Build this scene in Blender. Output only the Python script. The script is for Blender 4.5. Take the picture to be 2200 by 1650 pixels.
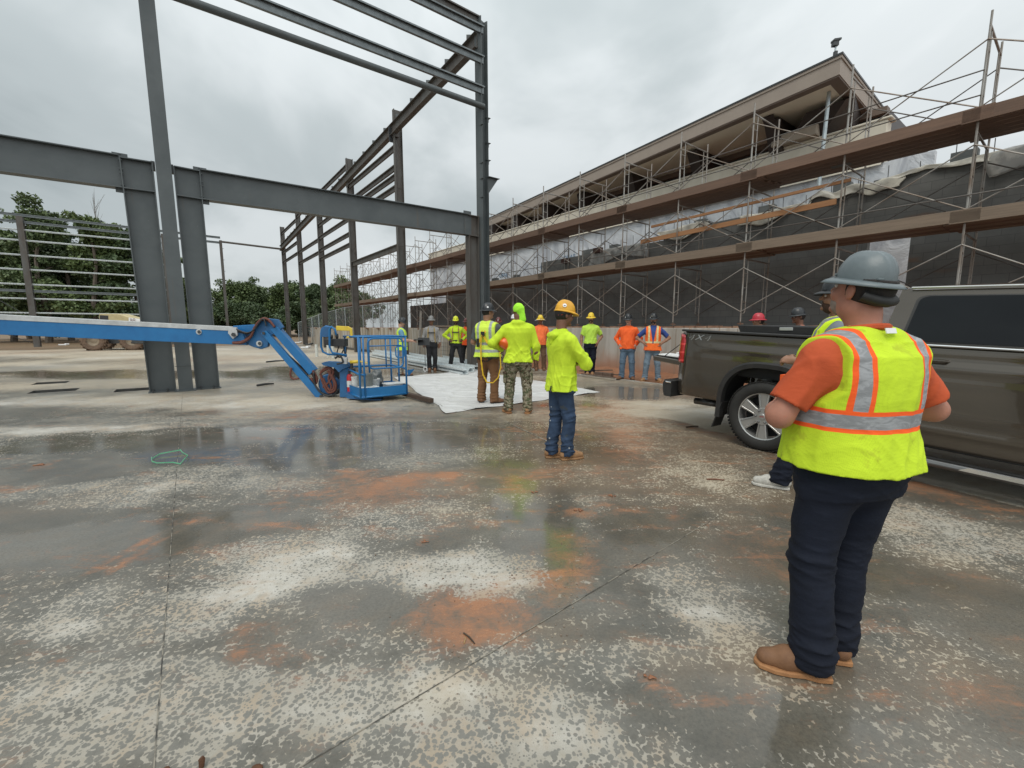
import bpy, math, random
import numpy as np
from mathutils import Vector, Matrix
R = math.radians
scene = bpy.context.scene
for o in list(bpy.data.objects): bpy.data.objects.remove(o)

# ------------------------------------------------------------------ camera
F, PX, PY, PITCH, HC = 930.0, 1100.0, 825.0, R(7.47), 1.46
cam_d = bpy.data.cameras.new('camera'); cam = bpy.data.objects.new('camera', cam_d)
scene.collection.objects.link(cam); scene.camera = cam
cam.location = (0, 0, HC); cam.rotation_euler = (R(90) - PITCH, 0, 0)
cam_d.sensor_fit = 'HORIZONTAL'; cam_d.sensor_width = 36; cam_d.lens = 36 * F / 2200
cam_d.clip_start = 0.05; cam_d.clip_end = 2000

# ------------------------------------------------------------------ sky, sun, exposure
SUN_EL, SUN_AZ = R(58), R(205)
world = bpy.data.worlds.new("World"); scene.world = world; world.use_nodes = True
nt = world.node_tree; nt.nodes.clear(); L = nt.links.new
out = nt.nodes.new('ShaderNodeOutputWorld'); bg = nt.nodes.new('ShaderNodeBackground')
sky = nt.nodes.new('ShaderNodeTexSky'); sky.sky_type = 'NISHITA'; sky.sun_disc = False
sky.sun_elevation = SUN_EL; sky.sun_rotation = SUN_AZ; sky.air_density = 1.0; sky.dust_density = 2.0
tc = nt.nodes.new('ShaderNodeTexCoord'); sep = nt.nodes.new('ShaderNodeSeparateXYZ'); L(tc.outputs['Generated'], sep.inputs[0])
def wm(op, a, b=None, c=None, clamp=False):
    n = nt.nodes.new('ShaderNodeMath'); n.operation = op; n.use_clamp = clamp
    for i, v in enumerate((a, b, c)):
        if v is None: continue
        if isinstance(v, (int, float)): n.inputs[i].default_value = v
        else: L(v, n.inputs[i])
    return n.outputs[0]
zup = wm('MAXIMUM', sep.outputs[2], 0.0)
den = wm('ADD', zup, 0.28)
cx = wm('DIVIDE', sep.outputs[0], den); cy = wm('DIVIDE', sep.outputs[1], den)
comb = nt.nodes.new('ShaderNodeCombineXYZ'); L(cx, comb.inputs[0]); L(cy, comb.inputs[1]); comb.inputs[2].default_value = 3.1
def wnoise(scale, detail, rough, dist, off):
    mp = nt.nodes.new('ShaderNodeMapping'); L(comb.outputs[0], mp.inputs[0]); mp.inputs['Location'].default_value = off
    mp.inputs['Rotation'].default_value = (0, 0, R(35)); mp.inputs['Scale'].default_value = (1.0, 0.75, 1)
    n = nt.nodes.new('ShaderNodeTexNoise'); L(mp.outputs[0], n.inputs['Vector'])
    n.inputs['Scale'].default_value = scale; n.inputs['Detail'].default_value = detail
    n.inputs['Roughness'].default_value = rough; n.inputs['Distortion'].default_value = dist
    return n.outputs[0]
n1 = wnoise(0.80, 4, 0.50, 0.25, (0.4, 1.7, 0)); n2 = wnoise(1.9, 5, 0.55, 0.3, (5, 2, 1))
nn = wm('ADD', wm('MULTIPLY', n1, 0.66), wm('MULTIPLY', n2, 0.34))
# overcast deck: darker to the left, brighter to the right
lr = wm('MULTIPLY', wm('DIVIDE', sep.outputs[0], wm('ADD', wm('ABSOLUTE', sep.outputs[1]), 0.6)), 0.12)
val = wm('ADD', nn, lr)
ramp = nt.nodes.new('ShaderNodeValToRGB'); L(val, ramp.inputs[0])
cr = ramp.color_ramp; cr.interpolation = 'EASE'
cr.elements[0].position = 0.29; cr.elements[0].color = (0.300, 0.345, 0.355, 1)
cr.elements[1].position = 0.70; cr.elements[1].color = (0.880, 0.905, 0.915, 1)
e = cr.elements.new(0.43); e.color = (0.470, 0.520, 0.530, 1)
e = cr.elements.new(0.56); e.color = (0.680, 0.722, 0.732, 1)
# overcast sky brightens overhead; added gain behind the camera lights the near sides
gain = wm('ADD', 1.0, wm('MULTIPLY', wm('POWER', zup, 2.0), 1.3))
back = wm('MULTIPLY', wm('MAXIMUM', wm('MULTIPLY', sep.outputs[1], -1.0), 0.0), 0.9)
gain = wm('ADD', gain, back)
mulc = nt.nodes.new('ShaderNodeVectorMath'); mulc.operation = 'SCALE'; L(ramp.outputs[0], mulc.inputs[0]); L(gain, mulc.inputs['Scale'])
skm = nt.nodes.new('ShaderNodeVectorMath'); skm.operation = 'SCALE'; L(sky.outputs[0], skm.inputs[0]); skm.inputs['Scale'].default_value = 0.1
mix = nt.nodes.new('ShaderNodeMix'); mix.data_type = 'RGBA'; mix.inputs[0].default_value = 0.93
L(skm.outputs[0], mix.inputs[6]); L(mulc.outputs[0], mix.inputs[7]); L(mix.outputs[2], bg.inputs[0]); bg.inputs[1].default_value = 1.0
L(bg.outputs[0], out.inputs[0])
sd = bpy.data.lights.new('sun', 'SUN'); sd.energy = 1.45; sd.angle = R(30); sd.color = (1.0, 0.93, 0.84)
so = bpy.data.objects.new('sun', sd); scene.collection.objects.link(so)
so.rotation_euler = (R(90) - SUN_EL, 0, math.pi - SUN_AZ + 0.0)
dv = Vector((math.sin(SUN_AZ) * math.cos(SUN_EL), math.cos(SUN_AZ) * math.cos(SUN_EL), math.sin(SUN_EL)))
so.rotation_euler = dv.to_track_quat('Z', 'Y').to_euler()
scene.render.engine = 'CYCLES'
scene.view_settings.view_transform = 'Standard'; scene.view_settings.look = 'None'
scene.view_settings.gamma = 1.0; scene.view_settings.exposure = 0.0
scene.cycles.max_bounces = 5; scene.cycles.transparent_max_bounces = 8

# ------------------------------------------------------------------ geometry of the place
CT, ST = math.cos(PITCH), math.sin(PITCH)
def Q(u, v, Y):                     # point seen at pixel (u, v) standing Y metres ahead
    xc = (u - PX) / F; yc = (PY - v) / F
    t = Y / (CT + yc * ST)
    return Vector((xc * t, Y, HC + t * (yc * CT - ST)))
def G(u, v, z=0.0):                 # point of the ground at pixel
    xc = (u - PX) / F; yc = (PY - v) / F
    t = (HC - z) / (ST - yc * CT)
    return Vector((xc * t, t * (CT + yc * ST), z))
K = 0.96
AX = Vector((-0.602, 0.799, 0)); BX = Vector((0.799, 0.602, 0))   # along the buildings / across them
def AB(a, b, z=0.0):                # site grid, a recedes to the left, b goes to the right
    return (AX * a + BX * b) * K + Vector((0, 0, z * K))
def toab(p): return (-.602 * p[0] + .799 * p[1]) / K, (.799 * p[0] + .602 * p[1]) / K
A_ANG = math.atan2(AX.y, AX.x); B_ANG = math.atan2(BX.y, BX.x)
rnd = random.Random(7)

# ------------------------------------------------------------------ object helpers
WM = {}
def link(o): scene.collection.objects.link(o); return o
def tag(o, label=None, cat=None, group=None, kind=None):
    if label: o['label'] = label
    if cat: o['category'] = cat
    if group: o['group'] = group
    if kind: o['kind'] = kind
    return o
def setM(o, loc=(0, 0, 0), rz=0.0, scale=1.0, parent=None, rot=None):
    m = Matrix.Translation(Vector(loc)) @ (rot.to_4x4() if rot is not None else Matrix.Rotation(rz, 4, 'Z')) @ Matrix.Scale(scale, 4)
    if parent: o.parent = parent
    o.matrix_basis = m
    WM[o.name] = (WM[parent.name] if parent else Matrix.Identity(4)) @ m
    return o
def thing(name, label, cat, loc=(0, 0, 0), rz=0.0, group=None, scale=1.0):
    o = link(bpy.data.objects.new(name, None)); o.empty_display_size = .2
    setM(o, loc, rz, scale); return tag(o, label, cat, group)
class MB:
    def __init__(s): s.v = []; s.f = []; s.mi = []; s.cur = 0
    def add(s, vs, fs):
        n = len(s.v); s.v += [tuple(p) for p in vs]
        for f in fs: s.f.append(tuple(i + n for i in f)); s.mi.append(s.cur)
        return s
    def box(s, c, size, ax=None, ay=None, az=None):
        ax = Vector(ax) if ax is not None else Vector((1, 0, 0)); ax.normalize()
        az = Vector(az) if az is not None else Vector((0, 0, 1)); az.normalize()
        ay = Vector(ay).normalized() if ay is not None else az.cross(ax)
        c = Vector(c); h = [q / 2 for q in size]
        vs = [c + ax * (i * h[0]) + ay * (j * h[1]) + az * (k * h[2]) for i in (-1, 1) for j in (-1, 1) for k in (-1, 1)]
        return s.add(vs, [(0, 1, 3, 2), (4, 6, 7, 5), (0, 4, 5, 1), (2, 3, 7, 6), (0, 2, 6, 4), (1, 5, 7, 3)])
    def abox(s, a, b, z):           # box on the site grid, (a0,a1),(b0,b1),(z0,z1)
        vs = [AB(i, j, k) for i in a for j in b for k in z]
        return s.add(vs, [(0, 2, 3, 1), (4, 5, 7, 6), (0, 1, 5, 4), (2, 6, 7, 3), (0, 4, 6, 2), (1, 3, 7, 5)])
    def beam(s, p, q, w, h, up=(0, 0, 1)):
        p = Vector(p); q = Vector(q); d = (q - p); ln = d.length
        if ln < 1e-6: return s
        d /= ln; up = Vector(up)
        y = up.cross(d)
        if y.length < 1e-4: y = Vector((1, 0, 0)).cross(d)
        y.normalize(); z = d.cross(y)
        return s.box((p + q) / 2, (ln, w, h), d, y, z)
    def tube(s, pts, r, n=8, cap=True, closed=False):
        pts = [Vector(p) for p in pts]; m = len(pts)
        rs = r if isinstance(r, (list, tuple)) else [r] * m
        rings = []; prev = None
        for i in range(m):
            if closed: d = pts[(i + 1) % m] - pts[i - 1]
            else: d = pts[min(i + 1, m - 1)] - pts[max(i - 1, 0)]
            if d.length < 1e-9: d = Vector((0, 0, 1))
            d.normalize()
            if prev is None:
                x = d.orthogonal().normalized()
            else:
                x = prev - d * prev.dot(d)
                x = x.normalized() if x.length > 1e-5 else d.orthogonal().normalized()
            prev = x; y = d.cross(x)
            rings.append([pts[i] + (x * math.cos(2 * math.pi * k / n) + y * math.sin(2 * math.pi * k / n)) * rs[i] for k in range(n)])
        vs = [p for rg in rings for p in rg]; fs = []
        for i in range(m if closed else m - 1):
            j = (i + 1) % m
            for k in range(n): fs.append((i * n + k, i * n + (k + 1) % n, j * n + (k + 1) % n, j * n + k))
        if cap and not closed:
            fs.append(tuple(reversed(range(n)))); fs.append(tuple((m - 1) * n + k for k in range(n)))
        return s.add(vs, fs)
    def lathe(s, prof, n=24, origin=(0, 0, 0), axis=(0, 0, 1), sx=1, sy=1, cap=True):
        az = Vector(axis).normalized(); x = az.orthogonal().normalized() if abs(az.z) < .99 else Vector((1, 0, 0)); y = az.cross(x)
        o = Vector(origin); vs = []; m = len(prof); fs = []
        for (r, h) in prof:
            for k in range(n):
                t = 2 * math.pi * k / n; vs.append(o + x * (r * sx * math.cos(t)) + y * (r * sy * math.sin(t)) + az * h)
        for i in range(m - 1):
            for k in range(n): fs.append((i * n + k, i * n + (k + 1) % n, (i + 1) * n + (k + 1) % n, (i + 1) * n + k))
        if cap:
            fs.append(tuple(reversed(range(n)))); fs.append(tuple((m - 1) * n + k for k in range(n)))
        return s.add(vs, fs)
    def prism(s, poly, d):          # 3D polygon extruded by vector d
        poly = [Vector(p) for p in poly]; d = Vector(d); n = len(poly)
        vs = poly + [p + d for p in poly]
        fs = [tuple(reversed(range(n))), tuple(range(n, 2 * n))] + [(i, (i + 1) % n, n + (i + 1) % n, n + i) for i in range(n)]
        return s.add(vs, fs)
    def ibeam(s, p, q, depth, width, tw=.012, tf=.018, up=(0, 0, 1)):
        p = Vector(p); q = Vector(q); d = (q - p).normalized(); up = Vector(up)
        y = up.cross(d).normalized(); z = d.cross(y)
        s.beam(p, q, tw, depth - 2 * tf - .001, up)
        for sg in (-1, 1):
            o = z * (sg * (depth / 2 - tf / 2)); s.beam(p + o, q + o, width, tf, up)
        return s
    def sph(s, c, r, n=10, m=6):
        c = Vector(c); rr = r if isinstance(r, (tuple, list)) else (r, r, r)
        prof = [(math.sin(math.pi * i / m), -math.cos(math.pi * i / m)) for i in range(m + 1)]
        prof[0] = (.02, -1); prof[-1] = (.02, 1); vs = []
        for (a, h) in prof:
            for k in range(n):
                t = 2 * math.pi * k / n; vs.append(c + Vector((a * rr[0] * math.cos(t), a * rr[1] * math.sin(t), h * rr[2])))
        fs = [(i * n + k, i * n + (k + 1) % n, (i + 1) * n + (k + 1) % n, (i + 1) * n + k) for i in range(m) for k in range(n)]
        fs += [tuple(reversed(range(n))), tuple(m * n + k for k in range(n))]
        return s.add(vs, fs)
    def build(s, name, mat, parent=None, local=False, smooth=False, bevel=0.0, loc=None):
        me = bpy.data.meshes.new(name)
        vs = s.v
        o = bpy.data.objects.new(name, me); link(o)
        if parent is not None:
            o.parent = parent; WM[o.name] = WM[parent.name].copy()
            if not local:
                inv = WM[parent.name].inverted(); vs = [inv @ Vector(p) for p in vs]
        else:
            if loc is None and vs:
                xs = [p[0] for p in vs]; ys = [p[1] for p in vs]; zs = [p[2] for p in vs]
                loc = ((min(xs) + max(xs)) / 2, (min(ys) + max(ys)) / 2, min(zs))
            loc = loc or (0, 0, 0)
            vs = [(p[0] - loc[0], p[1] - loc[1], p[2] - loc[2]) for p in vs]
            setM(o, loc)
        me.from_pydata([tuple(p) for p in vs], [], s.f)
        for m in (mat if isinstance(mat, (list, tuple)) else [mat]): me.materials.append(m)
        if any(s.mi): me.polygons.foreach_set('material_index', s.mi)
        if smooth:
            me.polygons.foreach_set('use_smooth', [True] * len(me.polygons))
            if smooth != 'all': me.set_sharp_from_angle(angle=R(38))
        me.update()
        if bevel:
            b = o.modifiers.new('bevel', 'BEVEL'); b.width = bevel; b.segments = 1; b.limit_method = 'ANGLE'; b.angle_limit = R(50)
        return o
def copy_tree(o, parent=None, loc=None, rz=None):
    c = o.copy(); link(c)
    if parent: c.parent = parent
    WM[c.name] = WM[o.name].copy()
    for ch in list(o.children): copy_tree(ch, c)
    if loc is not None: c.location = loc
    if rz is not None: c.rotation_euler = (0, 0, rz)
    return c

# ------------------------------------------------------------------ materials
class NT:
    def __init__(s, name):
        s.m = bpy.data.materials.new(name); s.m.use_nodes = True; s.t = s.m.node_tree; s.n = s.t.nodes
        s.b = s.n['Principled BSDF']; s.tc = None
    def node(s, k): return s.n.new(k)
    def inp(s, sock, v):
        if v is None: return
        if isinstance(v, (int, float)): sock.default_value = v
        elif isinstance(v, (tuple, list)): sock.default_value = tuple(v) + ((1,) if len(v) == 3 and len(sock.default_value) == 4 else ())
        else: s.t.links.new(v, sock)
    def coord(s, which='Object'):
        if s.tc is None: s.tc = s.node('ShaderNodeTexCoord')
        return s.tc.outputs[which]
    def world(s):
        g = s.node('ShaderNodeNewGeometry'); return g.outputs['Position']
    def math(s, op, a, b=None, c=None, clamp=False):
        n = s.node('ShaderNodeMath'); n.operation = op; n.use_clamp = clamp
        for i, v in enumerate((a, b, c)): s.inp(n.inputs[i], v)
        return n.outputs[0]
    def mix(s, f, a, b, typ='MIX'):
        n = s.node('ShaderNodeMix'); n.data_type = 'RGBA'; n.blend_type = typ
        s.inp(n.inputs[0], f); s.inp(n.inputs[6], a); s.inp(n.inputs[7], b); return n.outputs[2]
    def xyz(s, v):
        n = s.node('ShaderNodeSeparateXYZ'); s.inp(n.inputs[0], v); return n.outputs
    def mapping(s, v, scale=(1, 1, 1), rot=(0, 0, 0), loc=(0, 0, 0)):
        n = s.node('ShaderNodeMapping'); s.inp(n.inputs[0], v); n.inputs['Scale'].default_value = scale
        n.inputs['Rotation'].default_value = rot; n.inputs['Location'].default_value = loc; return n.outputs[0]
    def noise(s, v, scale, detail=3, rough=.55, dist=0.0):
        n = s.node('ShaderNodeTexNoise'); s.inp(n.inputs['Vector'], v); n.inputs['Scale'].default_value = scale
        n.inputs['Detail'].default_value = detail; n.inputs['Roughness'].default_value = rough; n.inputs['Distortion'].default_value = dist
        return n.outputs[0]
    def voro(s, v, scale, feat='F1', rand=1.0):
        n = s.node('ShaderNodeTexVoronoi'); n.feature = feat; s.inp(n.inputs['Vector'], v); n.inputs['Scale'].default_value = scale
        n.inputs['Randomness'].default_value = rand; return n.outputs['Distance']
    def step(s, v, lo, hi):
        n = s.node('ShaderNodeMapRange'); n.interpolation_type = 'SMOOTHSTEP'; s.inp(n.inputs[0], v)
        s.inp(n.inputs[1], lo); s.inp(n.inputs[2], hi); return n.outputs[0]
    def attr(s, name):
        n = s.node('ShaderNodeAttribute'); n.attribute_name = name; return n.outputs['Fac']
    def bump(s, h, strength=.3, dist=.01, nrm=None):
        n = s.node('ShaderNodeBump'); s.inp(n.inputs['Height'], h); n.inputs['Strength'].default_value = strength
        n.inputs['Distance'].default_value = dist
        if nrm is not None: s.inp(n.inputs['Normal'], nrm)
        return n.outputs[0]
    def set(s, color=None, rough=None, metal=None, normal=None, spec=None, coat=None):
        b = s.b
        s.inp(b.inputs['Base Color'], color); s.inp(b.inputs['Roughness'], rough); s.inp(b.inputs['Metallic'], metal)
        if normal is not None: s.inp(b.inputs['Normal'], normal)
        if spec is not None: s.inp(b.inputs['Specular IOR Level'], spec)
        if coat is not None: s.inp(b.inputs['Coat Weight'], coat); b.inputs['Coat Roughness'].default_value = .04
        return s.m
def lin(c): return tuple((x / 255 / 12.92) if x / 255 <= .04045 else ((x / 255 + .055) / 1.055) ** 2.4 for x in c)
MATS = {}
def mat(name, col, col2=None, rough=.6, metal=0.0, scale=6.0, amt=.5, bump=0.0, bscale=40, r2=None, spec=None, coat=None, stretch=(1, 1, 1), dist=.004):
    if name in MATS: return MATS[name]
    n = NT(name); co = n.coord(); v = n.mapping(co, stretch)
    col2 = col2 or tuple(x * .72 for x in col)
    f = n.noise(v, scale, 5, .62, .3); f = n.step(f, .5 - amt * .5, .5 + amt * .5)
    c = n.mix(f, col2, col)
    nr = n.bump(n.noise(v, bscale, 4, .6), bump, dist) if bump else None
    rr = n.math('ADD', rough, n.math('MULTIPLY', n.math('SUBTRACT', n.noise(v, scale * 2.3, 3), .5), r2)) if r2 else rough
    MATS[name] = n.set(c, rr, metal, nr, spec, coat); return MATS[name]
n = NT('grey_primer'); co = n.coord(); c = n.mix(n.step(n.noise(co, 1.3, 5, .6, .3), .3, .7), (.066, .077, .080), (.092, .104, .107))
c = n.mix(n.math('MULTIPLY', n.step(n.noise(n.mapping(co, (2.2, 2.2, .14)), 3.2, 5, .65, .2), .60, .74), .45), c, (.115, .085, .062))
c = n.mix(n.math('MULTIPLY', n.step(n.noise(n.mapping(co, (1, 1, .6)), 17, 5, .7, 1.2), .66, .72), .35), c, (.20, .215, .22))
STEEL = n.set(c, n.math('ADD', .34, n.math('MULTIPLY', n.noise(co, 6, 3), .2)), 0, n.bump(n.noise(co, 60, 3), .06, .004))
STEELW = mat('weathered_primer', (.105, .105, .099), (.072, .056, .045), .55, 0, 2.4, .45, .08, 50, .2, stretch=(1, 1, .35))
DARKST = mat('dark_steel', (.055, .06, .062), (.035, .036, .038), .45, 0, 5, .5)
GALV = mat('galvanised', (.50, .55, .56), (.36, .40, .42), .38, .55, 8, .5, .03, 50, .2)
GALVB = mat('galvanised_bright', (.74, .78, .79), (.55, .6, .61), .35, .25, 8, .5, .03, 50, .2)
SCAF = mat('scaffold_tube', (.36, .35, .33), (.17, .12, .085), .5, .35, 1.4, .45, .1, 60, .2)
SCAFD = mat('scaffold_brace', (.15, .14, .13), (.075, .06, .05), .55, .3, 1.4, .5)
# ------------------------------------------------------------------ ground and slab
rs = np.random.RandomState(3)
def waves(x, y, f, seed, n=10):
    r = np.random.RandomState(seed); o = 0
    for i in range(n):
        a = r.rand() * 6.283; k = f * (0.5 + 1.6 * r.rand()); ph = r.rand() * 6.283
        o = o + np.sin((x * math.cos(a) + y * math.sin(a)) * k + ph)
    return o / math.sqrt(n)
def smst(x, a, b):
    t = np.clip((x - a) / (b - a), 0, 1); return t * t * (3 - 2 * t)
def ell(u, v, ru, rv, ang=0):
    c = G(u, v); l = G(u - ru, v); r_ = G(u + ru, v); up = G(u, v - rv); dn = G(u, v + rv)
    return (c.x, (up.y + dn.y) / 2, (r_.x - l.x) / 2, abs(up.y - dn.y) / 2, ang)
def blob(x, y, e, soft=.45, wob=.35, seed=1):
    cx, cy, rx, ry, ang = e; ca, sa = math.cos(R(ang)), math.sin(R(ang))
    dx = x - cx; dy = y - cy; X = (dx * ca + dy * sa) / rx; Y = (-dx * sa + dy * ca) / ry
    d = np.sqrt(X * X + Y * Y) + wob * .5 * waves(x, y, 4.0 / max(.15, min(rx, ry)) * .6, seed)
    return 1 - smst(d, 1 - soft, 1 + soft)
def lines(lo, hi, dlo, dhi, fine, grow, extra=()):
    L_ = list(np.arange(dlo, dhi, fine)); s = fine; x = dhi
    while x < hi: L_.append(x); s *= grow; x += s
    L_.append(hi); s = fine; x = dlo - fine
    while x > lo: L_.append(x); s *= grow; x -= s
    L_.append(lo)
    L_ = sorted(L_)
    out_ = [q for q in L_ if all(abs(q - e_) > fine * .45 for e_ in extra)] + list(extra)
    return np.array(sorted(out_))
BEDGE = 10.02
pits = []
for (u0, v0, u1, v1, u2, v2) in ((66, 827, 150, 819, 158, 820), (57, 846, 168, 836, 170, 836), (243, 843, 330, 832, 332, 832)):
    p = G(u0, v0); q = G(u1, v1); a0, b0 = toab(p); a1, b1 = toab(q)
    pits.append((a0, a0 + .62, min(b0, b1), max(b0, b1)))
al = lines(-34, 43, -3.2, 11, .055, 1.06, sorted({q for p in pits for q in p[:2]}))
bl = lines(-46, BEDGE, -10.5, 9.9, .055, 1.06, sorted({q for p in pits for q in p[2:]}))
Ag, Bg = np.meshgrid(al, bl, indexing='ij')
X = (AX.x * Ag + BX.x * Bg) * K; Y = (AX.y * Ag + BX.y * Bg) * K
dry = .355 + .19 * waves(X, Y, .8, 5) + .12 * waves(X * .5, Y, 2.6, 6) + .06 * waves(X, Y, 7, 8)
dry = dry + .30 * smst(Y, 7.5, 11); dry = np.where(Y > 7.5, dry + .12 * waves(X * .25, Y * 1.2, 2.2, 9), dry)
DRY = [(650, 1225, 175, 62, .75, -4), (985, 1238, 150, 58, .85, -4), (560, 1205, 110, 60, .3, 0), (760, 1150, 110, 45, .45, 0), (880, 1100, 190, 28, .35, 0), (130, 1065, 200, 30, .45, 0), (420, 1020, 150, 25, .35, 0),
       (330, 1330, 230, 60, .38, 0), (480, 1300, 120, 50, .3, 0), (230, 1450, 260, 60, .38, 0), (650, 1500, 420, 70, .45, 0), (250, 1590, 340, 60, .45, 0), (1000, 1560, 330, 80, .22, 0), (1330, 1600, 160, 50, .2, 0), (1000, 1440, 130, 60, .2, 0),
       (2050, 1160, 170, 90, .55, 0), (1950, 1300, 150, 60, .2, 0), (1560, 1340, 90, 40, .5, 0), (1500, 1290, 90, 30, .42, 0), (1450, 1240, 70, 26, .38, 0), (1620, 1410, 60, 30, .3, 0), (1000, 1180, 60, 20, .2, 0),
       (1520, 1020, 120, 26, .42, 0), (1600, 1050, 90, 26, .3, 0), (1330, 960, 90, 12, .3, 0), (1390, 880, 110, 14, .5, 0), (300, 862, 420, 14, .8, 0), (100, 925, 260, 9, .55, 0), (700, 872, 230, 14, .35, 0),
       (300, 760, 420, 10, .45, 0), (620, 770, 200, 8, .4, 0), (100, 1350, 90, 30, .4, 0), (60, 1500, 90, 50, .3, 0), (1620, 1480, 90, 20, .2, 0), (2000, 1400, 120, 70, .25, 0), (1880, 1560, 150, 30, .15, 0)]
WET = [(110, 1180, 260, 45, .7), (720, 950, 380, 42, .8), (200, 950, 230, 26, .6), (1180, 950, 160, 40, .5), (1150, 1130, 110, 90, .45), (800, 1290, 150, 40, .6), (1000, 1330, 180, 36, .8), (1380, 1130, 130, 55, .5), (960, 1360, 90, 50, .6),
       (1600, 1560, 260, 90, .55), (1480, 1500, 160, 60, .5), (700, 1370, 60, 50, .45), (560, 1110, 110, 26, .35), (300, 1130, 140, 30, .4), (1280, 1330, 120, 70, .55), (1350, 845, 160, 14, .8), (1750, 1120, 90, 90, .3), (650, 800, 260, 12, .75), (250, 805, 300, 9, .7), (930, 790, 110, 12, .8),
       (1900, 1240, 110, 40, .35), (820, 1200, 60, 80, .2), (240, 1400, 90, 30, .35), (1250, 870, 90, 10, .4)]
RUST = [(1240, 930, 120, 16, .55), (1330, 905, 60, 26, .6), (1150, 1020, 160, 12, .5), (620, 1130, 120, 10, .5), (760, 1020, 60, 10, .4), (1320, 1100, 80, 12, .4), (560, 1340, 60, 12, .35), (1700, 1420, 60, 14, .3), (2050, 1480, 120, 20, .35), (120, 1180, 90, 8, .3), (880, 890, 150, 9, .4), (770, 1060, 140, 30, .85), (900, 1035, 110, 16, .6), (1000, 1330, 150, 52, .95), (1030, 1285, 60, 22, .9), (1225, 1215, 58, 52, .95), (1160, 1260, 40, 30, .5), (530, 1370, 45, 24, .8), (500, 1185, 90, 16, .7), (640, 1470, 40, 20, .6), (1320, 880, 50, 26, .6), (1370, 960, 60, 18, .45),
        (1270, 1000, 120, 22, .35), (450, 1300, 40, 20, .5), (1240, 1105, 30, 8, .8), (1310, 1065, 22, 6, .8), (25, 1050, 40, 9, .8), (90, 1000, 18, 9, .8), (265, 1190, 10, 34, .9), (325, 1175, 10, 38, .9), (1395, 1462, 26, 16, .9), (1105, 1050, 26, 8, .8), (960, 1022, 26, 5, .9),
        (1080, 1480, 70, 30, .3), (1650, 1180, 130, 40, .35), (2000, 1040, 200, 26, .45), (1800, 990, 200, 18, .4), (660, 885, 160, 9, .5), (180, 745, 260, 7, .6), (520, 770, 180, 6, .5), (2120, 1520, 90, 60, .4), (10, 1640, 26, 18, .8), (550, 1240, 20, 30, .3), (300, 760, 300, 8, .4), (1000, 1110, 90, 20, .3),
        (440, 1460, 60, 16, .4), (1455, 1520, 8, 30, .3), (905, 1165, 8, 5, .9), (1700, 1280, 40, 100, .3), (1050, 1380, 130, 20, .5), (420, 985, 60, 8, .35), (1180, 880, 60, 14, .5)]
for i, (u, v, ru, rv, s_, an) in enumerate(DRY): dry = dry + s_ * blob(X, Y, ell(u, v, ru, rv, an), .5, .5, 20 + i)
wet = .12 + .1 * waves(X, Y, .9, 60)
for i, (u, v, ru, rv, s_) in enumerate(WET):
    bl_ = blob(X, Y, ell(u, v, ru, rv), .35, .5, 90 + i); dry = dry * (1 - s_ * .9 * bl_); wet = wet + s_ * bl_
rust = .10 * np.clip(waves(X, Y, 1.1, 41), 0, 3) + .08 * np.clip(waves(X, Y, 3.1, 42), 0, 3)
for i, (u, v, ru, rv, s_) in enumerate(RUST): rust = rust + .88 * s_ * blob(X, Y, ell(u, v, ru * 1.12, rv * 1.2), .62, .8, 140 + i)
# dry apron under the truck
L0, L1 = G(1400, 893), G(2200, 1092); dl = (L1 - L0).normalized(); side = -(X - L0.x) * dl.y + (Y - L0.y) * dl.x; along = (X - L0.x) * dl.x + (Y - L0.y) * dl.y
sw_ = side + .03 * waves(X, Y, 4, 71); apron = smst(sw_, 0, .06) * (1 - smst(sw_, 1.9, 2.3)) * smst(along, -.25, .15) * (1 - smst(along, 7, 8))
dry = dry * (1 - apron) + 1.5 * apron; wet = wet * (1 - apron) - .2 * apron; edge = np.exp(-((sw_ + .10) / .14) ** 2) * smst(along, 0, .8) * (1 - smst(along, 7, 8)); rust = rust * (1 - apron) + .5 * edge; dry = dry - .4 * edge
TANB = [(1500, 1000, 400, 110, .8), (1900, 1450, 400, 100, .5), (1250, 900, 220, 40, .7), (1000, 1480, 260, 60, .45), (1650, 1200, 130, 80, .7), (400, 1150, 240, 30, .4), (1130, 1360, 220, 40, .6), (2050, 1250, 200, 60, .4), (900, 1060, 260, 50, .5), (700, 900, 300, 20, .4), (1500, 1400, 200, 60, .35), (60, 1100, 120, 60, .4)]
tan = .75 * smst(Y, 6.2, 9.5) + .22 * waves(X, Y, .9, 77) + .3 * apron
for i, (u, v, ru, rv, s_) in enumerate(TANB): tan = tan + s_ * blob(X, Y, ell(u, v, ru, rv), .6, .7, 240 + i)
n0, n1_ = len(al), len(bl)
idx = np.arange(n0 * n1_).reshape(n0, n1_)
ac = (al[:-1] + al[1:]) / 2; bc = (bl[:-1] + bl[1:]) / 2
keep = np.ones((n0 - 1, n1_ - 1), bool)
for (a0, a1, b0, b1) in pits: keep &= ~(((ac > a0) & (ac < a1))[:, None] & ((bc > b0) & (bc < b1))[None, :])
q = np.stack([idx[:-1, :-1], idx[:-1, 1:], idx[1:, 1:], idx[1:, :-1]], -1)[keep]
Z = np.zeros_like(X)
vs = np.stack([X, Y, Z], -1).reshape(-1, 3)
fl = q.reshape(-1, 4).tolist()
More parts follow.
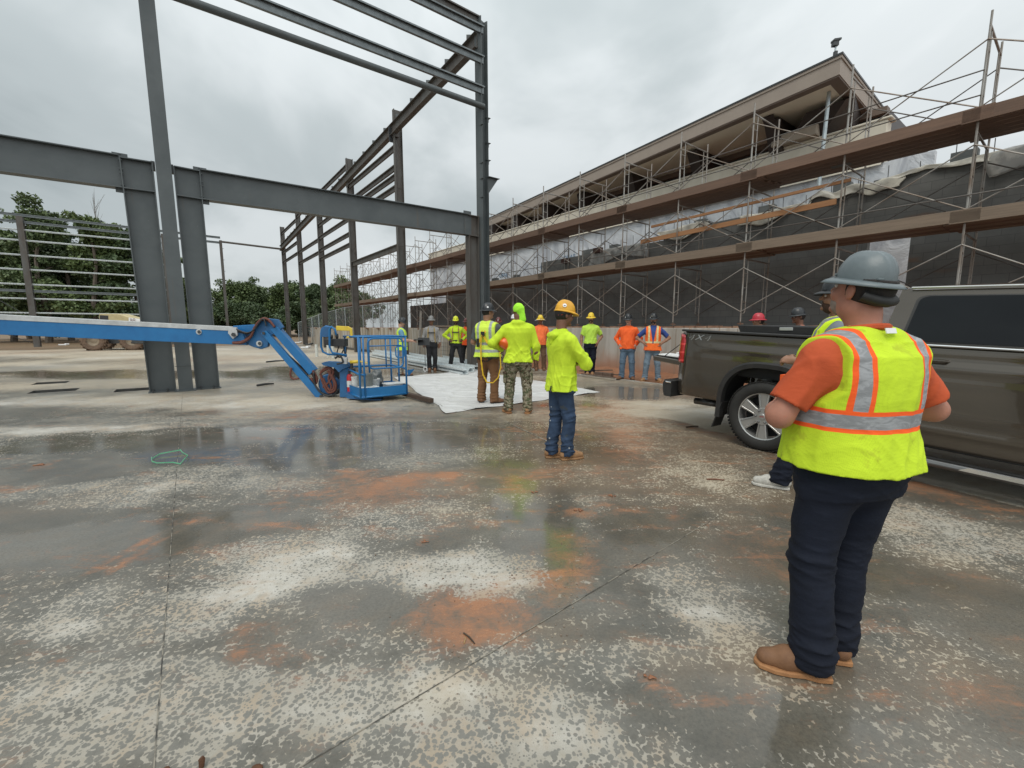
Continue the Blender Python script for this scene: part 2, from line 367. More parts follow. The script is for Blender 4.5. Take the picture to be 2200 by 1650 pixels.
def mesh_np(name, vs, faces, mats, attrs=None, smooth=True):
    me = bpy.data.meshes.new(name); faces = np.asarray(faces, np.int32); nf = len(faces)
    me.vertices.add(len(vs)); me.vertices.foreach_set('co', np.asarray(vs, np.float32).ravel())
    me.loops.add(nf * 4); me.loops.foreach_set('vertex_index', faces.ravel())
    me.polygons.add(nf); me.polygons.foreach_set('loop_start', np.arange(nf, dtype=np.int32) * 4)
    me.polygons.foreach_set('loop_total', np.full(nf, 4, np.int32))
    if smooth: me.polygons.foreach_set('use_smooth', np.ones(nf, bool))
    for k_, a_ in (attrs or {}).items():
        at = me.attributes.new(k_, 'FLOAT', 'POINT'); at.data.foreach_set('value', np.asarray(a_, np.float32).ravel())
    for m in mats: me.materials.append(m)
    me.update(calc_edges=True); me.validate(); return me
def slab_mat():
    n = NT('wet_slab'); co = n.coord()
    dry_, rust_, wet_, tan_ = n.attr('dry'), n.attr('rust'), n.attr('wet'), n.attr('tan')
    big = n.noise(co, 1.3, 6, .6, .4); mid = n.noise(co, 6, 6, .65, .5); fine = n.noise(co, 60, 4, .7); grit = n.noise(co, 260, 3, .7)
    warp = n.node('ShaderNodeVectorMath'); warp.operation = 'MULTIPLY_ADD'
    nz = n.node('ShaderNodeTexNoise'); n.inp(nz.inputs['Vector'], co); nz.inputs['Scale'].default_value = 30; nz.inputs['Detail'].default_value = 2
    n.inp(warp.inputs[0], nz.outputs['Color']); warp.inputs[1].default_value = (.018, .018, 0); n.inp(warp.inputs[2], co)
    w = n.mapping(warp.outputs[0], (1, 1, .01))
    d1 = n.voro(w, 45, 'F1', 1.0)                                  # rain spots on drying concrete
    d2 = n.voro(w, 74, 'F1', 1.0)
    dd = n.math('MINIMUM', d1, n.math('MULTIPLY_ADD', d2, 1.0, .12))
    dr = n.math('ADD', dry_, n.math('MULTIPLY', n.math('SUBTRACT', mid, .5), .9))
    dr = n.math('ADD', dr, n.math('MULTIPLY', n.math('SUBTRACT', big, .5), .5)); st_ = n.noise(n.mapping(co, (.42, 2.0, 1), (0, 0, R(4))), 2.6, 8, .68, .5); dr = n.math('ADD', dr, n.math('MULTIPLY', n.math('SUBTRACT', st_, .5), 1.1))
    thr = n.math('SUBTRACT', .80, n.math('MULTIPLY', dr, .50))
    dm = n.math('MULTIPLY', n.step(dd, thr, n.math('ADD', thr, .11)), n.step(dr, .12, .34))
    dmfull = n.step(dr, 1.25, 1.7); dm = n.math('MAXIMUM', dm, n.math('MULTIPLY', dmfull, .8))
    wetc = n.mix(n.step(big, .3, .7), (.092, .086, .070), (.165, .152, .125))
    wetc = n.mix(n.math('MULTIPLY', n.step(mid, .4, .75), .5), wetc, (.16, .122, .080))
    wetc = n.mix(n.step(fine, .35, .75), wetc, n.mix(.5, wetc, (.04, .036, .03))); wetc = n.mix(n.math('MULTIPLY', n.step(grit, .55, .75), .35), wetc, (.26, .24, .2))
    dryc = n.mix(n.step(dr, .75, 1.35), n.mix(n.step(mid, .3, .7), (.42, .39, .335), (.33, .30, .245)), (.58, .555, .50)); dryc = n.mix(n.math('MULTIPLY', n.step(grit, .3, .8), .45), dryc, (.25, .235, .20)); dryc = n.mix(n.math('MULTIPLY', n.step(n.noise(co, 3.1, 7, .7, .8), .46, .66), .60), dryc, (.40, .29, .185)); dryc = n.mix(n.math('MULTIPLY', n.step(n.noise(co, 17, 6, .7, .5), .48, .68), .45), dryc, (.32, .28, .215)); tn = n.step(n.math('ADD', tan_, n.math('MULTIPLY', n.math('SUBTRACT', big, .5), 1.2)), .1, 1.0); dryc = n.mix(n.math('MULTIPLY', tn, .75), dryc, (.47, .40, .29)); wetc = n.mix(n.math('MULTIPLY', tn, .6), wetc, (.185, .130, .082))
    halo = n.mix(n.math('MULTIPLY', n.step(dr, .10, 1.0), .62), wetc, n.mix(tn, (.24, .235, .21), (.30, .245, .175)))
    c = n.mix(n.math('MULTIPLY', dm, .92), halo, dryc)
    sm = n.noise(n.mapping(co, (1.0, 3.2, 1), (0, 0, R(-32))), 1.5, 7, .68, .7); rn = n.math('ADD', rust_, n.math('MULTIPLY', n.math('SUBTRACT', n.noise(co, 8, 9, .74, .9), .53), 2.6)); rn = n.math('ADD', rn, n.math('MULTIPLY', n.step(sm, .50, .70), .78)); rn = n.math('ADD', rn, n.math('MULTIPLY', n.math('SUBTRACT', n.noise(n.mapping(co, (1, 1.8, 1), (0, 0, R(-25))), 42, 4, .7), .5), 1.1))
    rm = n.math('MULTIPLY', n.step(rn, .12, 1.60), n.math('SUBTRACT', .86, n.math('MULTIPLY', dm, .55)))
    rc = n.mix(fine, (.30, .108, .042), (.43, .215, .11))
    c = n.mix(rm, c, rc)
    # saw cut joints and loose grit
    xy = n.xyz(co)
    c = n.mix(n.math('MULTIPLY', n.step(n.noise(co, 700, 1, .5), .62, .70), .45), c, (.05, .04, .03))
    pud = n.step(n.math('ADD', wet_, n.math('MULTIPLY', n.math('SUBTRACT', mid, .5), .8)), .15, .62)
    rough = n.math('ADD', n.math('MULTIPLY', dm, .34), n.math('SUBTRACT', .33, n.math('MULTIPLY', pud, .235)))
    rough = n.math('ADD', rough, n.math('MULTIPLY', rm, .22))
    rough = n.math('ADD', rough, n.math('MULTIPLY', n.math('SUBTRACT', fine, .5), .10))
    h = n.math('ADD', n.math('MULTIPLY', fine, n.math('SUBTRACT', 1.0, n.math('MULTIPLY', pud, .85))), n.math('MULTIPLY', rm, .6))
    nr = n.bump(h, .22, .004)
    c = n.mix(n.math('MULTIPLY', n.step(st_, .52, .70), .30), c, n.mix(.5, c, (.05, .045, .035)))
    return n.set(c, rough, 0, nr, .58)
slab = link(bpy.data.objects.new('slab', mesh_np('slab', vs, q, [slab_mat()], {'dry': dry, 'rust': rust, 'wet': wet, 'tan': tan}))); setM(slab); tag(slab, kind='structure')
CONC = mat('old_concrete', (.40, .38, .34), (.24, .21, .17), .75, 0, 2.5, .6, .25, 30, .1)
CONCD = mat('pit_concrete', (.10, .095, .09), (.05, .048, .045), .6, 0, 5, .6)
# thickened slab edge, pale
m = MB(); m.abox((-34, 43), (BEDGE + .0, BEDGE + .13), (-.3, .018)); tag(m.build('slab_edge', CONC), kind='structure')
m = MB()
for (a0, a1, b0, b1) in pits:
    z = -.13
    m.add([AB(a0, b0, z), AB(a1, b0, z), AB(a1, b1, z), AB(a0, b1, z), AB(a0, b0), AB(a1, b0), AB(a1, b1), AB(a0, b1)], [(0, 1, 2, 3), (0, 4, 5, 1), (1, 5, 6, 2), (2, 6, 7, 3), (3, 7, 4, 0)])
tag(m.build('slab_recesses', CONCD), kind='structure')
# saw cut joints
m = MB()
def groove(p, q, w=.008):
    p = Vector(p); q = Vector(q); d = (q - p).normalized(); s_ = Vector((-d.y, d.x, 0)) * w / 2
    n_ = 30; rr = random.Random(int(p.x * 100))
    for i in range(n_):
        a_ = p.lerp(q, i / n_); b_ = p.lerp(q, (i + 1) / n_); j = Vector((0, 0, .003))
        m.add([a_ + s_ + j, b_ + s_ + j, b_ - s_ + j, a_ - s_ + j], [(0, 3, 2, 1)])
groove(G(327, 1700), G(392, 850), .0042); groove(G(560, 1700), G(1545, 1108), .0045); groove(G(1085, 905), G(1180, 950), .02)
JM = NT('joint_fill'); f_ = JM.step(JM.noise(JM.coord(), 9, 3, .6), .4, .6); JM.set(JM.mix(f_, (.045, .042, .038), (.26, .235, .19)), .7)
tag(m.build('slab_joints', JM.m), kind='structure')
# red clay ground all round
def clay_mat(name, c1, c2, c3):
    n = NT(name); co = n.coord(); a_ = n.noise(co, .6, 6, .65, .3); b_ = n.noise(co, 9, 5, .7)
    c = n.mix(n.step(a_, .35, .65), c1, c2); c = n.mix(n.math('MULTIPLY', n.step(b_, .5, .7), .6), c, c3)
    return n.set(c, n.math('SUBTRACT', .9, n.math('MULTIPLY', n.step(b_, .35, .5), .25)), 0, n.bump(b_, .8, .03))
CLAY = clay_mat('red_clay', (.235, .098, .048), (.31, .145, .075), (.15, .065, .035))
def sheet(name, al_, bl_, zf, m_, kind='structure'):
    A_, B_ = np.meshgrid(al_, bl_, indexing='ij'); x = (AX.x * A_ + BX.x * B_) * K; y = (AX.y * A_ + BX.y * B_) * K
    z = zf(A_, B_, x, y) * K; i_ = np.arange(A_.size).reshape(A_.shape)
    f = np.stack([i_[:-1, :-1], i_[:-1, 1:], i_[1:, 1:], i_[1:, :-1]], -1).reshape(-1, 4)
    o = link(bpy.data.objects.new(name, mesh_np(name, np.stack([x, y, z], -1).reshape(-1, 3), f, [m_]))); setM(o); return tag(o, kind=kind)
WB = 12.0                                                        # retaining wall face on the right
sheet('clay_strip', np.arange(-6, 14.91, .12), np.arange(BEDGE + .13, WB + .05, .07), lambda a, b, x, y: -.05 + .30 * smst(b, 10.9, 12.0) * (1 - .5 * smst(a, 3, 7)) + .025 * waves(x, y, 5, 3) + .015 * waves(x, y, 15, 4), CLAY)
fa = np.array([-400, -100, -40, -34.01, 43.01, 60, 120, 500.]); fb = np.array([-400., -120, -46.01, 10.1, 12, 30, 60, 400])
A_, B_ = np.meshgrid(fa, fb, indexing='ij')
FAR = clay_mat('far_ground', (.22, .13, .075), (.16, .12, .07), (.09, .10, .045))
sheet('ground', fa, fb, lambda a, b, x, y: -.17 + 0 * a, FAR)
# backfill terrace behind the retaining wall
sheet('backfill', np.arange(-8, 60, .5), np.array([WB + .30, 12.6, 13.2, 14, 14.9, 20, 60]), lambda a, b, x, y: 1.47 + .02 * waves(x, y, 3, 3), CLAY)
sheet('backfill_strip', np.arange(15.2, 44, .5), np.array([9.62, 10.2, 11.0, 11.7, WB + .30]), lambda a, b, x, y: 1.43 + .03 * waves(x, y, 3, 3), CLAY)
# ------------------------------------------------------------------ retaining walls
n = NT('poured_wall'); co = n.coord(); z_ = n.xyz(co)[2]
st = n.noise(n.mapping(co, (1.6, 1.6, .16)), 2.4, 6, .65, .2); c = n.mix(n.step(st, .38, .66), (.46, .44, .405), (.34, .315, .275))
c = n.mix(n.math('MULTIPLY', n.step(n.noise(n.mapping(co, (2.5, 2.5, .12)), 3, 4, .6), .60, .72), .7), c, (.37, .22, .12))
low = n.math('SUBTRACT', 1.0, n.step(n.math('ADD', z_, n.math('MULTIPLY', n.noise(co, 1.1, 5, .6), .9)), .55, 1.30))
c = n.mix(n.math('MULTIPLY', low, .8), c, (.335, .155, .080))
WALLM = n.set(c, .8, 0, n.bump(n.noise(co, 20, 5, .6), .25, .01))
n = NT('form_wall'); co = n.coord(); z_ = n.xyz(co)[2]
st = n.noise(n.mapping(co, (1.6, 1.6, .10)), 3.4, 6, .65, .2); c = n.mix(n.step(st, .38, .62), (.47, .45, .40), (.27, .22, .16))
c = n.mix(n.math('MULTIPLY', n.step(n.noise(n.mapping(co, (2.5, 2.5, .10)), 5, 4, .6), .52, .66), .6), c, (.42, .27, .15))
WALLF = n.set(c, .8, 0, n.bump(n.noise(co, 20, 5, .6), .25, .01))
t = thing('retaining_wall', 'pale poured concrete retaining wall with red clay stains behind the men in orange', 'wall', AB(1, WB))
m = MB(); m.abox((-8, 14.9), (WB, WB + .30), (-.3, 1.50)); m.build('wall', WALLM, t, bevel=.01)
m = MB()
for a in (-1.2, 1.4, 3.9, 5.75, 7.6, 9.5, 11.4, 13.2): m.abox((a, a + .018), (WB - .004, WB), (.0, 1.49))
m.build('form_joint', mat('joint_brown', (.22, .17, .12), (.3, .25, .2), .8), t)  # mottled brown lines between the form panels
m = MB()
rr = random.Random(5)
for i in range(60):
    a = -7 + i * .36; m.abox((a, a + .30), (WB + .02, WB + .28), (1.502, 1.502 + .035 + .03 * rr.random()))
m.build('coping_block', mat('clay_brick', (.33, .20, .13), (.22, .12, .075), .8, 0, 4), t)
t = thing('retaining_wall', 'long pale board-formed concrete retaining wall behind the steel columns', 'wall', AB(20, 9.3))
m = MB(); m.abox((15.2, 43), (9.3, 9.62), (-.3, 1.48)); m.abox((14.9, 15.2), (9.3, WB + .30), (-.3, 1.49)); m.build('wall', WALLF, t, bevel=.01)
m = MB(); a = 15.4
while a < 42: m.abox((a, a + .03), (9.297, 9.30), (0, 1.475)); a += .52 if a < 30 else 1.2
m.build('form_joint', mat('joint_brown'  , (1, 1, 1)), t)
m = MB(); a = 15.9
while a < 42: m.abox((a, a + .28), (9.22, 9.30), (1.40, 1.475)); a += 1.9
m.build('form_bracket', mat('rust_bracket', (.22, .12, .06), (.12, .06, .03), .7), t)

# ------------------------------------------------------------------ masonry wall, building, roof
def block_mat(name, c1, c2, c3):
    n = NT(name); co = n.coord(); uv = n.node('ShaderNodeCombineXYZ'); x = n.xyz(n.mapping(co, (1, 1, 1), (0, 0, -A_ANG)))
    n.inp(uv.inputs[0], x[0]); n.inp(uv.inputs[1], x[2]); br = n.node('ShaderNodeTexBrick'); n.inp(br.inputs['Vector'], uv.outputs[0])
    br.inputs['Scale'].default_value = 1.0; br.inputs['Brick Width'].default_value = .40; br.inputs['Row Height'].default_value = .20; br.inputs['Mortar Size'].default_value = .007
    br.inputs['Mortar Smooth'].default_value = .4
    n.inp(br.inputs['Color1'], c1); n.inp(br.inputs['Color2'], c2); n.inp(br.inputs['Mortar'], tuple(q * .72 for q in c1))
    big = n.noise(co, .8, 5, .65, .3); c = n.mix(n.math('MULTIPLY', n.step(big, .4, .7), .6), br.outputs[0], tuple(q * .62 for q in c1))
    c = n.mix(n.math('MULTIPLY', n.step(n.noise(n.mapping(co, (.5, .5, 1.6)), 1.1, 3, .5), .64, .72), .55), c, c3)
    return n.set(c, .85, 0, n.bump(n.noise(co, 60, 3, .6), .3, .006))
CMU = block_mat('wet_block', (.145, .147, .141), (.168, .170, .163), (.19, .11, .07))
t = thing('block_wall', 'dark grey concrete block wall standing behind the scaffold', 'wall', AB(6, 14.65))
m = MB(); b0, b1 = 14.65, 14.88
m.abox((5.25, 10.0), (b0, b1), (1.3, 5.05)); m.abox((10.0, 17.0), (b0, b1), (1.3, 4.75)); m.abox((17.0, 27.0), (b0, b1), (1.3, 4.15)); m.abox((27, 33), (b0, b1), (1.3, 3.2))
m.abox((3.8, 5.25), (b0, b1), (1.3, 5.22)); m.abox((-6, 2.94), (b0, b1), (1.3, 5.35)); m.abox((2.94, 3.8), (b0, b1), (3.95, 5.30)); m.build('wall', CMU, t)
m = MB()
for (a0, a1, z) in ((6.2, 6.65, 5.05), (8.4, 8.8, 5.05), (4.3, 4.7, 5.22), (1.95, 2.4, 5.35), (12.2, 12.6, 4.75), (13.4, 14.2, 4.75), (19, 19.4, 4.15), (21, 21.4, 4.15)): m.abox((a0, a1), (b0 + .003, b1 - .003), (z, z + .2))
m.build('loose_block', block_mat('wet_block_top', (.13, .14, .14), (.15, .16, .16), (.2, .1, .07)), t)
m = MB(); a = -5
rr = random.Random(9)
while a < 26:
    z = 5.35 if a < 2.9 else 5.2 if a < 5.2 else 5.05 if a < 10 else 4.75 if a < 17 else 4.15
    m.tube([AB(a, 14.76, z - .1), AB(a + .01, 14.76, z + .25 + .25 * rr.random())], .009, 5); a += .61
m.build('rebar', DARKST, t)
# polythene draped over the block wall
PLAST = NT('polythene'); co = PLAST.coord(); PLAST.set(PLAST.mix(PLAST.step(PLAST.noise(co, 3, 4), .4, .6), (.56, .53, .45), (.42, .40, .35)), .38); PLAST.b.inputs['Alpha'].default_value = .88; PLAST = PLAST.m
CLEARP = NT('clear_polythene'); co = CLEARP.coord(); CLEARP.set(CLEARP.mix(CLEARP.step(CLEARP.noise(co, 4, 4), .4, .6), (.50, .49, .46), (.32, .32, .31)), .3); CLEARP.b.inputs['Alpha'].default_value = .62; CLEARP = CLEARP.m
def drape(name, label, a0, a1, ztop, hang, bfront, seed, mt, na=60, nh=14, over=.35):
    rr = np.random.RandomState(seed); A_ = np.linspace(a0, a1, na); T_ = np.linspace(-over, 1, nh)
    vs = []
    for a in A_:
        w1 = waves(a, 0 * a, 3.0, seed, 6); zt = ztop(a) + .05 * waves(a, 0 * a, 5, seed + 1, 5); hg = hang(a) * (1 + .12 * w1)
        for t_ in T_:
            if t_ < 0: p = (a, bfront + .03 - t_ * .9, zt + .02 * math.sin(a * 9))
            else: p = (a + .05 * math.sin(t_ * 5 + a * 3), bfront - .03 -   .035 * t_ * (1 + math.sin(a * 4 + t_ * 2 + seed) * .8) - .02 * math.sin(a * 13), zt - hg * t_)
            vs.append(tuple(AB(*p)))
    i_ = np.arange(na * nh).reshape(na, nh); f = np.stack([i_[:-1, :-1], i_[:-1, 1:], i_[1:, 1:], i_[1:, :-1]], -1).reshape(-1, 4)
    vs = np.array(vs); loc = vs.mean(0); me = mesh_np(name, vs - loc, f, [mt]); o = link(bpy.data.objects.new(name, me)); setM(o, loc)
    s_ = o.modifiers.new('s', 'SOLIDIFY'); s_.thickness = .004
    return tag(o, label, 'sheeting')
drape('plastic_sheet', 'cream polythene sheet draped over the top of the block wall near the roof corner', -4.5, 3.6, lambda a: 5.38 if a < 2.9 else 5.33, lambda a: .20 + .07 * math.sin(a * 1.7), 14.63, 4, PLAST)
drape('plastic_sheet', 'grey translucent sheet sagging off the block wall at the upper right', -4.5, 1.75, lambda a: 5.40, lambda a: .42 + .12 * math.sin(a * 1.3), 14.60, 9, CLEARP)
drape('plastic_sheet', 'white crumpled sheet hanging beside the two orange boards', 3.2, 7.2, lambda a: 5.26 if a < 5.2 else 5.10, lambda a: .24 + .10 * math.sin(a * 2.1), 14.61, 12, PLAST)
drape('plastic_sheet', 'beige sheet sagging in a deep fold over the middle of the block wall', 8.2, 10.2, lambda a: 5.10, lambda a: .42 * (1 - ((a - 9.2) / 1.1) ** 2) + .05, 14.6, 14, PLAST)
drape('plastic_sheet', 'grey crumpled sheet over the block wall above the hooded man', 10.6, 13.6, lambda a: 4.82, lambda a: .5 + .15 * math.sin(a * 2), 14.6, 15, CLEARP)
# the building behind
HW = NT('house_wrap'); co = HW.coord(); wv = HW.noise(HW.mapping(co, (1, 1, .5)), 1.6, 6, .6, .8)
HW.set(HW.mix(HW.step(wv, .35, .6), (.44, .46, .50), (.64, .66, .69)), .45, 0, HW.bump(wv, .8, .12)); HW = HW.m
STUCCO = mat('cream_stucco', (.68, .63, .53), (.56, .51, .42), .85, 0, 2.0, .6, .3, 80, stretch=(1, 1, .35))
FASC = mat('tan_fascia', (.35, .295, .25), (.31, .26, .22), .7, 0, 2.0, .6, .12, 60)
FASCD = mat('brown_trim', (.17, .125, .095), (.14, .10, .08), .6, 0, 2.0, .6)
SOFF = mat('soffit', (.82, .76, .64), (.76, .70, .58), .85, 0, 2.0, .6, .1, 60)
BRN = mat('dark_brown_metal', (.040, .028, .024), (.028, .02, .018), .5, 0, 3, .5)
GLASSD = mat('dark_window', (.008, .009, .011), (.011, .013, .015), .06, 0, 1.0, .5, spec=.22)
t = thing('building', 'long cream building with tan overhanging roof and dark ribbon windows', 'building', AB(8, 17))
m = MB(); m.abox((3.1, 34), (17.0, 17.2), (1.2, 6.38)); m.build('wall', HW, t)
m = MB(); m.abox((4.2, 34.0), (16.88, 17.3), (6.38, 7.55)); m.abox((4.1, 34.1), (16.84, 17.34), (7.551, 7.62)); m.build('parapet', STUCCO, t, bevel=.02)
m = MB(); m.abox((4.25, 34.02), (16.84, 16.88), (6.30, 6.38)); m.build('parapet_trim', SOFF, t)
m = MB(); m.abox((4.6, 26.6), (18.6, 24), (7.0, 8.44)); m.build('core_wall', BRN, t)
m = MB(); m.abox((4.7, 26.5), (18.55, 18.6), (7.0, 8.26)); w = m.build('window', GLASSD, t)
m = MB()
for i in range(20): m.abox((4.8 + i * 1.09, 4.86 + i * 1.09), (18.50, 18.55), (7.0, 8.26))
m.abox((4.7, 26.5), (18.50, 18.552), (8.22, 8.30)); m.build('mullion', DARKST, w)
m = MB(); m.abox((4.6, 26.6), (18.30, 18.62), (8.27, 8.47)); m.build('window_head', FASCD, t)
C0 = Vector((9.07, 13.0, 0)); E1 = Vector((-2.15, 32.1, 0)); sd_ = Vector((.775, .632, 0)); ed_ = (E1 - C0).normalized(); E2 = C0 + sd_ * 13; E3 = E1 + sd_ * 13
zb, zt = 8.45, 9.0
def Kz(v, z): return Vector((v.x * K, v.y * K, z * K))
def roofpoly(off, z): 
    c = C0 + ed_ * off / .99 + sd_ * off; return [Kz(c, z), Kz(E1 - ed_ * off + sd_ * off, z), Kz(E3 - ed_ * off - sd_ * off, z), Kz(E2 + ed_ * off - sd_ * off, z)]
m = MB(); m.prism(roofpoly(.28, zb + .03), (0, 0, .12)); m.build('soffit', SOFF, t)
def ringband(m, o0, o1, z0, z1):
    a_, b_ = roofpoly(o0, z0), roofpoly(o1, z0); c_, d_ = roofpoly(o0, z1), roofpoly(o1, z1)
    for i in range(4):
        j = (i + 1) % 4; m.add([a_[i], a_[j], b_[j], b_[i], c_[i], c_[j], d_[j], d_[i]], [(0, 1, 2, 3), (7, 6, 5, 4), (0, 4, 5, 1), (3, 2, 6, 7)])
rf = MB(); ringband(rf, 0, .06, zb + .02, zt - .12); r_ = rf.build('fascia', FASC, t)
m = MB(); ringband(m, .02, .30, zb - .02, zb + .018); m.build('soffit_trim', FASCD, t)
m = MB(); ringband(m, -.03, .05, zt - .119, zt - .045); m.build('fascia_trim', FASC, r_)
m = MB(); ringband(m, -.05, .12, zt - .044, zt + .01); m.prism(roofpoly(.13, zt - .06), (0, 0, .05)); m.build('roof_edge', DARKST, t)
for (a, w_, d0) in ((5.2, 1.5, 15.9), (9.95, .42, 16.5), (13.2, .42, 16.7), (16.4, .42, 16.9), (19.3, .42, 17.0), (22.2, .42, 17.1), (25.0, .42, 17.2)):
    m = MB()
    if w_ > 1:                                                    # the big angular pier at the corner
        m.prism([AB(5.55, 18.5, 7.1), AB(5.9, 16.9, 7.6), AB(5.15, 16.45, 8.32), AB(5.0, 16.75, 8.44), AB(5.3, 18.5, 8.44)], AX * 1.05 * K); m.prism([AB(6.95, 18.5, 7.0), AB(6.95, 16.7, 7.55), AB(6.95, 16.2, 8.36), AB(6.95, 16.3, 8.44), AB(6.95, 18.5, 8.44)], AX * .42 * K)
        m.prism([AB(7.0, 16.35, 8.2), AB(7.36, 16.35, 8.2), AB(7.36, 16.0, 8.44), AB(7.0, 16.0, 8.44)], (0, 0, .02))
    else: m.prism([AB(a, 18.5, 7.0), AB(a, 17.2, 7.35), AB(a, d0, 8.38), AB(a, d0 + .1, 8.44), AB(a, 18.5, 8.44)], AX * w_)
    m.build('roof_bracket', BRN, t)
m = MB(); m.abox((5.9, 7.25), (16.55, 17.7), (7.62, 7.95)); m.build('pier_cap', mat('tan_stucco', (.38, .32, .26), (.3, .25, .2), .85, 0, 3, .6, .3, 80), t, bevel=.02)
# camera mast
cp = Q(1771, 290, AB(6.2, 14.9).y)
t = thing('camera_mast', 'thin grey mast with a site camera at its top and a white dome camera halfway', 'mast', cp)
m = MB(); m.tube([cp + Vector((-.03, 0, -1.5)), cp + Vector((.03, 0, 1.25)), cp + Vector((.06, 0, 1.4)), cp + Vector((.11, 0, 2.45))], [.055, .05, .03, .022], 8); m.build('pole', GALV, t)
m = MB(); m.sph(cp + Vector((.08, -.02, 1.60)), (.09, .09, .08)); m.lathe([(.05, 0), (.05, .2)], 10, cp + Vector((.06, -.02, 1.42))); m.build('dome_camera', mat('white_plastic', (.75, .75, .73), (.62, .62, .6), .4), t, smooth=True)
m = MB(); m.box(cp + Vector((.10, 0, 2.50)), (.20, .16, .05), ax=(1, 0, .15)); m.box(cp + Vector((.08, 0, 2.41)), (.14, .12, .12)); m.build('camera_head', DARKST, t)
m = MB(); m.box(cp + Vector((.09, -.03, 2.10)), (.08, .08, .2)); m.build('control_box', DARKST, t)

# ------------------------------------------------------------------ steel frames
def col_i(t, name, a, b, z0, z1, depth, width, mt=STEEL, along='a'):
    m = MB(); m.ibeam(AB(a, b, z0), AB(a, b, z1), depth, width, .014, .02, up=(AX if along == 'a' else BX)); return m.build(name, mt, t)
SA, SB = toab((-1.05 * K, 15.64 * K)); SB = 8.57
def sp(s, z, off=0.0): return AB(SA - s * 0, SB - s + 0, z)       # along the cross frame toward the left
TA = 13.12                                                        # a of the cross frame
def CP(s, z, da=0.0): return AB(TA + da, -.13 + s, z)              # s metres from the tall middle column
# main cross frame: rigid frames left and right of the middle column
def haunch(t, s0a, s0b, s1a, s1b, ztop, zbm, da):
    for nm, pl in (('column', [CP(s0a, 0, da), CP(s0b, 0, da), CP(s1b, ztop, da), CP(s1a, ztop, da)]),):
        th = AX * .014 * K; m = MB(); m.prism([p - th / 2 for p in pl], th)
        fw = AX * .24 * K
        for (p, q, w) in ((pl[0], pl[3], 1), (pl[1], pl[2], -1)): m.beam(p, q, .02, .24 * K, AX)
        for zz in (0.012,): m.beam(CP((s0a + s0b) / 2 - .27, zz, da), CP((s0a + s0b) / 2 + .27, zz, da), .26, .025)
        c_ = m.build(nm, STEEL, t)
    return c_
def haunch_bits(t, c_, s_in, s_out, ztop, zbm, da):
    m = MB(); m.beam(CP(s_out, zbm - .1, da), CP(s_out, ztop + .10, da), .25, .022, AX)
    for z in (ztop - .06, zbm + .05, zbm + .3, ztop + .06, ztop - .25):
        for d in (-.09, .09): m.tube([CP(s_out - .035, z, da + d), CP(s_out + .035, z, da + d)], .016, 6)
    m.build('splice_plate', STEEL, t)
    for z in (zbm, ztop): m = MB(); m.beam(CP(s_in, z, da), CP(s_out, z - .01, da), .245, .02); m.build('stiffener', STEEL, c_)
    for s_ in (-.13, .13): 
        for d in (-.06, .06): m = MB(); m.tube([CP((s_in + s_out) / 2 + s_, .0, da + d - .1), CP((s_in + s_out) / 2 + s_, .075, da + d - .1)], .014, 6); m.build('anchor_bolt', DARKST, c_)
t = thing('portal_frame', 'grey portal frame whose beam runs right to the tall corner column', 'portal frame', CP(.5, 0))
c_ = haunch(t, .275, .74, .245, .73, 5.18, 4.55, 0); haunch_bits(t, c_, .25, .74, 5.18, 4.55, 0)
m = MB(); m.ibeam(CP(.74, 4.88), CP(8.12, 4.97), .66, .24, .014, .02); m.build('beam', STEEL, t)
m = MB(); m.beam(CP(8.12, 4.6), CP(8.12, 5.42), .27, .035, AX); m.build('splice_plate', STEEL, t)
m = MB(); m.prism([CP(8.12, 0), CP(8.5, 0), CP(8.5, 5.28), CP(8.12, 5.28)], AX * .014); m.beam(CP(8.12, 0), CP(8.12, 4.6), .02, .24, AX); m.beam(CP(8.5, 0), CP(8.5, 5.3), .02, .24, AX); m.beam(CP(8.12, 4.62), CP(8.5, 4.62), .24, .02); m.beam(CP(8.12, 5.28), CP(8.5, 5.28), .24, .02)
m.build('column', STEELW, t)
t = thing('portal_frame', 'grey portal frame whose beam leaves the picture at the left edge', 'portal frame', CP(-.4, 0))
c_ = haunch(t, -.60, -.125, -.68, -.135, 5.18, 4.55, 0); haunch_bits(t, c_, -.14, -.68, 5.18, 4.55, 0)
m = MB(); m.ibeam(CP(-.70, 4.88), CP(-9, 4.78), .66, .24, .014, .02); m.build('beam', STEEL, t)
m = MB(); m.prism([CP(-9, 0), CP(-9.5, 0), CP(-9.5, 5.1), CP(-9, 5.1)], AX * .014); m.beam(CP(-9, 0), CP(-9, 4.5), .02, .24, AX); m.build('column', STEELW, t)
t = thing('steel_column', 'tallest grey steel column between the two leaning portal legs at the left', 'column', CP(.08, 0))
m = MB(); m.ibeam(CP(.075, 0, -.05), CP(.05, 9.2, -.05), .26, .27, .014, .02, up=AX); m.beam(CP(.06, .0, -.05), CP(.06, .025, -.05), .4, .4, up=AX); m.build('shaft', STEEL, t)
m = MB(); m.ibeam(CP(.05, 9.205, -.05), CP(.045, 12.2, -.05), .26, .27, .014, .02, up=AX); m.build('upper_shaft', STEELW, t)
m = MB(); m.beam(CP(-.16, 5.12, -.02), CP(-.09, 5.12, -.02), .12, .18); m.beam(CP(.16, 5.12, -.02), CP(.24, 5.12, -.02), .12, .18); m.beam(CP(-.10, .60, -.213), CP(.22, .60, -.213), .004, .01); m.build('clip', DARKST, t)
t = thing('steel_column', 'tall corner steel column where the purlins and the sloping eave beam meet', 'column', CP(8.7, 0))
m = MB(); m.ibeam(CP(8.74, 0, -.05), CP(8.70, 11.5, -.05), .34, .26, .014, .02, up=(BX + AX * .35)); m.build('shaft', STEEL, t)
m = MB()
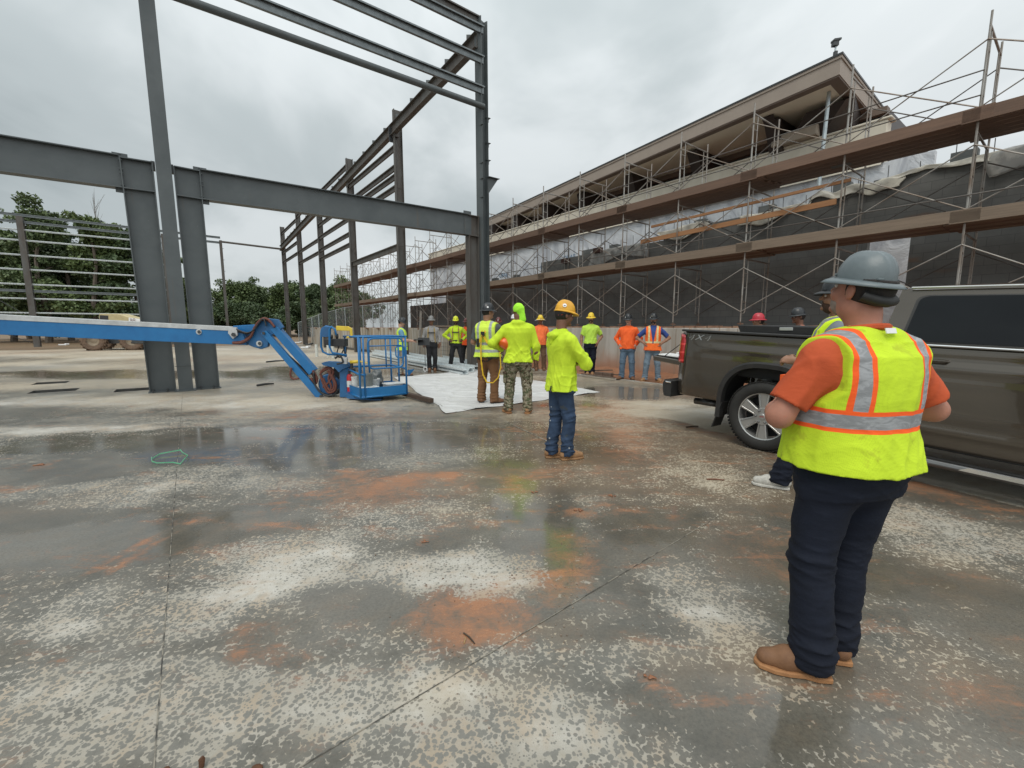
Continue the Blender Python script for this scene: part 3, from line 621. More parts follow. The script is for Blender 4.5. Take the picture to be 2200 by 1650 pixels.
for z in (8.55, 7.75, 7.2): m.beam(CP(8.85, z, -.05), CP(9.02, z, -.05), .14, .012); m.beam(CP(8.98, z, -.05), CP(8.98, z - .12, -.05), .012, .012)
for z in (6.5, 5.9, 8.2, 7.0): m.beam(CP(8.55, z, -.22), CP(8.62, z, -.22), .16, .012)
m.prism([CP(8.88, 6.62, -.12), CP(9.30, 6.62, -.12), CP(8.88, 6.05, -.12)], AX * .012); m.beam(CP(8.88, 6.63, -.12), CP(9.32, 6.63, -.12), .2, .014); m.build('bracket', STEEL, t)
# sloping eave beam with clips
t = thing('eave_beam', 'long sloping steel beam with a row of small clips carried by the far columns', 'beam', AB(TA + 10, SB - .3, 10))
zb0, zb1 = 10.80, 9.28
m = MB(); m.ibeam(AB(TA - .1, SB - .18, zb0), AB(TA + 36.2, SB - .22, zb1), .44, .22, .014, .02); m.build('beam', STEELW, t)
for i in range(24):
    s = .4 + i * 1.52; z = zb0 + (zb1 - zb0) * s / 36.2 + .22; m = MB(); m.beam(AB(TA + s, SB - .2, z), AB(TA + s, SB - .2, z + .2), .012, .14); m.build('clip', STEEL, t)
m = MB()
for s in (7.2,): m.beam(AB(TA + s - .02, SB - .2, 10.30), AB(TA + s + .02, SB - .2, 10.30), .26, .6)
m.build('splice', DARKST, t)
spos = [7.0, 14.2, 21.6, 28.7, 36.0]
names = ['first steel column beyond the corner column, standing by the man with the laptop', 'second steel column beyond the corner column, behind the blue basket rail', 'third steel column beyond the corner column, left of the blue basket', 'fourth steel column beyond the corner column, second from the far end', 'farthest column of the wall line, carrying the low end of the eave beam']
for s, nm in zip(spos, names):
    t = thing('steel_column', nm, 'column', AB(TA + s, SB), group='steel columns of the side wall')
    m = MB(); m.ibeam(AB(TA + s, SB, 0), AB(TA + s, SB, 11.35), .36, .20, .012, .016, up=BX); m.build('shaft', STEELW, t)
    m = MB()
    for z in (2.4, 3.4, 4.3, 5.3, 6.2, 7.2, 7.9): m.beam(AB(TA + s - .19, SB - .02, z), AB(TA + s - .12, SB - .02, z), .16, .012)
    m.prism([AB(TA + s - .18, SB + .02, 6.2), AB(TA + s - .42, SB + .02, 6.2), AB(TA + s - .18, SB + .02, 5.9)], BX * .012) if s < 25 else None
    m.beam(AB(TA + s, SB - .2, 9.9 if s > 10 else 10.3), AB(TA + s, SB, 9.9 if s > 10 else 10.3), .3, .3); m.build('bracket', STEELW, t)
    m = MB(); m.beam(AB(TA + s, SB, 0), AB(TA + s, SB, .025), .42, .3, up=BX); m.build('base_plate', DARKST, t)
# girts on the side wall
def girt(p, q, name, label, mt=STEELW, grp=None, h=.2, cat='girt'):
    m = MB(); up = Vector((0, 0, 1)); m.beam(p, q, .012, h, up); d = (Vector(q) - Vector(p)).normalized(); y = up.cross(d)
    for sg in (-1, 1): m.beam(Vector(p) + up * sg * h * .5 + y * .035 * sg, Vector(q) + up * sg * h * .5 + y * .035 * sg, .075, .011, up)
    m.beam(Vector(p) + up * (h * .5 - .02) + y * .07, Vector(q) + up * (h * .5 - .02) + y * .07, .011, .035, up)
    return tag(m.build(name, mt), label, cat, grp)
gz = {1: [(9.75, 'uppermost'), (8.9, 'second'), (8.5, 'third'), (8.0, 'lowest')], 2: [(10.95, 'topmost'), (8.85, 'second'), (7.98, 'third'), (7.1, 'fourth'), (6.48, 'lowest')], 3: [(10.85, 'topmost'), (7.9, 'middle'), (7.0, 'lowest')], 4: [(10.65, 'topmost'), (8.8, 'middle'), (7.9, 'lowest')]}
bayn = {1: 'the first bay past the corner column', 2: 'the third bay, beyond the big beam', 3: 'the fourth bay', 4: 'the farthest bay'}
girt(AB(TA + 7, SB - .1, 5.3), AB(TA + 14.2, SB - .1, 5.3), 'wall_girt', 'single low steel girt between the first and second far columns', h=.26)
for z, w in gz[1]: girt(AB(TA + 7, SB - .1, z), AB(TA + 14.2, SB - .1, z), 'wall_girt', '%s girt in the bay between the first and second far columns' % w, grp='wall girts of the side wall')
for bay, (s0, s1) in ((2, (14.2, 21.6)), (3, (21.6, 28.7)), (4, (28.7, 36.0))):
    for z, w in gz[bay]: girt(AB(TA + s0, SB - .1, z), AB(TA + s1, SB - .1, z), 'wall_girt', '%s girt between far column %s and the next' % (w, {2: 'two', 3: 'three', 4: 'four'}[bay]), grp='wall girts of the side wall')
# purlins overhead
PURL = mat('dull_galvanised', (.20, .22, .225), (.13, .145, .15), .4, .5, 8, .5)
for z0, z1, lb, mt, hh in ((8.78, 8.72, 'dark round-edged strut, lowest of the overhead members reaching the corner column', DARKST, .0), (9.28, 9.28, 'galvanised overhead purlin just above the dark strut', PURL, .2), (10.2, 10.2, 'galvanised overhead purlin halfway up to the column top', PURL, .2), (11.1, 11.2, 'galvanised purlin nearest the top of the corner column', PURL, .2)):
    p = CP(8.68, z0, -.22); q_ = CP(-9, z1 if hh == 0 else z0 + .02, -.22)
    if hh == 0: m = MB(); m.tube([p, q_], .088, 14); o = m.build('eave_strut', STEEL, smooth=True); tag(o, lb, 'strut')
    else: girt(p, q_, 'roof_purlin', lb, mt, None, hh, 'purlin')
girt(CP(8.6, 11.42, -.1), CP(-9, 11.6, -.1), 'roof_purlin', 'uppermost dark steel purlin ending at the corner column top', STEELW, None, .18, 'purlin')
# back wall frame
Fs = 36.0; BA = TA + Fs
def BK(s, z): return AB(BA, SB - s, z)
t = thing('steel_column', 'thin far column at the left end of the top rail, in front of the round trees', 'column', BK(5.2, 0))
m = MB(); m.ibeam(BK(5.2, 0), BK(5.2, 9.45), .3, .2, up=AX); m.build('shaft', STEELW, t)
m = MB()
for z in np.arange(1.6, 9.2, 1.02): m.beam(BK(5.2, z), BK(5.0, z), .1, .02)
m.build('clip', DARKST, t)
m = MB(); m.tube([BK(0, 9.2), BK(5.2, 9.35)], .09, 8); tag(m.build('eave_strut', STEELW), 'thin strut closing the far corner of the frame', 'strut')
t = thing('steel_column', 'far back wall column standing in front of the trees at the left edge', 'column', BK(17.7, 0))
m = MB(); m.ibeam(BK(17.7, 0), BK(17.7, 9.75), .45, .34, up=AX); m.build('shaft', STEELW, t)
t = thing('steel_column', 'far back wall column hidden behind the leaning portal legs', 'column', BK(9.3, 0))
m = MB(); m.ibeam(BK(9.3, 0), BK(9.3, 9.5), .45, .34, up=AX); m.build('shaft', STEELW, t)
for z, mt, w in ((9.25, GALV, 'top'), (9.7, STEELW, 'eave'),):
    girt(BK(5.2, z), BK(30, z + (.3 if z > 9.5 else .2)), 'wall_girt', 'dark steel girt at the %s of the back wall before the trees' % ('eave' if z > 9.5 else 'head'), PURL, None, .16)
for i, z in enumerate((1.5, 2.6, 3.68, 4.75, 5.85, 6.92, 8.0, 9.02 - .25)):
    girt(BK(9.3, z), BK(30, z + .03), 'wall_girt', '%s bright galvanised girt counting up the back wall before the trees' % ('lowest', 'second', 'third', 'fourth', 'fifth', 'sixth', 'seventh', 'eighth')[i], GALVB, 'galvanised girts of the back wall', .09)
girt(BK(9.3, 4.25), BK(30, 4.3), 'wall_girt', 'broad dull steel girt among the bright girts of the back wall', PURL, None, .17)
m = MB(); m.tube([BK(18, 2.4), BK(21, 4.9)], .02, 6); m.tube([BK(17.9, .3), BK(21, 1.9)], .02, 6); tag(m.build('cable_brace', DARKST), 'thin diagonal brace rods left of the far back wall column', 'brace')

# ------------------------------------------------------------------ scaffold
SF, SD, SSP, SZ, SH = 12.72, 1.52, 2.15, 1.50, 1.90
na_ = 24; a_pos = [1.75 + (i - 2) * SSP for i in range(na_)]
t = thing('scaffold', 'long three-lift frame scaffold of rusty grey tube in front of the block wall', 'scaffold', AB(10, SF, 1.5))
lift = [1.68, 1.68 + SH, 1.68 + 2 * SH]
def frame(m, a, z, h=SH):
    f, r_ = SF, SF + SD; rr = .021
    e = [AB(a, f, z), AB(a, f, z + h), AB(a, r_, z + h - .001), AB(a, r_, z)]
    m.tube([AB(a, f, z), AB(a, f, z + h + .1)], rr * .97, 6); m.tube([AB(a, r_, z), AB(a, r_, z + h + .1)], rr, 6)
    m.tube([AB(a, f, z + h - .16), AB(a, r_, z + h - .16)], rr, 6)
    for s_, d in ((f, .23), (r_, -.23)):
        m.tube([AB(a, s_ + d, z + h - .16), AB(a, s_ + d, z + .30), AB(a, s_ + d * .75, z + .24), AB(a, s_, z + .22)], .013, 5)
        for q in (.55, .95, 1.35): m.tube([AB(a, s_, z + q), AB(a, s_ + d, z + q)], .011, 5)
fr0 = [None] * 3
for li, z in enumerate(lift):
    m = MB(); frame(m, a_pos[2], z); fr0[li] = m.build('frame', SCAF, t)
for i, a in enumerate(a_pos):
    if i == 2: continue
    for li in range(3):
        if li == 2 and i in (7,) and False: continue
        c = fr0[li].copy(); link(c); d = AB(a, 0) - AB(a_pos[2], 0); c.matrix_basis = Matrix.Translation(d) @ fr0[li].matrix_basis; WM[c.name] = WM[t.name]
m = MB()
for s_ in (SF, SF + SD): m.tube([AB(a_pos[2], s_, SZ), AB(a_pos[2], s_, 1.72)], .015, 6); m.box(AB(a_pos[2], s_, 1.52), (.16, .16, .02)); m.box(AB(a_pos[2], s_, 1.62), (.16, .03, .03))
j0 = m.build('screw_jack', mat('rusty_jack', (.20, .11, .07), (.1, .06, .04), .7), t)
for i, a in enumerate(a_pos):
    if i != 2: c = j0.copy(); link(c); c.matrix_basis = Matrix.Translation(AB(a, 0) - AB(a_pos[2], 0))
def brace(a0, b, z): m = MB(); m.tube([AB(a0, b, z + .28), AB(a0 + SSP, b, z + 1.50)], .0135, 5); m.tube([AB(a0, b, z + 1.50), AB(a0 + SSP, b, z + .28)], .0135, 5); return m
b0_ = {}
cnt = 0
for i in range(na_ - 1):
    for li, z in enumerate(lift):
        for bi, b in enumerate((SF - .02, SF + SD + .02)):
            if bi == 1 and i > 15: continue
            if cnt >= 98: continue
            cnt += 1
            if (li, bi) not in b0_: b0_[(li, bi)] = (a_pos[i], brace(a_pos[i], b, z).build('cross_brace', SCAF if bi == 0 else SCAFD, t))
            else:
                a00, o0 = b0_[(li, bi)]; c = o0.copy(); link(c); c.matrix_basis = Matrix.Translation(AB(a_pos[i], 0) - AB(a00, 0)) @ o0.matrix_basis; WM[c.name] = WM[t.name]
m = MB()
for i in range(17, na_ - 1):
    for z in lift:
        for b in (SF - .02, SF + SD + .02): mm = brace(a_pos[i], b, z); m.add(mm.v, mm.f)
o = m.build('cross_brace', SCAF, t); o['kind'] = 'stuff'
m = MB()
for z in (lift[1] + .55, ): m.tube([AB(a_pos[0], SF - .04, z), AB(a_pos[-1], SF - .04, z)], .013, 5)
for z in (lift[2] + .95, lift[2] + .5): m.tube([AB(a_pos[2], SF - .03, z), AB(a_pos[7], SF - .03, z - .0)], .014, 5)
m.build('guard_rail', SCAFD, t)
# planks
def plank_mat(name, c1, c2):
    n = NT(name); co = n.coord(); v = n.mapping(co, (1, 1, 1), (0, 0, -A_ANG)); oi = n.node('ShaderNodeObjectInfo')
    g = n.noise(n.mapping(v, (.6, 14, 14)), 2.2, 5, .65, .3); k = n.noise(n.mapping(v, (.5, 2, 2)), 1.2, 3)
    c = n.mix(n.step(g, .3, .7), c1, c2); c = n.mix(n.math('MULTIPLY', n.step(k, .5, .75), .5), c, tuple(q * .5 for q in c1))
    c = n.mix(n.math('MULTIPLY', oi.outputs['Random'], .45), c, tuple(q * .6 for q in c2))
    return n.set(c, .75, 0, n.bump(g, .3, .006))
PLK = [plank_mat('weathered_plank', (.275, .205, .150), (.20, .15, .108)), plank_mat('red_plank', (.20, .122, .084), (.145, .09, .064))]
ORB = plank_mat('orange_board', (.38, .19, .085), (.30, .14, .06))
decks = [(lift[0] + SH + .02, 0, 'lower'), (lift[1] + SH + .02, 1, 'upper')]
for z, k, nm in decks:
    rr = random.Random(20 + k)
    for i in range(0, na_ - 1, 2):
        a0, a1 = a_pos[i] - .22, a_pos[min(i + 2, na_ - 1)] + .22
        where = ['above the cab of the truck', 'over the gray hard hat', 'past the bearded man', 'over the truck bed', 'over the men in orange', 'over the hooded man', 'beside the corner column', 'beyond the corner column', 'over the laptop man', 'past the second far column', 'toward the trees', 'at the far end'][min(i // 2, 11)]
        m = MB(); j = .02 * (i // 2 % 2) + .012; m.abox((a0, a1), (SF - .10, SF - .055), (z - .02 + j, z + .225 + j)); tag(m.build('toe_board', PLK[k] if k == 0 or i < 16 else PLK[0], bevel=.004), 'front edge board of the %s scaffold deck %s' % (nm, where), 'board', 'front edge boards of the scaffold decks')
        for q in range(5):
            b = SF + .03 + q * .262
            m = MB(); zz = z + .002 + .041 * (i // 2 % 2); m.abox((a0 - .15 * rr.random(), a1 + .15 * rr.random()), (b, b + .24), (zz, zz + .038))
            tag(m.build('plank', PLK[1] if (q + k) % 2 else PLK[k]), '%s plank from the front of the %s deck %s' % (('first', 'second', 'third', 'fourth', 'fifth')[q], nm, where), 'plank', 'planks of the scaffold decks')
for (a0, a1, z, b, lb) in ((3.75, 9.2, 4.95, 14.5, 'upper thin orange board laid across the scaffold above the lower deck'), (4.0, 9.6, 4.52, 14.42, 'lower broad orange board laid across the scaffold above the lower deck')):
    m = MB(); m.beam(AB(a0, SF + .05, z), AB(a1, SF + .05, z - .10), .05, .13 if z < 4.8 else .07); tag(m.build('board', ORB), lb, 'board')
BLK = block_mat('loose_grey_block', (.20, .21, .21), (.23, .24, .24), (.2, .15, .12))
BLKR = mat('dark_red_block', (.10, .045, .035), (.07, .04, .035), .8)
for (a, b, z, lb, mt, w) in ((4.0, 13.4, lift[2] + .06, 'grey block on the upper deck under the roof corner', BLK, .4), (1.55, 13.3, lift[2] + .06, 'grey block on the upper deck beside the tallest scaffold frame', BLK, .4), (10.3, 13.3, lift[2] + .06, 'grey block on the upper deck above the truck bed', BLK, .4),
                         (6.55, 13.6, lift[2] + .06, 'flat grey block on the upper deck beside the orange boards', BLK, .5), (12.9, 14.4, lift[1] + 1.12, 'dark red block up on the grey wall, right of the other red one', BLKR, .4), (14.9, 14.4, lift[1] + .9, 'dark red block up on the grey wall above the hooded man', BLKR, .4)):
    m = MB(); m.abox((a, a + w), (b, b + .2), (z, z + .2)); 
    for s_ in (.06, .23): m.abox((a + s_, a + s_ + .11), (b + .04, b + .16), (z + .2, z + .203))
    tag(m.build('block', mt, bevel=.006), lb, 'block')
# ------------------------------------------------------------------ trees, fence
LEAF = []
for i, (c1, c2) in enumerate((((.12, .165, .065), (.06, .09, .034)), ((.14, .19, .065), (.065, .10, .034)), ((.078, .12, .046), (.036, .062, .024)))):
    n = NT('leaves_%s' % 'abc'[i]); co = n.coord(); f = n.noise(co, 1.4, 4, .6); oi = n.node('ShaderNodeObjectInfo'); c = n.mix(n.step(f, .35, .65), c2, c1)
    c = n.mix(n.math('MULTIPLY', oi.outputs['Random'], .4), c, tuple(q * .75 for q in c1)); n.set(c, .6); n.b.inputs['Transmission Weight'].default_value = 0
    LEAF.append(n.m)
BARK = mat('bark', (.16, .13, .10), (.09, .07, .055), .85, 0, 5)
def tree(x, y, h, w, seed, label, group=None, leaf=0, bare=.12, nl=7000, ls=.30):
    r = np.random.RandomState(seed); t = thing('tree', label, 'tree', (x, y, -.17), group=group)
    base = Vector((x, y, -.17)); m = MB(); top = base + Vector((r.uniform(-.4, .4), 0, h * .82)); ph = r.rand() * 6
    pts = [base.lerp(top, i / 6) + Vector((.25 * math.sin(i * 1.3 + ph), .2 * math.cos(i + ph), 0)) * (i > 0) for i in range(7)]
    m.tube(pts, [.022 * h * (1 - i / 7.5) for i in range(7)], 7)
    cl = []
    for i in range(16):
        f = bare + .1 + (.9 - bare) * i / 16; k = min(5, int(f * .82 / .82 * 6)); p0 = pts[k].lerp(pts[min(k + 1, 6)], f * 6 - k if f * 6 - k < 1 else 0)
        an = r.rand() * 6.283; ln = w * (.55 + .45 * r.rand()) * (1 - .5 * f) * (.75 + .5 * math.sin(math.pi * min(1, f * 1.1)))
        p1 = p0 + Vector((math.cos(an) * ln, math.sin(an) * ln, ln * (.25 + .5 * r.rand())))
        m.tube([p0, p0.lerp(p1, .5) + Vector((0, 0, -.1)), p1], [.006 * h, .004 * h, .002 * h], 5); cl += [p1, p0.lerp(p1, .6)]
    cl.append(top)
    m.build('trunk', BARK, t)
    C = np.array([tuple(p) for p in cl]); rad = np.array([w * (.22 + .24 * r.rand()) for _ in cl])
    ex = r.randint(0, len(cl), 46); C2 = C[ex] + r.normal(0, 1, (46, 3)) * rad[ex][:, None] * np.array([.75, .75, .6]); rad2 = rad[ex] * (.35 + .35 * r.rand(46))
    C = np.concatenate([C, C2]); rad = np.concatenate([rad, rad2]); pw = rad ** 2; pw /= pw.sum()
    k = r.choice(len(C), nl, p=pw); d = r.normal(0, 1, (nl, 3)); d /= np.linalg.norm(d, axis=1)[:, None]; rr_ = (r.rand(nl) ** .45)[:, None]
    P = C[k] + d * rr_ * rad[k][:, None] * np.array([1, 1, .72]); P = P[P[:, 2] > h * bare * .6]; nl = len(P)
    nrm = r.normal(0, 1, (nl, 3)) + np.array([0, 0, .8]); nrm /= np.linalg.norm(nrm, axis=1)[:, None]
    a_ = np.cross(nrm, r.normal(0, 1, (nl, 3))); a_ /= np.linalg.norm(a_, axis=1)[:, None]; b_ = np.cross(nrm, a_); s_ = (ls * (.5 + .8 * r.rand(nl)))[:, None]
    V = np.stack([P + a_ * s_, P + b_ * s_ * .62, P - a_ * s_, P - b_ * s_ * .62], 1).reshape(-1, 3) - np.array([x, y, -.17])
    o = link(bpy.data.objects.new('crown', mesh_np('crown', V, np.arange(nl * 4).reshape(-1, 4), [LEAF[leaf]], smooth=False))); o.parent = t; WM[o.name] = WM[t.name]
    return t
def gxy(u, Y): p = Q(u, 700, Y); return p.x, Y
LT = [(-60, 46, 16, 4.2, 0, 'tall broadleaf tree at the left edge behind the back wall girts'), (25, 50, 14.3, 3.6, 1, 'broadleaf tree behind the left half of the bright girts'), (100, 46, 15.6, 3.4, 0, 'tallest tree of the left group, its tip above the far column'), (150, 54, 15.4, 3.6, 2, 'dark tree right behind the far back wall column'),
      (215, 45, 14.6, 3.2, 1, 'tree with ragged top just left of the leaning legs'), (262, 52, 15.6, 3.4, 0, 'tree with bare twig at its tip beside the leaning legs'), (300, 47, 13.2, 3.0, 2, 'lower dark tree behind the leaning legs'), (345, 58, 13.0, 3.4, 0, 'tree seen through the slits between the legs'), (60, 60, 13.5, 5, 2, 'dark tree filling the gap low behind the girts'), (180, 60, 13.5, 5, 2, 'dark tree at the back of the left group'), (400, 62, 9, 3.4, 1, 'small tree behind the right leaning leg')]
for i, (u, Y, h, w, lf, lb) in enumerate(LT): x, y = gxy(u, Y); tree(x, y, h, w, 50 + i, lb, 'trees behind the back wall', lf, .03, 20000, .18)
MT = [(450, 88, 4.6, 3.4, 1, 'low bush-like tree where the sky brightens at the horizon'), (500, 84, 10.6, 4.4, 1, 'round bright crown leftmost of the middle trees'), (535, 86, 11.4, 4.6, 0, 'round full crown second in the middle trees'), (575, 90, 10.4, 4.8, 0, 'broad crown in the middle of the middle trees'), (622, 84, 11.0, 4.4, 1, 'crown between the two farthest columns'), (660, 88, 10.8, 4.6, 2, 'dark crown behind the fourth column'), (695, 84, 10.6, 4.4, 2, 'dark crown behind the third column'),
      (740, 78, 11.4, 3.8, 1, 'pale tree rising behind the far end of the scaffold'), (725, 74, 7.4, 3.6, 0, 'lower tree behind the far scaffold feet'), (600, 96, 8.5, 5, 2, 'dark crown at the back of the middle trees'), (548, 78, 6.0, 4, 2, 'low dark crown in front of the middle trees'), (645, 76, 5.6, 4, 2, 'low dark crown between the far columns'), (480, 80, 5.6, 3, 2, 'small dark crown by the thin far column'), (775, 82, 8.5, 4, 0, 'pale crown seen through the far scaffold tubes'), (700, 92, 8.0, 4.5, 2, 'dark crown low behind the third far column')]
for i, (u, Y, h, w, lf, lb) in enumerate(MT): x, y = gxy(u, Y); tree(x, y, h, w, 80 + i, lb, 'trees beyond the slab', lf, .02, 14000, .21)
m = MB(); x, y = gxy(232, 52)
rr = random.Random(3)
t = thing('bare_tree', 'leafless twiggy tree top poking out beside the leaning leg', 'tree', (x, y, -.17))
b = Vector((x, y, -.17)); m.tube([b, b + Vector((.2, 0, 9)), b + Vector((0, 0, 16.4))], [.12, .07, .012], 6)
for i in range(22):
    p = b + Vector((.1, 0, 11 + i * .22)); a = rr.uniform(-1, 1); m.tube([p, p + Vector((a * 1.1, rr.uniform(-.5, .5), 1.1 + rr.random()))], [.018, .005], 4)
m.build('trunk', BARK, t)
# chain link fence on the terrace
t = thing('chain_link_fence', 'low chain-link fence climbing the bank behind the far columns', 'fence', AB(36, 10))
m = MB(); MESHM = NT('chain_link'); co = MESHM.coord(); MESHM.set((.30, .32, .33), .5, .6); MESHM.b.inputs['Alpha'].default_value = .16
fp = [(42.5, 8.2, .2), (41, 9.6, .9), (38, 11, 1.45), (33, 11.6, 1.5), (29, 11.8, 1.5)]
for (p, q) in zip(fp, fp[1:]): m.add([AB(*p), AB(*q), AB(q[0], q[1], q[2] + 1.7), AB(p[0], p[1], p[2] + 1.7)], [(0, 1, 2, 3)])
o = m.build('fence_mesh', MESHM.m, t); sm = o.modifiers.new('s', 'SOLIDIFY'); sm.thickness = .01
for (p, q) in zip(fp, fp[1:]):
    for k in range(3):
        c = [p[j] + (q[j] - p[j]) * k / 3 for j in range(3)]; m = MB(); m.tube([AB(*c), AB(c[0], c[1], c[2] + 1.75)], .03, 6); m.build('post', GALV, t)
m = MB(); m.tube([AB(p[0], p[1], p[2] + 1.72) for p in fp], .022, 6); m.build('top_rail', GALV, t)
# ------------------------------------------------------------------ implicit surfaces for people
class Sdf:
    def __init__(s, lo, hi, h):
        s.lo = np.array(lo, float); s.h = h; s.n = np.maximum(4, np.ceil((np.array(hi) - s.lo) / h).astype(int) + 1)
        s.ax = [(s.lo[i] + h * np.arange(s.n[i])).astype(np.float32) for i in range(3)]
        s.D = np.full(tuple(s.n), .25, np.float32)
    def sub(s, lo, hi):
        i0 = [max(0, int((lo[i] - s.lo[i]) / s.h)) for i in range(3)]; i1 = [min(s.n[i], int((hi[i] - s.lo[i]) / s.h) + 2) for i in range(3)]
        if any(i1[i] <= i0[i] for i in range(3)): return None
        sl = tuple(slice(i0[i], i1[i]) for i in range(3))
        x, y, z = (s.ax[i][sl[i]] for i in range(3)); return sl, x[:, None, None], y[None, :, None], z[None, None, :]
    def put(s, sl, d, k):
        a = s.D[sl]
        if k > 0:
            h = np.maximum(k - np.abs(a - d), 0) / k; s.D[sl] = np.minimum(a, d) - h * h * k * .25
        else: s.D[sl] = np.minimum(a, d)
    def cone(s, p, q, r1, r2, k=.02, flat=False, sq=None):
        p = np.array(p, float); q = np.array(q, float); m = max(r1, r2) * (1.5 if sq else 1) + .06
        g = s.sub(np.minimum(p, q) - m, np.maximum(p, q) + m)
        if g is None: return s
        sl, x, y, z = g; d = q - p; L2 = max(1e-9, (d ** 2).sum())
        t = ((x - p[0]) * d[0] + (y - p[1]) * d[1] + (z - p[2]) * d[2]) / L2; tc = np.clip(t, 0, 1)
        ex, ey, ez = x - p[0] - tc * d[0], y - p[1] - tc * d[1], z - p[2] - tc * d[2]
        if sq: ex = ex / sq[0]; ey = ey / sq[1]; ez = ez / sq[2]
        dd = np.sqrt(ex ** 2 + ey ** 2 + ez ** 2) - (r1 + tc * (r2 - r1))
        if flat: dd = np.maximum(dd, (t - 1) * math.sqrt(L2))
        s.put(sl, dd.astype(np.float32), k); return s
    def ell(s, c, r, k=.02, rot=None):
        c = np.array(c, float); m = max(r) + .06; g = s.sub(c - m, c + m)
        if g is None: return s
        sl, x, y, z = g; x = x - c[0]; y = y - c[1]; z = z - c[2]
        if rot is not None:
            M_ = np.array(rot.transposed()); x, y, z = M_[0, 0] * x + M_[0, 1] * y + M_[0, 2] * z, M_[1, 0] * x + M_[1, 1] * y + M_[1, 2] * z, M_[2, 0] * x + M_[2, 1] * y + M_[2, 2] * z
        k0 = np.sqrt((x / r[0]) ** 2 + (y / r[1]) ** 2 + (z / r[2]) ** 2); k1 = np.sqrt((x / r[0] ** 2) ** 2 + (y / r[1] ** 2) ** 2 + (z / r[2] ** 2) ** 2) + 1e-6
        s.put(sl, (k0 * (k0 - 1) / k1).astype(np.float32), k); return s
    def loft(s, rows, inf=0.0, k=.03, e=2.5, fold=None):     # rows: z, cx, cy, rx, ry
        rows = np.array(rows, float); z0, z1 = rows[0, 0], rows[-1, 0]; mx = rows[:, 3].max() + .1; my = rows[:, 4].max() + .1
        g = s.sub((rows[:, 1].min() - mx, rows[:, 2].min() - my, z0 - .05), (rows[:, 1].max() + mx, rows[:, 2].max() + my, z1 + .06))
        sl, x, y, z = g; zz = z.ravel(); f = lambda c: np.interp(zz, rows[:, 0], rows[:, c])[None, None, :]
        rx, ry = f(3) + inf, f(4) + inf; X_, Y_ = (x - f(1)), (y - f(2)); rr_ = (np.abs(X_ / rx) ** e + np.abs(Y_ / ry) ** e) ** (1 / e)
        d = (rr_ - 1) * np.minimum(rx, ry)
        d = np.maximum(d, np.maximum(z0 - z, z - z1)); s.put(sl, d.astype(np.float32), k); return s
    def cut(s, fn): s.D = np.maximum(s.D, fn(s.ax[0][:, None, None], s.ax[1][None, :, None], s.ax[2][None, None, :])).astype(np.float32); return s
    def folds(s, amp, fz, fx, seed=0, box=None):
        r = np.random.RandomState(seed); x, y, z = s.ax[0][:, None, None], s.ax[1][None, :, None], s.ax[2][None, None, :]; o = 0
        for i in range(7):
            a = r.uniform(.5, 1.6) * fx * r.choice([-1, 1]); b = r.uniform(.5, 1.6) * fx * r.choice([-1, 1]); c = r.uniform(.4, 1.5) * fz; p = r.rand() * 6.28
            w = np.sin(a * .37 * x + b * .41 * y + c * .3 * z + p * 2) * 1.6
            o = o + (1 - np.abs(np.sin(.5 * (a * x + b * y + c * z + w) + p))) ** 1.6 - .42
        s.D += (amp * -o / 2.6).astype(np.float32); return s
    def drape(s, amp, kind, seed=0, hem=.84):
        # long cloth folds: hanging creases on shirts, bunching at knee and ankle on trousers
        r = np.random.RandomState(seed); x, y, z = s.ax[0][:, None, None], s.ax[1][None, :, None], s.ax[2][None, None, :]; o = 0
        wx = x + .035 * np.sin(9 * z + r.rand() * 6) + .015 * np.sin(23 * z + 7 * y); wy = y + .03 * np.sin(8 * z + r.rand() * 6)
        if kind == 'shirt':
            for i in range(5):
                a = r.uniform(22, 52) * r.choice([-1, 1]); b = r.uniform(18, 46) * r.choice([-1, 1]); c = r.uniform(3, 13) * r.choice([-1, 1]); p = r.rand() * 6.28
                o = o + (1 - np.abs(np.sin(.5 * (a * wx + b * wy + c * z) + p))) ** 2.2 - .28
            zz = np.clip((z - hem) / .5, 0, 1); o = o * (1.15 - .55 * zz)
            q = (1 - np.abs(np.sin(.5 * (70 * z + 26 * np.abs(x) + 10 * np.sin(12 * x + seed)) + seed))) ** 2.0 - .3; o = o + q * .9 * np.exp(-((z - hem - .12) / .10) ** 2)
        else:
            for i in range(4):
                a = r.uniform(10, 26) * r.choice([-1, 1]); b = r.uniform(10, 26) * r.choice([-1, 1]); c = r.uniform(8, 20) * r.choice([-1, 1]); p = r.rand() * 6.28
                o = o + ((1 - np.abs(np.sin(.5 * (a * wx + b * wy + c * z) + p))) ** 2.2 - .28) * .7
            for i in range(3):
                a = r.uniform(10, 34) * r.choice([-1, 1]); b = r.uniform(10, 30) * r.choice([-1, 1]); c = r.uniform(70, 130); p = r.rand() * 6.28
                q = (1 - np.abs(np.sin(.5 * (a * x + b * y + c * z + 2 * np.sin(9 * x + i)) + p))) ** 1.8 - .32
                o = o + q * (1.15 * np.exp(-((z - .13) / .12) ** 2) + .8 * np.exp(-((z - .50) / .10) ** 2) + .5 * np.exp(-((z - .86) / .07) ** 2))
        s.D -= (amp * o / 2.4).astype(np.float32); return s
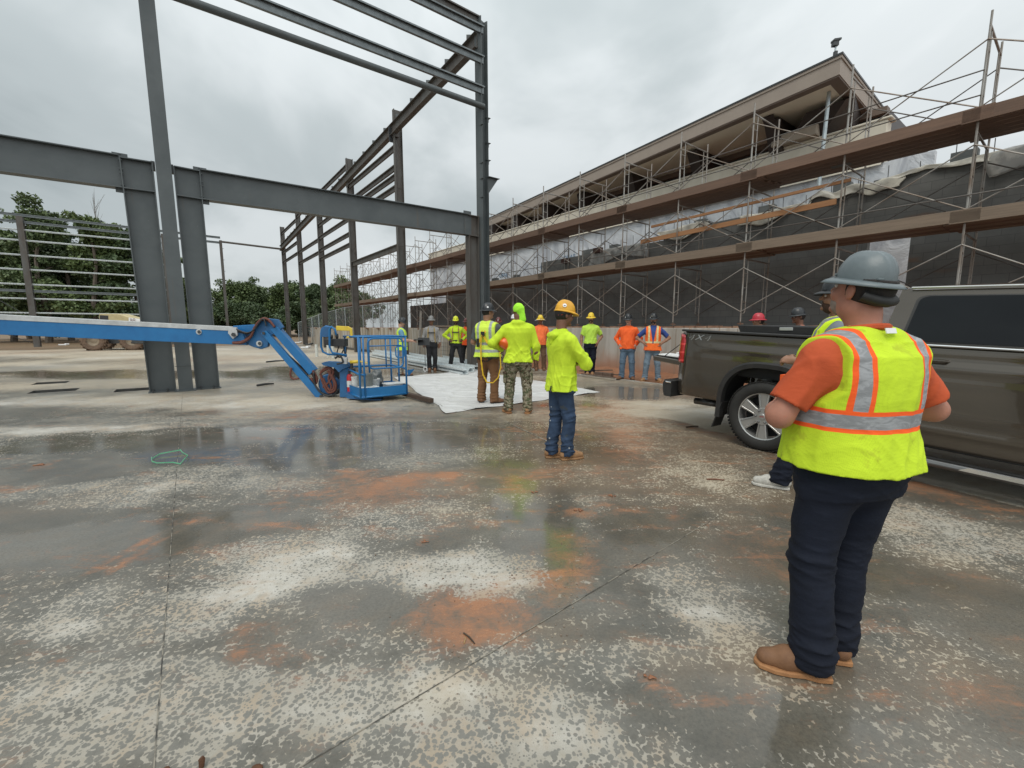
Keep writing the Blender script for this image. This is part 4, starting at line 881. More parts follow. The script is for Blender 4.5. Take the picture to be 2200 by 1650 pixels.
    def mesh(s, name, mats, attrs=None):
        D = s.D; h = s.h; B = D < 0
        c = B[:-1, :-1, :-1].astype(np.int8)
        for dx in (0, 1):
            for dy in (0, 1):
                for dz in (0, 1):
                    if dx + dy + dz: c = c + B[dx:D.shape[0] - 1 + dx, dy:D.shape[1] - 1 + dy, dz:D.shape[2] - 1 + dz]
        act = (c > 0) & (c < 8); I = np.argwhere(act); idm = np.full(act.shape, -1, np.int32); idm[act] = np.arange(len(I))
        acc = np.zeros((len(I), 3)); num = np.zeros(len(I))
        cor = [(a, b, e) for a in (0, 1) for b in (0, 1) for e in (0, 1)]
        val = {q: D[I[:, 0] + q[0], I[:, 1] + q[1], I[:, 2] + q[2]] for q in cor}
        for q in cor:
            for ax in range(3):
                if q[ax]: continue
                q2 = list(q); q2[ax] = 1; q2 = tuple(q2); a, b = val[q], val[q2]; cr_ = (a < 0) != (b < 0)
                t = np.where(cr_, a / np.where(cr_, a - b, 1), 0); P = np.repeat(np.array(q, float)[None], len(I), 0); P[:, ax] += t
                acc += P * cr_[:, None]; num += cr_
        V = s.lo + (I + acc / np.maximum(num, 1)[:, None]) * h; F_ = []
        for ax in range(3):
            o1, o2 = [(1, 2), (2, 0), (0, 1)][ax]; sl0 = [slice(1, n_ - 1) for n_ in D.shape]; a = D[tuple(slice(1, -1) if i != ax else slice(0, -1) for i in range(3))]; b = D[tuple(slice(1, -1) if i != ax else slice(1, None) for i in range(3))]
            cr_ = np.argwhere((a < 0) != (b < 0)); 
            if not len(cr_): continue
            sgn = a[tuple(cr_.T)] < 0; base = cr_.copy()
            for i in range(3):
                if i != ax: base[:, i] += 1
            def cid(da, db):
                p = base.copy(); p[:, o1] -= da; p[:, o2] -= db; return idm[tuple(p.T)]
            qd = np.stack([cid(1, 1), cid(0, 1), cid(0, 0), cid(1, 0)], 1); qd[~sgn] = qd[~sgn][:, ::-1]; F_.append(qd[(qd >= 0).all(1)])
        F_ = np.concatenate(F_); me = mesh_np(name, V, F_, mats)
        return link(bpy.data.objects.new(name, me))
def put_local(o, parent): o.parent = parent; WM[o.name] = WM[parent.name].copy(); return o

# ------------------------------------------------------------------ cloth and skin
def cloth(name, c1, c2=None, rough=.85, bscale=220, bump=.45, spots=None, amt=.6, mesh_holes=False):
    n = NT(name); co = n.coord(); c2 = c2 or tuple(q * .72 for q in c1); f = n.noise(co, 5, 5, .65, .4); c = n.mix(n.step(f, .5 - amt / 2, .5 + amt / 2), c2, c1)
    if spots: c = n.mix(n.math('MULTIPLY', n.step(n.noise(co, 9, 4, .6, .5), .60, .70), .75), c, spots)
    wv = n.noise(n.mapping(co, (1, 1, 2.2)), 16, 4, .55, .6)
    nr = n.bump(n.noise(co, bscale, 2), .15, .002); nr = n.bump(wv, bump * .6, .010, nr)
    if mesh_holes:
        v = n.voro(n.mapping(co, (1, 1, 1)), 240, 'F1', .25); c = n.mix(n.math('MULTIPLY', n.math('SUBTRACT', 1.0, n.step(v, .18, .36)), .35), c, tuple(q * .35 for q in c1))
    n.set(c, rough, 0, nr, .3); n.last = c; return n
def vest_mat(name, base, trim, refl, zb, xs, trimw=.016, holes=False, front_only=None, bandw=.05, spots=None, dirt=True, vbw=None):
    # zb: heights of horizontal bands; xs: |x| of the shoulder stripes, starting above zb[0]
    n = cloth(name, base, tuple(q * .85 for q in base), spots=spots, mesh_holes=holes); co = n.coord(); c = n.last
    vbw = vbw or bandw; x, y, z = n.xyz(co)[:3]; wob = n.math('MULTIPLY', n.math('SUBTRACT', n.noise(co, 4, 2), .5), .02); zz = n.math('ADD', z, wob); xa = n.math('ABSOLUTE', n.math('ADD', x, wob))
    rc = n.mix(n.step(n.noise(n.mapping(co, (1, 1, 3)), 14, 5, .6, 1.2), .42, .62), tuple(q * .70 for q in refl), refl)
    def band(v, c0, w): return n.math('LESS_THAN', n.math('ABSOLUTE', n.math('SUBTRACT', v, c0)), w)
    for z0 in zb:
        if trim: c = n.mix(band(zz, z0, bandw / 2 + trimw), c, trim)
        c = n.mix(band(zz, z0, bandw / 2), c, rc)
    if xs is not None:
        up = n.math('GREATER_THAN', zz, zb[0] + bandw / 2 + (trimw if trim else 0))
        if trim: c = n.mix(n.math('MULTIPLY', band(xa, xs, vbw * .5 + trimw), up), c, trim)
        c = n.mix(n.math('MULTIPLY', band(xa, xs, vbw * .5), up), c, rc)
    n.set(c); return n.m
YEL, YEL2 = (.63, .82, .045), (.46, .63, .03)
NEON = cloth('neon_yellow_jersey', YEL, YEL2).m
NEONT = cloth('neon_green_tee', (.52, .78, .10), (.42, .64, .07)).m
ORANGE = cloth('hi_vis_orange', (.95, .155, .035), (.78, .11, .025)).m
ORANGET = cloth('neon_orange_tee', (1.0, .22, .07), (.8, .16, .05)).m
RUSTT = cloth('rust_orange_tee', (.56, .10, .036), (.43, .075, .027)).m
GREYT = cloth('heather_grey_tee', (.20, .22, .24), (.14, .16, .18)).m; DGREYT = cloth('dark_grey_tee', (.10, .115, .115), (.07, .08, .08)).m
LGREY = cloth('light_grey_shirt', (.34, .33, .32), (.24, .23, .22)).m; BLUET = cloth('royal_blue_tee', (.045, .085, .30), (.03, .06, .2)).m; LBLUE = cloth('light_blue_shirt', (.17, .34, .48), (.12, .26, .38)).m
NAVY = cloth('navy_jeans', (.0085, .012, .024), (.005, .007, .014)).m; BLACKP = cloth('black_trousers', (.030, .030, .033), (.018, .018, .02), spots=(.10, .095, .085)).m
BLUEJ = cloth('faded_jeans', (.13, .19, .26), (.075, .115, .165)).m; PALEJ = cloth('pale_jeans', (.20, .26, .32), (.12, .165, .21)).m
DIRTJ = cloth('dirty_blue_jeans', (.040, .070, .130), (.022, .038, .07), spots=(.06, .065, .06), amt=.5)
co = DIRTJ.coord(); v_ = DIRTJ.voro(co, 11, 'F1'); DIRTJ.set(DIRTJ.mix(DIRTJ.math('SUBTRACT', 1.0, DIRTJ.step(v_, .09, .13)), DIRTJ.last, (.34, .36, .38))); DIRTJ = DIRTJ.m
BROWNP = cloth('brown_work_trousers', (.195, .100, .048), (.145, .072, .034)).m; KHAKI = cloth('pale_khaki_trousers', (.42, .38, .31), (.32, .29, .24)).m; MUDP = cloth('muddy_brown_trousers', (.17, .095, .055), (.10, .055, .035), spots=(.25, .12, .06)).m
n = cloth('camouflage', (.20, .175, .115), (.15, .13, .085)); co = n.coord(); a_ = n.noise(n.mapping(co, (1, 1, 1.3)), 13, 3, .5, 1.2); b_ = n.noise(n.mapping(co, (1, 1, 1.3), (0, 0, 0), (3, 1, 7)), 17, 3, .5, 1.0); c_ = n.noise(n.mapping(co, (1, 1, .7), (0, 0, 0), (8, 5, 2)), 26, 3, .5, .8)
c = n.mix(n.step(a_, .50, .515), (.235, .205, .14), (.085, .095, .05)); c = n.mix(n.step(b_, .56, .575), c, (.075, .048, .03)); c = n.mix(n.step(c_, .60, .612), c, (.30, .275, .21)); CAMO = n.set(c, .85)
def skin_mat(name, c):
    n = NT(name); co = n.coord(); f = n.noise(co, 12, 5, .6, .3); col = n.mix(n.step(f, .3, .7), tuple(q * .82 for q in c), c); col = n.mix(n.math('MULTIPLY', n.step(n.noise(co, 30, 3), .55, .75), .25), col, (c[0] * 1.05, c[1] * .68, c[2] * .6))
    n.set(col, .5, 0, n.bump(n.noise(co, 160, 3), .12, .002), .4); n.b.inputs['Subsurface Weight'].default_value = .08; n.b.inputs['Subsurface Radius'].default_value = (.02, .008, .004); n.b.inputs['Subsurface Scale'].default_value = .3; return n.m
SK_RED = skin_mat('ruddy_skin', (.44, .20, .135)); SK_TAN = skin_mat('tan_skin', (.33, .175, .11)); SK_BRN = skin_mat('brown_skin', (.20, .095, .06)); SK_FAIR = skin_mat('fair_skin', (.50, .29, .21))
HAIRD = mat('dark_hair', (.018, .013, .011), (.010, .008, .007), .7, 0, 30, .5, .5, 160, stretch=(1, 1, .3)); HAIRB = mat('brown_beard', (.075, .036, .022), (.045, .022, .014), .8, 0, 30, .5, .6, 160); HAIRG = mat('grey_stubble', (.30, .24, .2), (.2, .15, .12), .85, 0, 30, .5)
BOOTW = mat('scuffed_boot_leather', (.25, .125, .058), (.12, .055, .028), .7, 0, 9, .8, .5, 55)
BOOT = mat('tan_boot_leather', (.36, .20, .095), (.22, .115, .05), .7, 0, 7, .7, .35, 60); BOOTB = mat('brown_boot_leather', (.20, .095, .045), (.12, .055, .028), .65, 0, 7, .7, .3, 60); BOOTK = mat('black_boot_leather', (.025, .024, .023), (.015, .015, .015), .5, 0, 7, .6); SOLE = mat('crepe_sole', (.42, .21, .09), (.26, .12, .05), .85, 0, 9, .6, .5, 70); SOLED = mat('dark_sole', (.05, .04, .035), (.03, .025, .02), .8); SNEAK = mat('white_sneaker', (.55, .53, .48), (.38, .37, .34), .7, 0, 30, .5, .3, 150)
STRAPY = mat('yellow_webbing', (.80, .52, .02), (.62, .38, .01), .6, 0, 9, .6); STRAPK = mat('black_webbing', (.02, .02, .022), (.012, .012, .013), .6); STRAPT = mat('tan_webbing', (.40, .27, .07), (.28, .18, .05), .7)
EYEM = NT('eye'); yy = EYEM.xyz(EYEM.coord()); d_ = EYEM.math('SQRT', EYEM.math('ADD', EYEM.math('POWER', yy[0], 2.0), EYEM.math('POWER', yy[2], 2.0))); EYEM.set(EYEM.mix(EYEM.math('LESS_THAN', d_, .0062), (.62, .58, .55), (.02, .012, .008)), .15); EYEM = EYEM.m
LIPS = mat('lips', (.25, .09, .07), (.2, .07, .055), .5); HATIN = mat('suspension_black', (.012, .012, .013), (.02, .02, .02), .6)
def hatmat(name, c, c2=None, rough=.35, bump=.05): return mat(name, c, c2 or tuple(q * .7 for q in c), rough, 0, 9, .6, bump, 60, .2)
H_GREY = hatmat('grey_hat_shell', (.145, .175, .185), (.105, .13, .14), .40, .25); H_BLK = hatmat('black_hat_shell', (.030, .033, .037), (.018, .02, .022), .35); H_YEL = hatmat('yellow_hat_shell', (.80, .42, .03), (.55, .26, .02), .45, .15); H_YEL2 = hatmat('bright_yellow_hat_shell', (.85, .60, .05), (.7, .48, .04)); H_LIME = hatmat('lime_hat_shell', (.80, .85, .05), (.65, .7, .03)); H_RED = hatmat('red_hat_shell', (.52, .035, .055), (.4, .025, .04)); H_MAR = hatmat('maroon_hat_shell', (.13, .030, .028), (.09, .02, .02)); H_WHT = hatmat('white_hat_shell', (.78, .79, .80), (.65, .66, .67)); H_ORG = hatmat('orange_hat_shell', (.88, .16, .02), (.75, .12, .015)); H_TAUPE = hatmat('taupe_hat_shell', (.26, .255, .25), (.2, .195, .19)); STRAPW = mat('white_sticker', (.8, .8, .8), (.7, .7, .7), .4)

def hard_hat(parent, mt, rot, c, kind='full', stickers=(), sc=1.0, top=True, brimw=.045, standalone=None):
    """shell of revolution squeezed to a head, with ridges, brim and inner band; c is the head centre"""
    M4 = Matrix.Translation(Vector(c)) @ rot.to_4x4() @ Matrix.Scale(sc, 4)
    def B(m, name, mt_, par, smooth=True, bevel=0):
        m.v = [tuple(M4 @ Vector(p)) for p in m.v]; return m.build(name, mt_, par, local=True, smooth=smooth, bevel=bevel)
    n_, m_ = 48, 14; rx, ry, hz = .112, .138, (.152 if kind == 'full' else .140); z0 = .035; m = MB(); vs = []
    for i in range(m_ + 1):
        t_ = i / m_; ph = t_ * math.pi / 2; r_ = math.cos(ph) ** .80; z = z0 + hz * math.sin(ph) ** 1.02
        for k in range(n_):
            th = 2 * math.pi * k / n_; x, y = rx * r_ * math.cos(th), ry * r_ * math.sin(th); rg = 0
            if kind == 'full':
                for q in (-.045, 0, .045): rg += .0075 * math.exp(-((x - q * (1 - .25 * t_)) / .009) ** 2) * min(1, 3 * (1 - t_) + .35) * (0.35 if i < 3 else 1)
            else: rg += .010 * math.exp(-(x / .02) ** 2) * (i > 2)
            vs.append((x * (1 + rg * 3), y * (1 + rg * 3), z + rg))
    fs = [(i * n_ + k, i * n_ + (k + 1) % n_, (i + 1) * n_ + (k + 1) % n_, (i + 1) * n_ + k) for i in range(m_) for k in range(n_)]; m.add(vs, fs)
    hat = B(m, 'hard_hat', mt, parent, 'all')
    br = MB(); ri = []; 
    for j in range(4):
        for k in range(n_):
            th = 2 * math.pi * k / n_; cs, sn = math.cos(th), math.sin(th)
            if kind == 'full': w = brimw * (1 + .18 * (abs(sn) ** 2)) + (.012 if sn > 0 else 0)
            else: w = .010 + .055 * max(0, sn) ** 1.4
            f = j / 3; drop = (.016 if kind == 'full' else .012) * f + (.010 * f if j == 3 else 0) + (.010 * (sn > 0) * sn * f)
            ri.append(((rx + w * f) * cs, (ry + w * f) * sn, z0 + .006 - drop))
    br.add(ri, [(i * n_ + k, (i + 1) * n_ + k, (i + 1) * n_ + (k + 1) % n_, i * n_ + (k + 1) % n_) for i in range(3) for k in range(n_)])
    b = B(br, 'brim', mt, hat, 'all'); s_ = b.modifiers.new('s', 'SOLIDIFY'); s_.thickness = .005 * sc; s_.offset = -1
    ib = MB(); ib.tube([((rx - .012) * math.cos(2 * math.pi * k / 24), (ry - .014) * math.sin(2 * math.pi * k / 24), .022 - .012 * math.sin(2 * math.pi * k / 24) * -1) for k in range(24)], .011, 6, closed=True); B(ib, 'suspension_band', HATIN, hat)
    if kind == 'full':
        for th in (-2.2, -.95, .95, 2.2):
            cl = MB(); x, y = (rx + .003) * math.cos(th), (ry + .003) * math.sin(th); cl.box((x, y, z0 + .018), (.028, .010, .012), ax=(-math.sin(th), math.cos(th), 0)); B(cl, 'accessory_slot', mt, hat, False, .002)
    for (th, zz, rad, m2) in stickers:
        st = MB(); r_ = math.cos(math.asin(min(.95, (zz - z0) / hz))); x, y = rx * r_ * math.cos(th), ry * r_ * math.sin(th); nrm = Vector((x / rx ** 2, y / ry ** 2, (zz - z0) / hz ** 2)).normalized()
        st.lathe([(rad, 0), (rad, .004)], 16, Vector((x, y, zz)) + nrm * .004, nrm); B(st, 'sticker', m2, hat, False)
    return hat
def hand_sdf(S, w, d, nrm, side=1, curl=.5, thumb=1.0, h=1.0):
    w, d, nrm = Vector(w), Vector(d).normalized(), Vector(nrm); nrm = (nrm - d * nrm.dot(d)).normalized(); ac = d.cross(nrm) * side
    Rm = Matrix((ac, d, nrm)).transposed(); S.ell(w + d * .048, (.042 * h, .056 * h, .019 * h), .02, Rm); S.cone(w, w + d * .03, .029 * h, .027 * h, .02)
    for i, (l, o) in enumerate(((.072, .031), (.080, .011), (.075, -.010), (.058, -.030))):
        b = w + d * (.085 - abs(i - 1.3) * .004) * h + ac * o * h; d1 = (d * math.cos(curl) + nrm * math.sin(curl)); d2 = (d * math.cos(curl * 2.1) + nrm * math.sin(curl * 2.1)); d3 = (d * math.cos(curl * 2.8) + nrm * math.sin(curl * 2.8))
        p1 = b + d1 * l * .46 * h; p2 = p1 + d2 * l * .32 * h; p3 = p2 + d3 * l * .26 * h
        S.cone(b, p1, .0105 * h, .0095 * h, .006); S.cone(p1, p2, .0095 * h, .0088 * h, .004); S.cone(p2, p3, .0088 * h, .0078 * h, .004)
    tb = w + d * .025 + ac * .030 * h; t1 = tb + (ac * .75 + d * .6 + nrm * .25 * thumb).normalized() * .038; t2 = t1 + (ac * .25 + d * .85 + nrm * .45 * thumb).normalized() * .034
    S.cone(tb, t1, .016 * h, .0125 * h, .012); S.cone(t1, t2, .0122 * h, .0105 * h, .005)
ARMS = {'down': ((.255, -.03, 1.13), (.265, .03, .885), (0, .12, -1), (-1, 0, 0), .45), 'pocket': ((.315, -.09, 1.14), (.20, .055, .965), (-.25, .35, -1), (-.6, -.3, 0), .35), 'hips': ((.405, -.08, 1.17), (.205, .035, 1.02), (-.35, .7, -.62), (-.9, -.1, 0), .35),
        'crossR': ((.25, .17, 1.12), (.02, .27, 1.20), (-1, .02, .15), (0, -1, 0), .3), 'crossL': ((.25, .15, 1.12), (.0, .22, 1.13), (-1, .1, .2), (0, -1, 0), .3), 'front': ((.245, .03, 1.13), (.12, .27, 1.13), (-.35, .9, .1), (-.6, -.1, -.7), .7), 'low': ((.27, 0, 1.13), (.16, .18, .94), (-.5, .6, -.5), (-.5, -.5, 0), .5), 'behind': ((.27, -.12, 1.15), (.14, -.16, .95), (-.9, -.1, -.3), (0, 1, 0), .4)}
def person(label, x, y, az, ztop, skin, top=None, topm=None, sleeve='long', pants=None, boots=(BOOT, SOLE), hat=None, hatkind='full', R_='down', L_='down', headaz=0, headpitch=0, roll=0, bulk=1.0, belly=0.0, stance=.10,
           vest=None, hair=True, beard=None, h=.011, hb=.011, foot=None, z0=0.0, hem=.84, lean=0.0, neckz=0, extra=None, hatsc=.85, stickers=(), hood=None, bare=False, seed=1, vestV=True, tuck=False, hatadd=.058, feetaz=(0, 0), armr=1.0, vesthem=.80, folds=1.0, shift=0):
    """one worker; local frame x right, y forward, z up"""
    Hn = 1.775 + (hatadd if hat else (.02 if hood else 0)); s = (ztop - z0) / Hn
    t = thing('person', label, 'person', (x, y, z0), -R(az), group=None, scale=s); lx = lean
    def sw(p): return (p[0] + lx * (p[2] - .9) * 1.0 * (p[2] > .9) if False else p[0], p[1] + lx * max(0, p[2] - .9), p[2])
    hr = Matrix.Rotation(-R(headaz), 3, 'Z') @ Matrix.Rotation(R(headpitch), 3, 'X') @ Matrix.Rotation(R(roll), 3, 'Y'); hc = Vector(sw((0, .012, 1.665)))
    def hp(a, b, c): return tuple(hc + hr @ Vector((a, b, c)))
    bw = bulk
    tor = [(.80, 0, -.005, .160 * bw, .112 * bw), (.90, 0, -.005, .168 * bw, .122 * bw + belly * .5), (1.0, 0, .005 + belly * .4, .158 * bw + belly * .4, .112 * bw + belly), (1.10, 0, .005 + belly * .4, .152 * bw + belly * .4, .108 * bw + belly), (1.22, 0, 0, .165 * bw, .115 * bw + belly * .5), (1.32, 0, -.005, .180 * bw, .118 * bw), (1.39, 0, -.01, .172 * bw, .104 * bw), (1.44, 0, -.012, .120 * bw, .080), (1.475, 0, -.012, .070, .062)]
    tor = [(r[0], r[1], r[2] + lx * max(0, r[0] - .9), r[3], r[4]) for r in tor]
    shx = .178 * (.55 + .45 * bw) + .012
    arms = []
    for sd_, pose in ((1, R_), (-1, L_)):
        pz = ARMS[pose] if isinstance(pose, str) else pose
        e, w, d, nn_, cu = pz; ex = shx - .185
        arms.append((sd_, sw((sd_ * shx, -.012, 1.378)), sw((sd_ * (e[0] + ex), e[1], e[2])), sw((sd_ * (w[0] + ex * (.5 if w[0] > .15 else 0)), w[1], w[2])), (sd_ * d[0], d[1], d[2]), (sd_ * nn_[0], nn_[1], nn_[2]), cu))
    legs = []
    for i, sd_ in ((0, 1), (1, -1)):
        fx, fy, fa = sd_ * stance, -.02, feetaz[i]
        if foot and foot[i]: fx, fy, fa = foot[i]
        legs.append((sd_, (sd_ * .088 * bw, 0, .90), ((fx + sd_ * .088 * bw) / 2 + sd_ * .008, fy * .5 + .035, .50), (fx, fy, .09), fa))
    # body
    mnx = max([.3] + [abs(a[k][0]) + .15 for a in arms for k in (2, 3)] + [abs(l[3][0]) + .15 for l in legs]); mny = max([.3] + [abs(a[k][1]) + .22 for a in arms for k in (2, 3)] + [abs(l[3][1]) + .3 for l in legs])
    S = Sdf((-mnx, -mny, .01), (mnx, mny, 1.84), hb); S.loft(tor, -.008)
    S.cone(sw((0, -.02, 1.43)), hp(0, -.02, -.08), .062 * (.6 + .4 * bw), .056 * (.6 + .4 * bw), .04)
    S.ell(hp(0, -.004, .022), (.076, .097, .098), .02, hr); S.ell(hp(0, .030, -.055), (.056 * (.7 + .3 * bw), .062, .062), .035, hr); S.cone(hp(0, .088, .012), hp(0, .113, -.022), .009, .0145, .014); S.ell(hp(0, .092, -.098), (.022, .018, .018), .02, hr)
    S.cone(hp(-.035, .082, .026), hp(.035, .082, .026), .010, .010, .014)
    if bw > 1.1: S.ell(hp(0, -.01, -.085), (.064, .07, .05), .04, hr)
    for sd_ in (-1, 1): S.ell(hp(sd_ * .080, -.006, -.012), (.010, .021, .034), .008, hr @ Matrix.Rotation(sd_ * .25, 3, 'Z')); S.ell(hp(sd_ * .036, .072, -.035), (.026, .024, .024), .02, hr)
    for (sd_, sh, el, wr, d, nn_, cu) in arms:
        S.cone(sh, el, .050 * bw * armr, .041 * bw * armr, .03); S.cone(el, tuple(np.array(el) * .6 + np.array(wr) * .4), .042 * bw * armr, .043 * bw * armr, .03); S.cone(tuple(np.array(el) * .6 + np.array(wr) * .4), wr, .043 * bw * armr, .028, .02)
        hand_sdf(S, wr, d, nn_, sd_, cu)
    for (sd_, hp_, kn, an, fa) in legs: S.cone(hp_, kn, .078 * bw, .050, .03); S.cone(kn, an, .050, .036, .02); S.cone(an, (an[0] + .12 * math.sin(R(fa)), an[1] + .12 * math.cos(R(fa)), .04), .035, .03, .02)
    put_local(S.mesh('body', [skin]), t)
    for sd_ in (-1, 1):
        m = MB(); m.sph((0, 0, 0), (.0125, .0125, .0125), 12, 8); o = m.build('eye', EYEM, t, local=True, smooth='all'); o.matrix_basis = Matrix.Translation(hp(sd_ * .031, .0835, .004)) @ hr.to_4x4(); WM[o.name] = WM[t.name]
    m = MB(); m.sph((0, 0, 0), (.024, .008, .006), 10, 6); o = m.build('mouth', LIPS, t, local=True, smooth='all'); o.matrix_basis = Matrix.Translation(hp(0, .0925, -.066)) @ hr.to_4x4()
    for sd_ in (-1, 1): m = MB(); m.sph((0, 0, 0), (.018, .006, .0035), 8, 5); o = m.build('eyebrow', HAIRD, t, local=True, smooth='all'); o.matrix_basis = Matrix.Translation(hp(sd_ * .034, .0935, .030)) @ hr.to_4x4()
    if hair and not hood:
        S = Sdf(tuple(np.array(hp(0, 0, 0)) - .17), tuple(np.array(hp(0, 0, 0)) + .17), hb); S.ell(hp(0, -.018, .018), (.0835, .100, .108), .01, hr); hi = hr.inverted()
        S.cut(lambda X_, Y_, Z_: np.maximum(.03 - ((X_ - hc[0]) * hi[1][0] + (Y_ - hc[1]) * hi[1][1] + (Z_ - hc[2]) * hi[1][2]) * -1.0 - .052 + 0 * X_, (-.078 - ((X_ - hc[0]) * hi[2][0] + (Y_ - hc[1]) * hi[2][1] + (Z_ - hc[2]) * hi[2][2]))))
        if hat: S.cut(lambda X_, Y_, Z_: ((X_ - hc[0]) * hi[2][0] + (Y_ - hc[1]) * hi[2][1] + (Z_ - hc[2]) * hi[2][2]) - .045)
        put_local(S.mesh('hair', [HAIRD]), t)
    if beard:
        S = Sdf(tuple(np.array(hp(0, .03, -.08)) - .14), tuple(np.array(hp(0, .03, -.08)) + .14), hb * .8); S.ell(hp(0, .035, -.072), (.064, .068, .060 if beard is not HAIRB else .074), .01, hr); S.ell(hp(0, .09, -.045), (.032, .014, .008), .01, hr); S.folds(.004, 90, 60, 3); hi = hr.inverted()
        S.cut(lambda X_, Y_, Z_: ((X_ - hc[0]) * hi[2][0] + (Y_ - hc[1]) * hi[2][1] + (Z_ - hc[2]) * hi[2][2]) + .040 - .35 * np.abs((X_ - hc[0]) * hi[0][0] + (Y_ - hc[1]) * hi[0][1] + (Z_ - hc[2]) * hi[0][2]))
        put_local(S.mesh('beard', [beard]), t)
    # trousers
    S = Sdf((-mnx, -mny, .02), (mnx, mny, 1.02), h); inf = .018; S.cone((-.05, -.01, .835), (.05, -.01, .835), .095 * (.5 + .5 * bw), .095 * (.5 + .5 * bw), .03)
    S.loft([(z, a, b, c + .0, d) for (z, a, b, c, d) in tor if z < 1.05 and z >= .80] if not tuck else [(z, a, b, c, d) for (z, a, b, c, d) in tor if z < 1.05], inf, .03)
    for (sd_, hp_, kn, an, fa) in legs: S.cone((hp_[0], hp_[1] - .005, .84), kn, .098 * bw, .079 * (.35 + .65 * bw), .05); S.cone(kn, (an[0], an[1] + .0, .12), .078 * (.35 + .65 * bw), .072 * (.35 + .65 * bw), .03); S.cone((an[0], an[1], .13), (an[0], an[1] + .01, .050), .074 * (.35 + .65 * bw), .080 * (.35 + .65 * bw), .03, True)
    S.drape(.018 * folds, 'trousers', seed + 5); S.cut(lambda X_, Y_, Z_: np.maximum(.045 - Z_, Z_ - ((vesthem if vest else hem) + (.2 if tuck else .025))) + 0 * X_ + 0 * Y_); put_local(S.mesh('trousers', [pants]), t)
    # boots
    for (sd_, hp_, kn, an, fa) in legs:
        ca, sa = math.cos(R(fa)), math.sin(R(fa))
        def fp(a, b, c): return (an[0] + a * ca + b * sa, an[1] - a * sa + b * ca, c)
        S = Sdf((an[0] - .26, an[1] - .26, .0), (an[0] + .26, an[1] + .26, .24), min(h, .008)); S.cone(fp(0, -.045, .060), fp(0, .10, .052), .042, .046, .02); S.cone(fp(0, .10, .050), fp(0, .175, .045), .047, .036, .02); S.cone(fp(0, -.01, .09), fp(0, .0, .19), .046, .047, .03, True); S.cone(fp(0, .03, .085), fp(0, .09, .072), .036, .034, .03); S.cut(lambda X_, Y_, Z_: (.018 - Z_) + 0 * X_ + 0 * Y_)
        bt = put_local(S.mesh('boot', [boots[0]]), t)
        m = MB(); ol = [(-.040, -.075), (.040, -.075), (.052, -.02), (.045, .03), (.056, .09), (.056, .15), (.036, .205), (0, .222), (-.036, .205), (-.056, .15), (-.056, .09), (-.045, .03), (-.052, -.02)]
        m.prism([fp(a, b, .002) for a, b in ol], (0, 0, .024)); m.build('sole', boots[1], bt, local=True, bevel=.005)
        m = MB()
        for q in range(4): m.tube([fp(-.02, .06 + q * .02 - .02, .118 - q * .008), fp(.02, .055 + q * .02 - .02, .118 - q * .008)], .003, 5)
        m.build('lace', HATIN, bt, local=True)
    # shirt
    if topm:
        S = Sdf((-mnx, -mny, hem - .06), (mnx, mny, 1.60), h); tt = [(z, a, b, c, d) for (z, a, b, c, d) in tor if z >= .80]; z0h = np.interp
        rows = [(hem, 0, np.interp(hem, [r[0] for r in tor], [r[2] for r in tor]), max(.188 * bw, np.interp(hem, [r[0] for r in tor], [r[3] for r in tor])), np.interp(hem, [r[0] for r in tor], [r[4] for r in tor]) + .016)] + [r for r in tor if r[0] > hem + .12]
        S.loft(rows, .027 if hem < .9 else .020, .03)
        for (sd_, sh, el, wr, d, nn_, cu) in arms:
            sh_, el_, wr_ = np.array(sh), np.array(el), np.array(wr)
            if sleeve == 'long': S.cone(sh, el, .066 * bw * armr, .060 * bw * armr, .045); S.cone(el, tuple(wr_ * .97 + el_ * .03), .060 * bw * armr, .047 * (.5 + .5 * bw), .03, True)
            elif sleeve == 'short': S.cone(sh, tuple(sh_ * .22 + el_ * .78), .066 * bw * armr, .064 * bw * armr, .045, True)
        for sd_ in (-1, 1): S.cone(sw((sd_ * .05, -.02, 1.455)), sw((sd_ * shx * .86, -.014, 1.395)), .045 * (.6 + .4 * bw), .055 * (.6 + .4 * bw), .04)
        S.cone(sw((0, -.015, 1.44)), sw((0, -.01, 1.505)), .072 * (.6 + .4 * bw), .066 * (.6 + .4 * bw), .03, True)
        if hood: S.cone(sw((-.06, -.05, 1.475)), sw((.06, -.05, 1.475)), .045, .045, .03); S.cone(sw((0, -.09, 1.46)), sw((0, -.10, 1.38)), .055, .03, .03, sq=(1.6, 1, 1)); S.cone(sw((-.07, .0, 1.49)), sw((.07, .0, 1.49)), .03, .03, .03)
        S.drape(.017 * folds, 'shirt', seed, hem); S.cut(lambda X_, Y_, Z_: (hem - Z_ + .012 * np.sin(X_ * 14 + seed)) + 0 * Y_)
        put_local(S.mesh(top or 'shirt', [topm]), t)
    if vest:
        S = Sdf((-.36 * max(1, bw), -.34, vesthem - .04), (.36 * max(1, bw), .40, 1.58), h)
        rows = [(vesthem, 0, np.interp(vesthem, [r[0] for r in tor], [r[2] for r in tor]), .192 * bw, .138 * bw + belly * .6)] + [r for r in tor if r[0] > vesthem + .14 and r[0] < 1.46]
        S.loft(rows, .043, .02); 
        for sd_ in (-1, 1): S.cone(sw((sd_ * .06, -.01, 1.455)), sw((sd_ * shx * .92, -.012, 1.405)), .058 * (.6 + .4 * bw), .062 * (.5 + .5 * bw), .035, sq=(1, 1.5 * bw, 1))
        S.cone(sw((-.08, -.06, 1.455)), sw((.08, -.06, 1.455)), .042 * (.5 + .5 * bw), .042 * (.5 + .5 * bw), .03)
        S.drape(.011 * folds, 'shirt', seed + 3, vesthem)
        xw = shx - .005; ly = lx
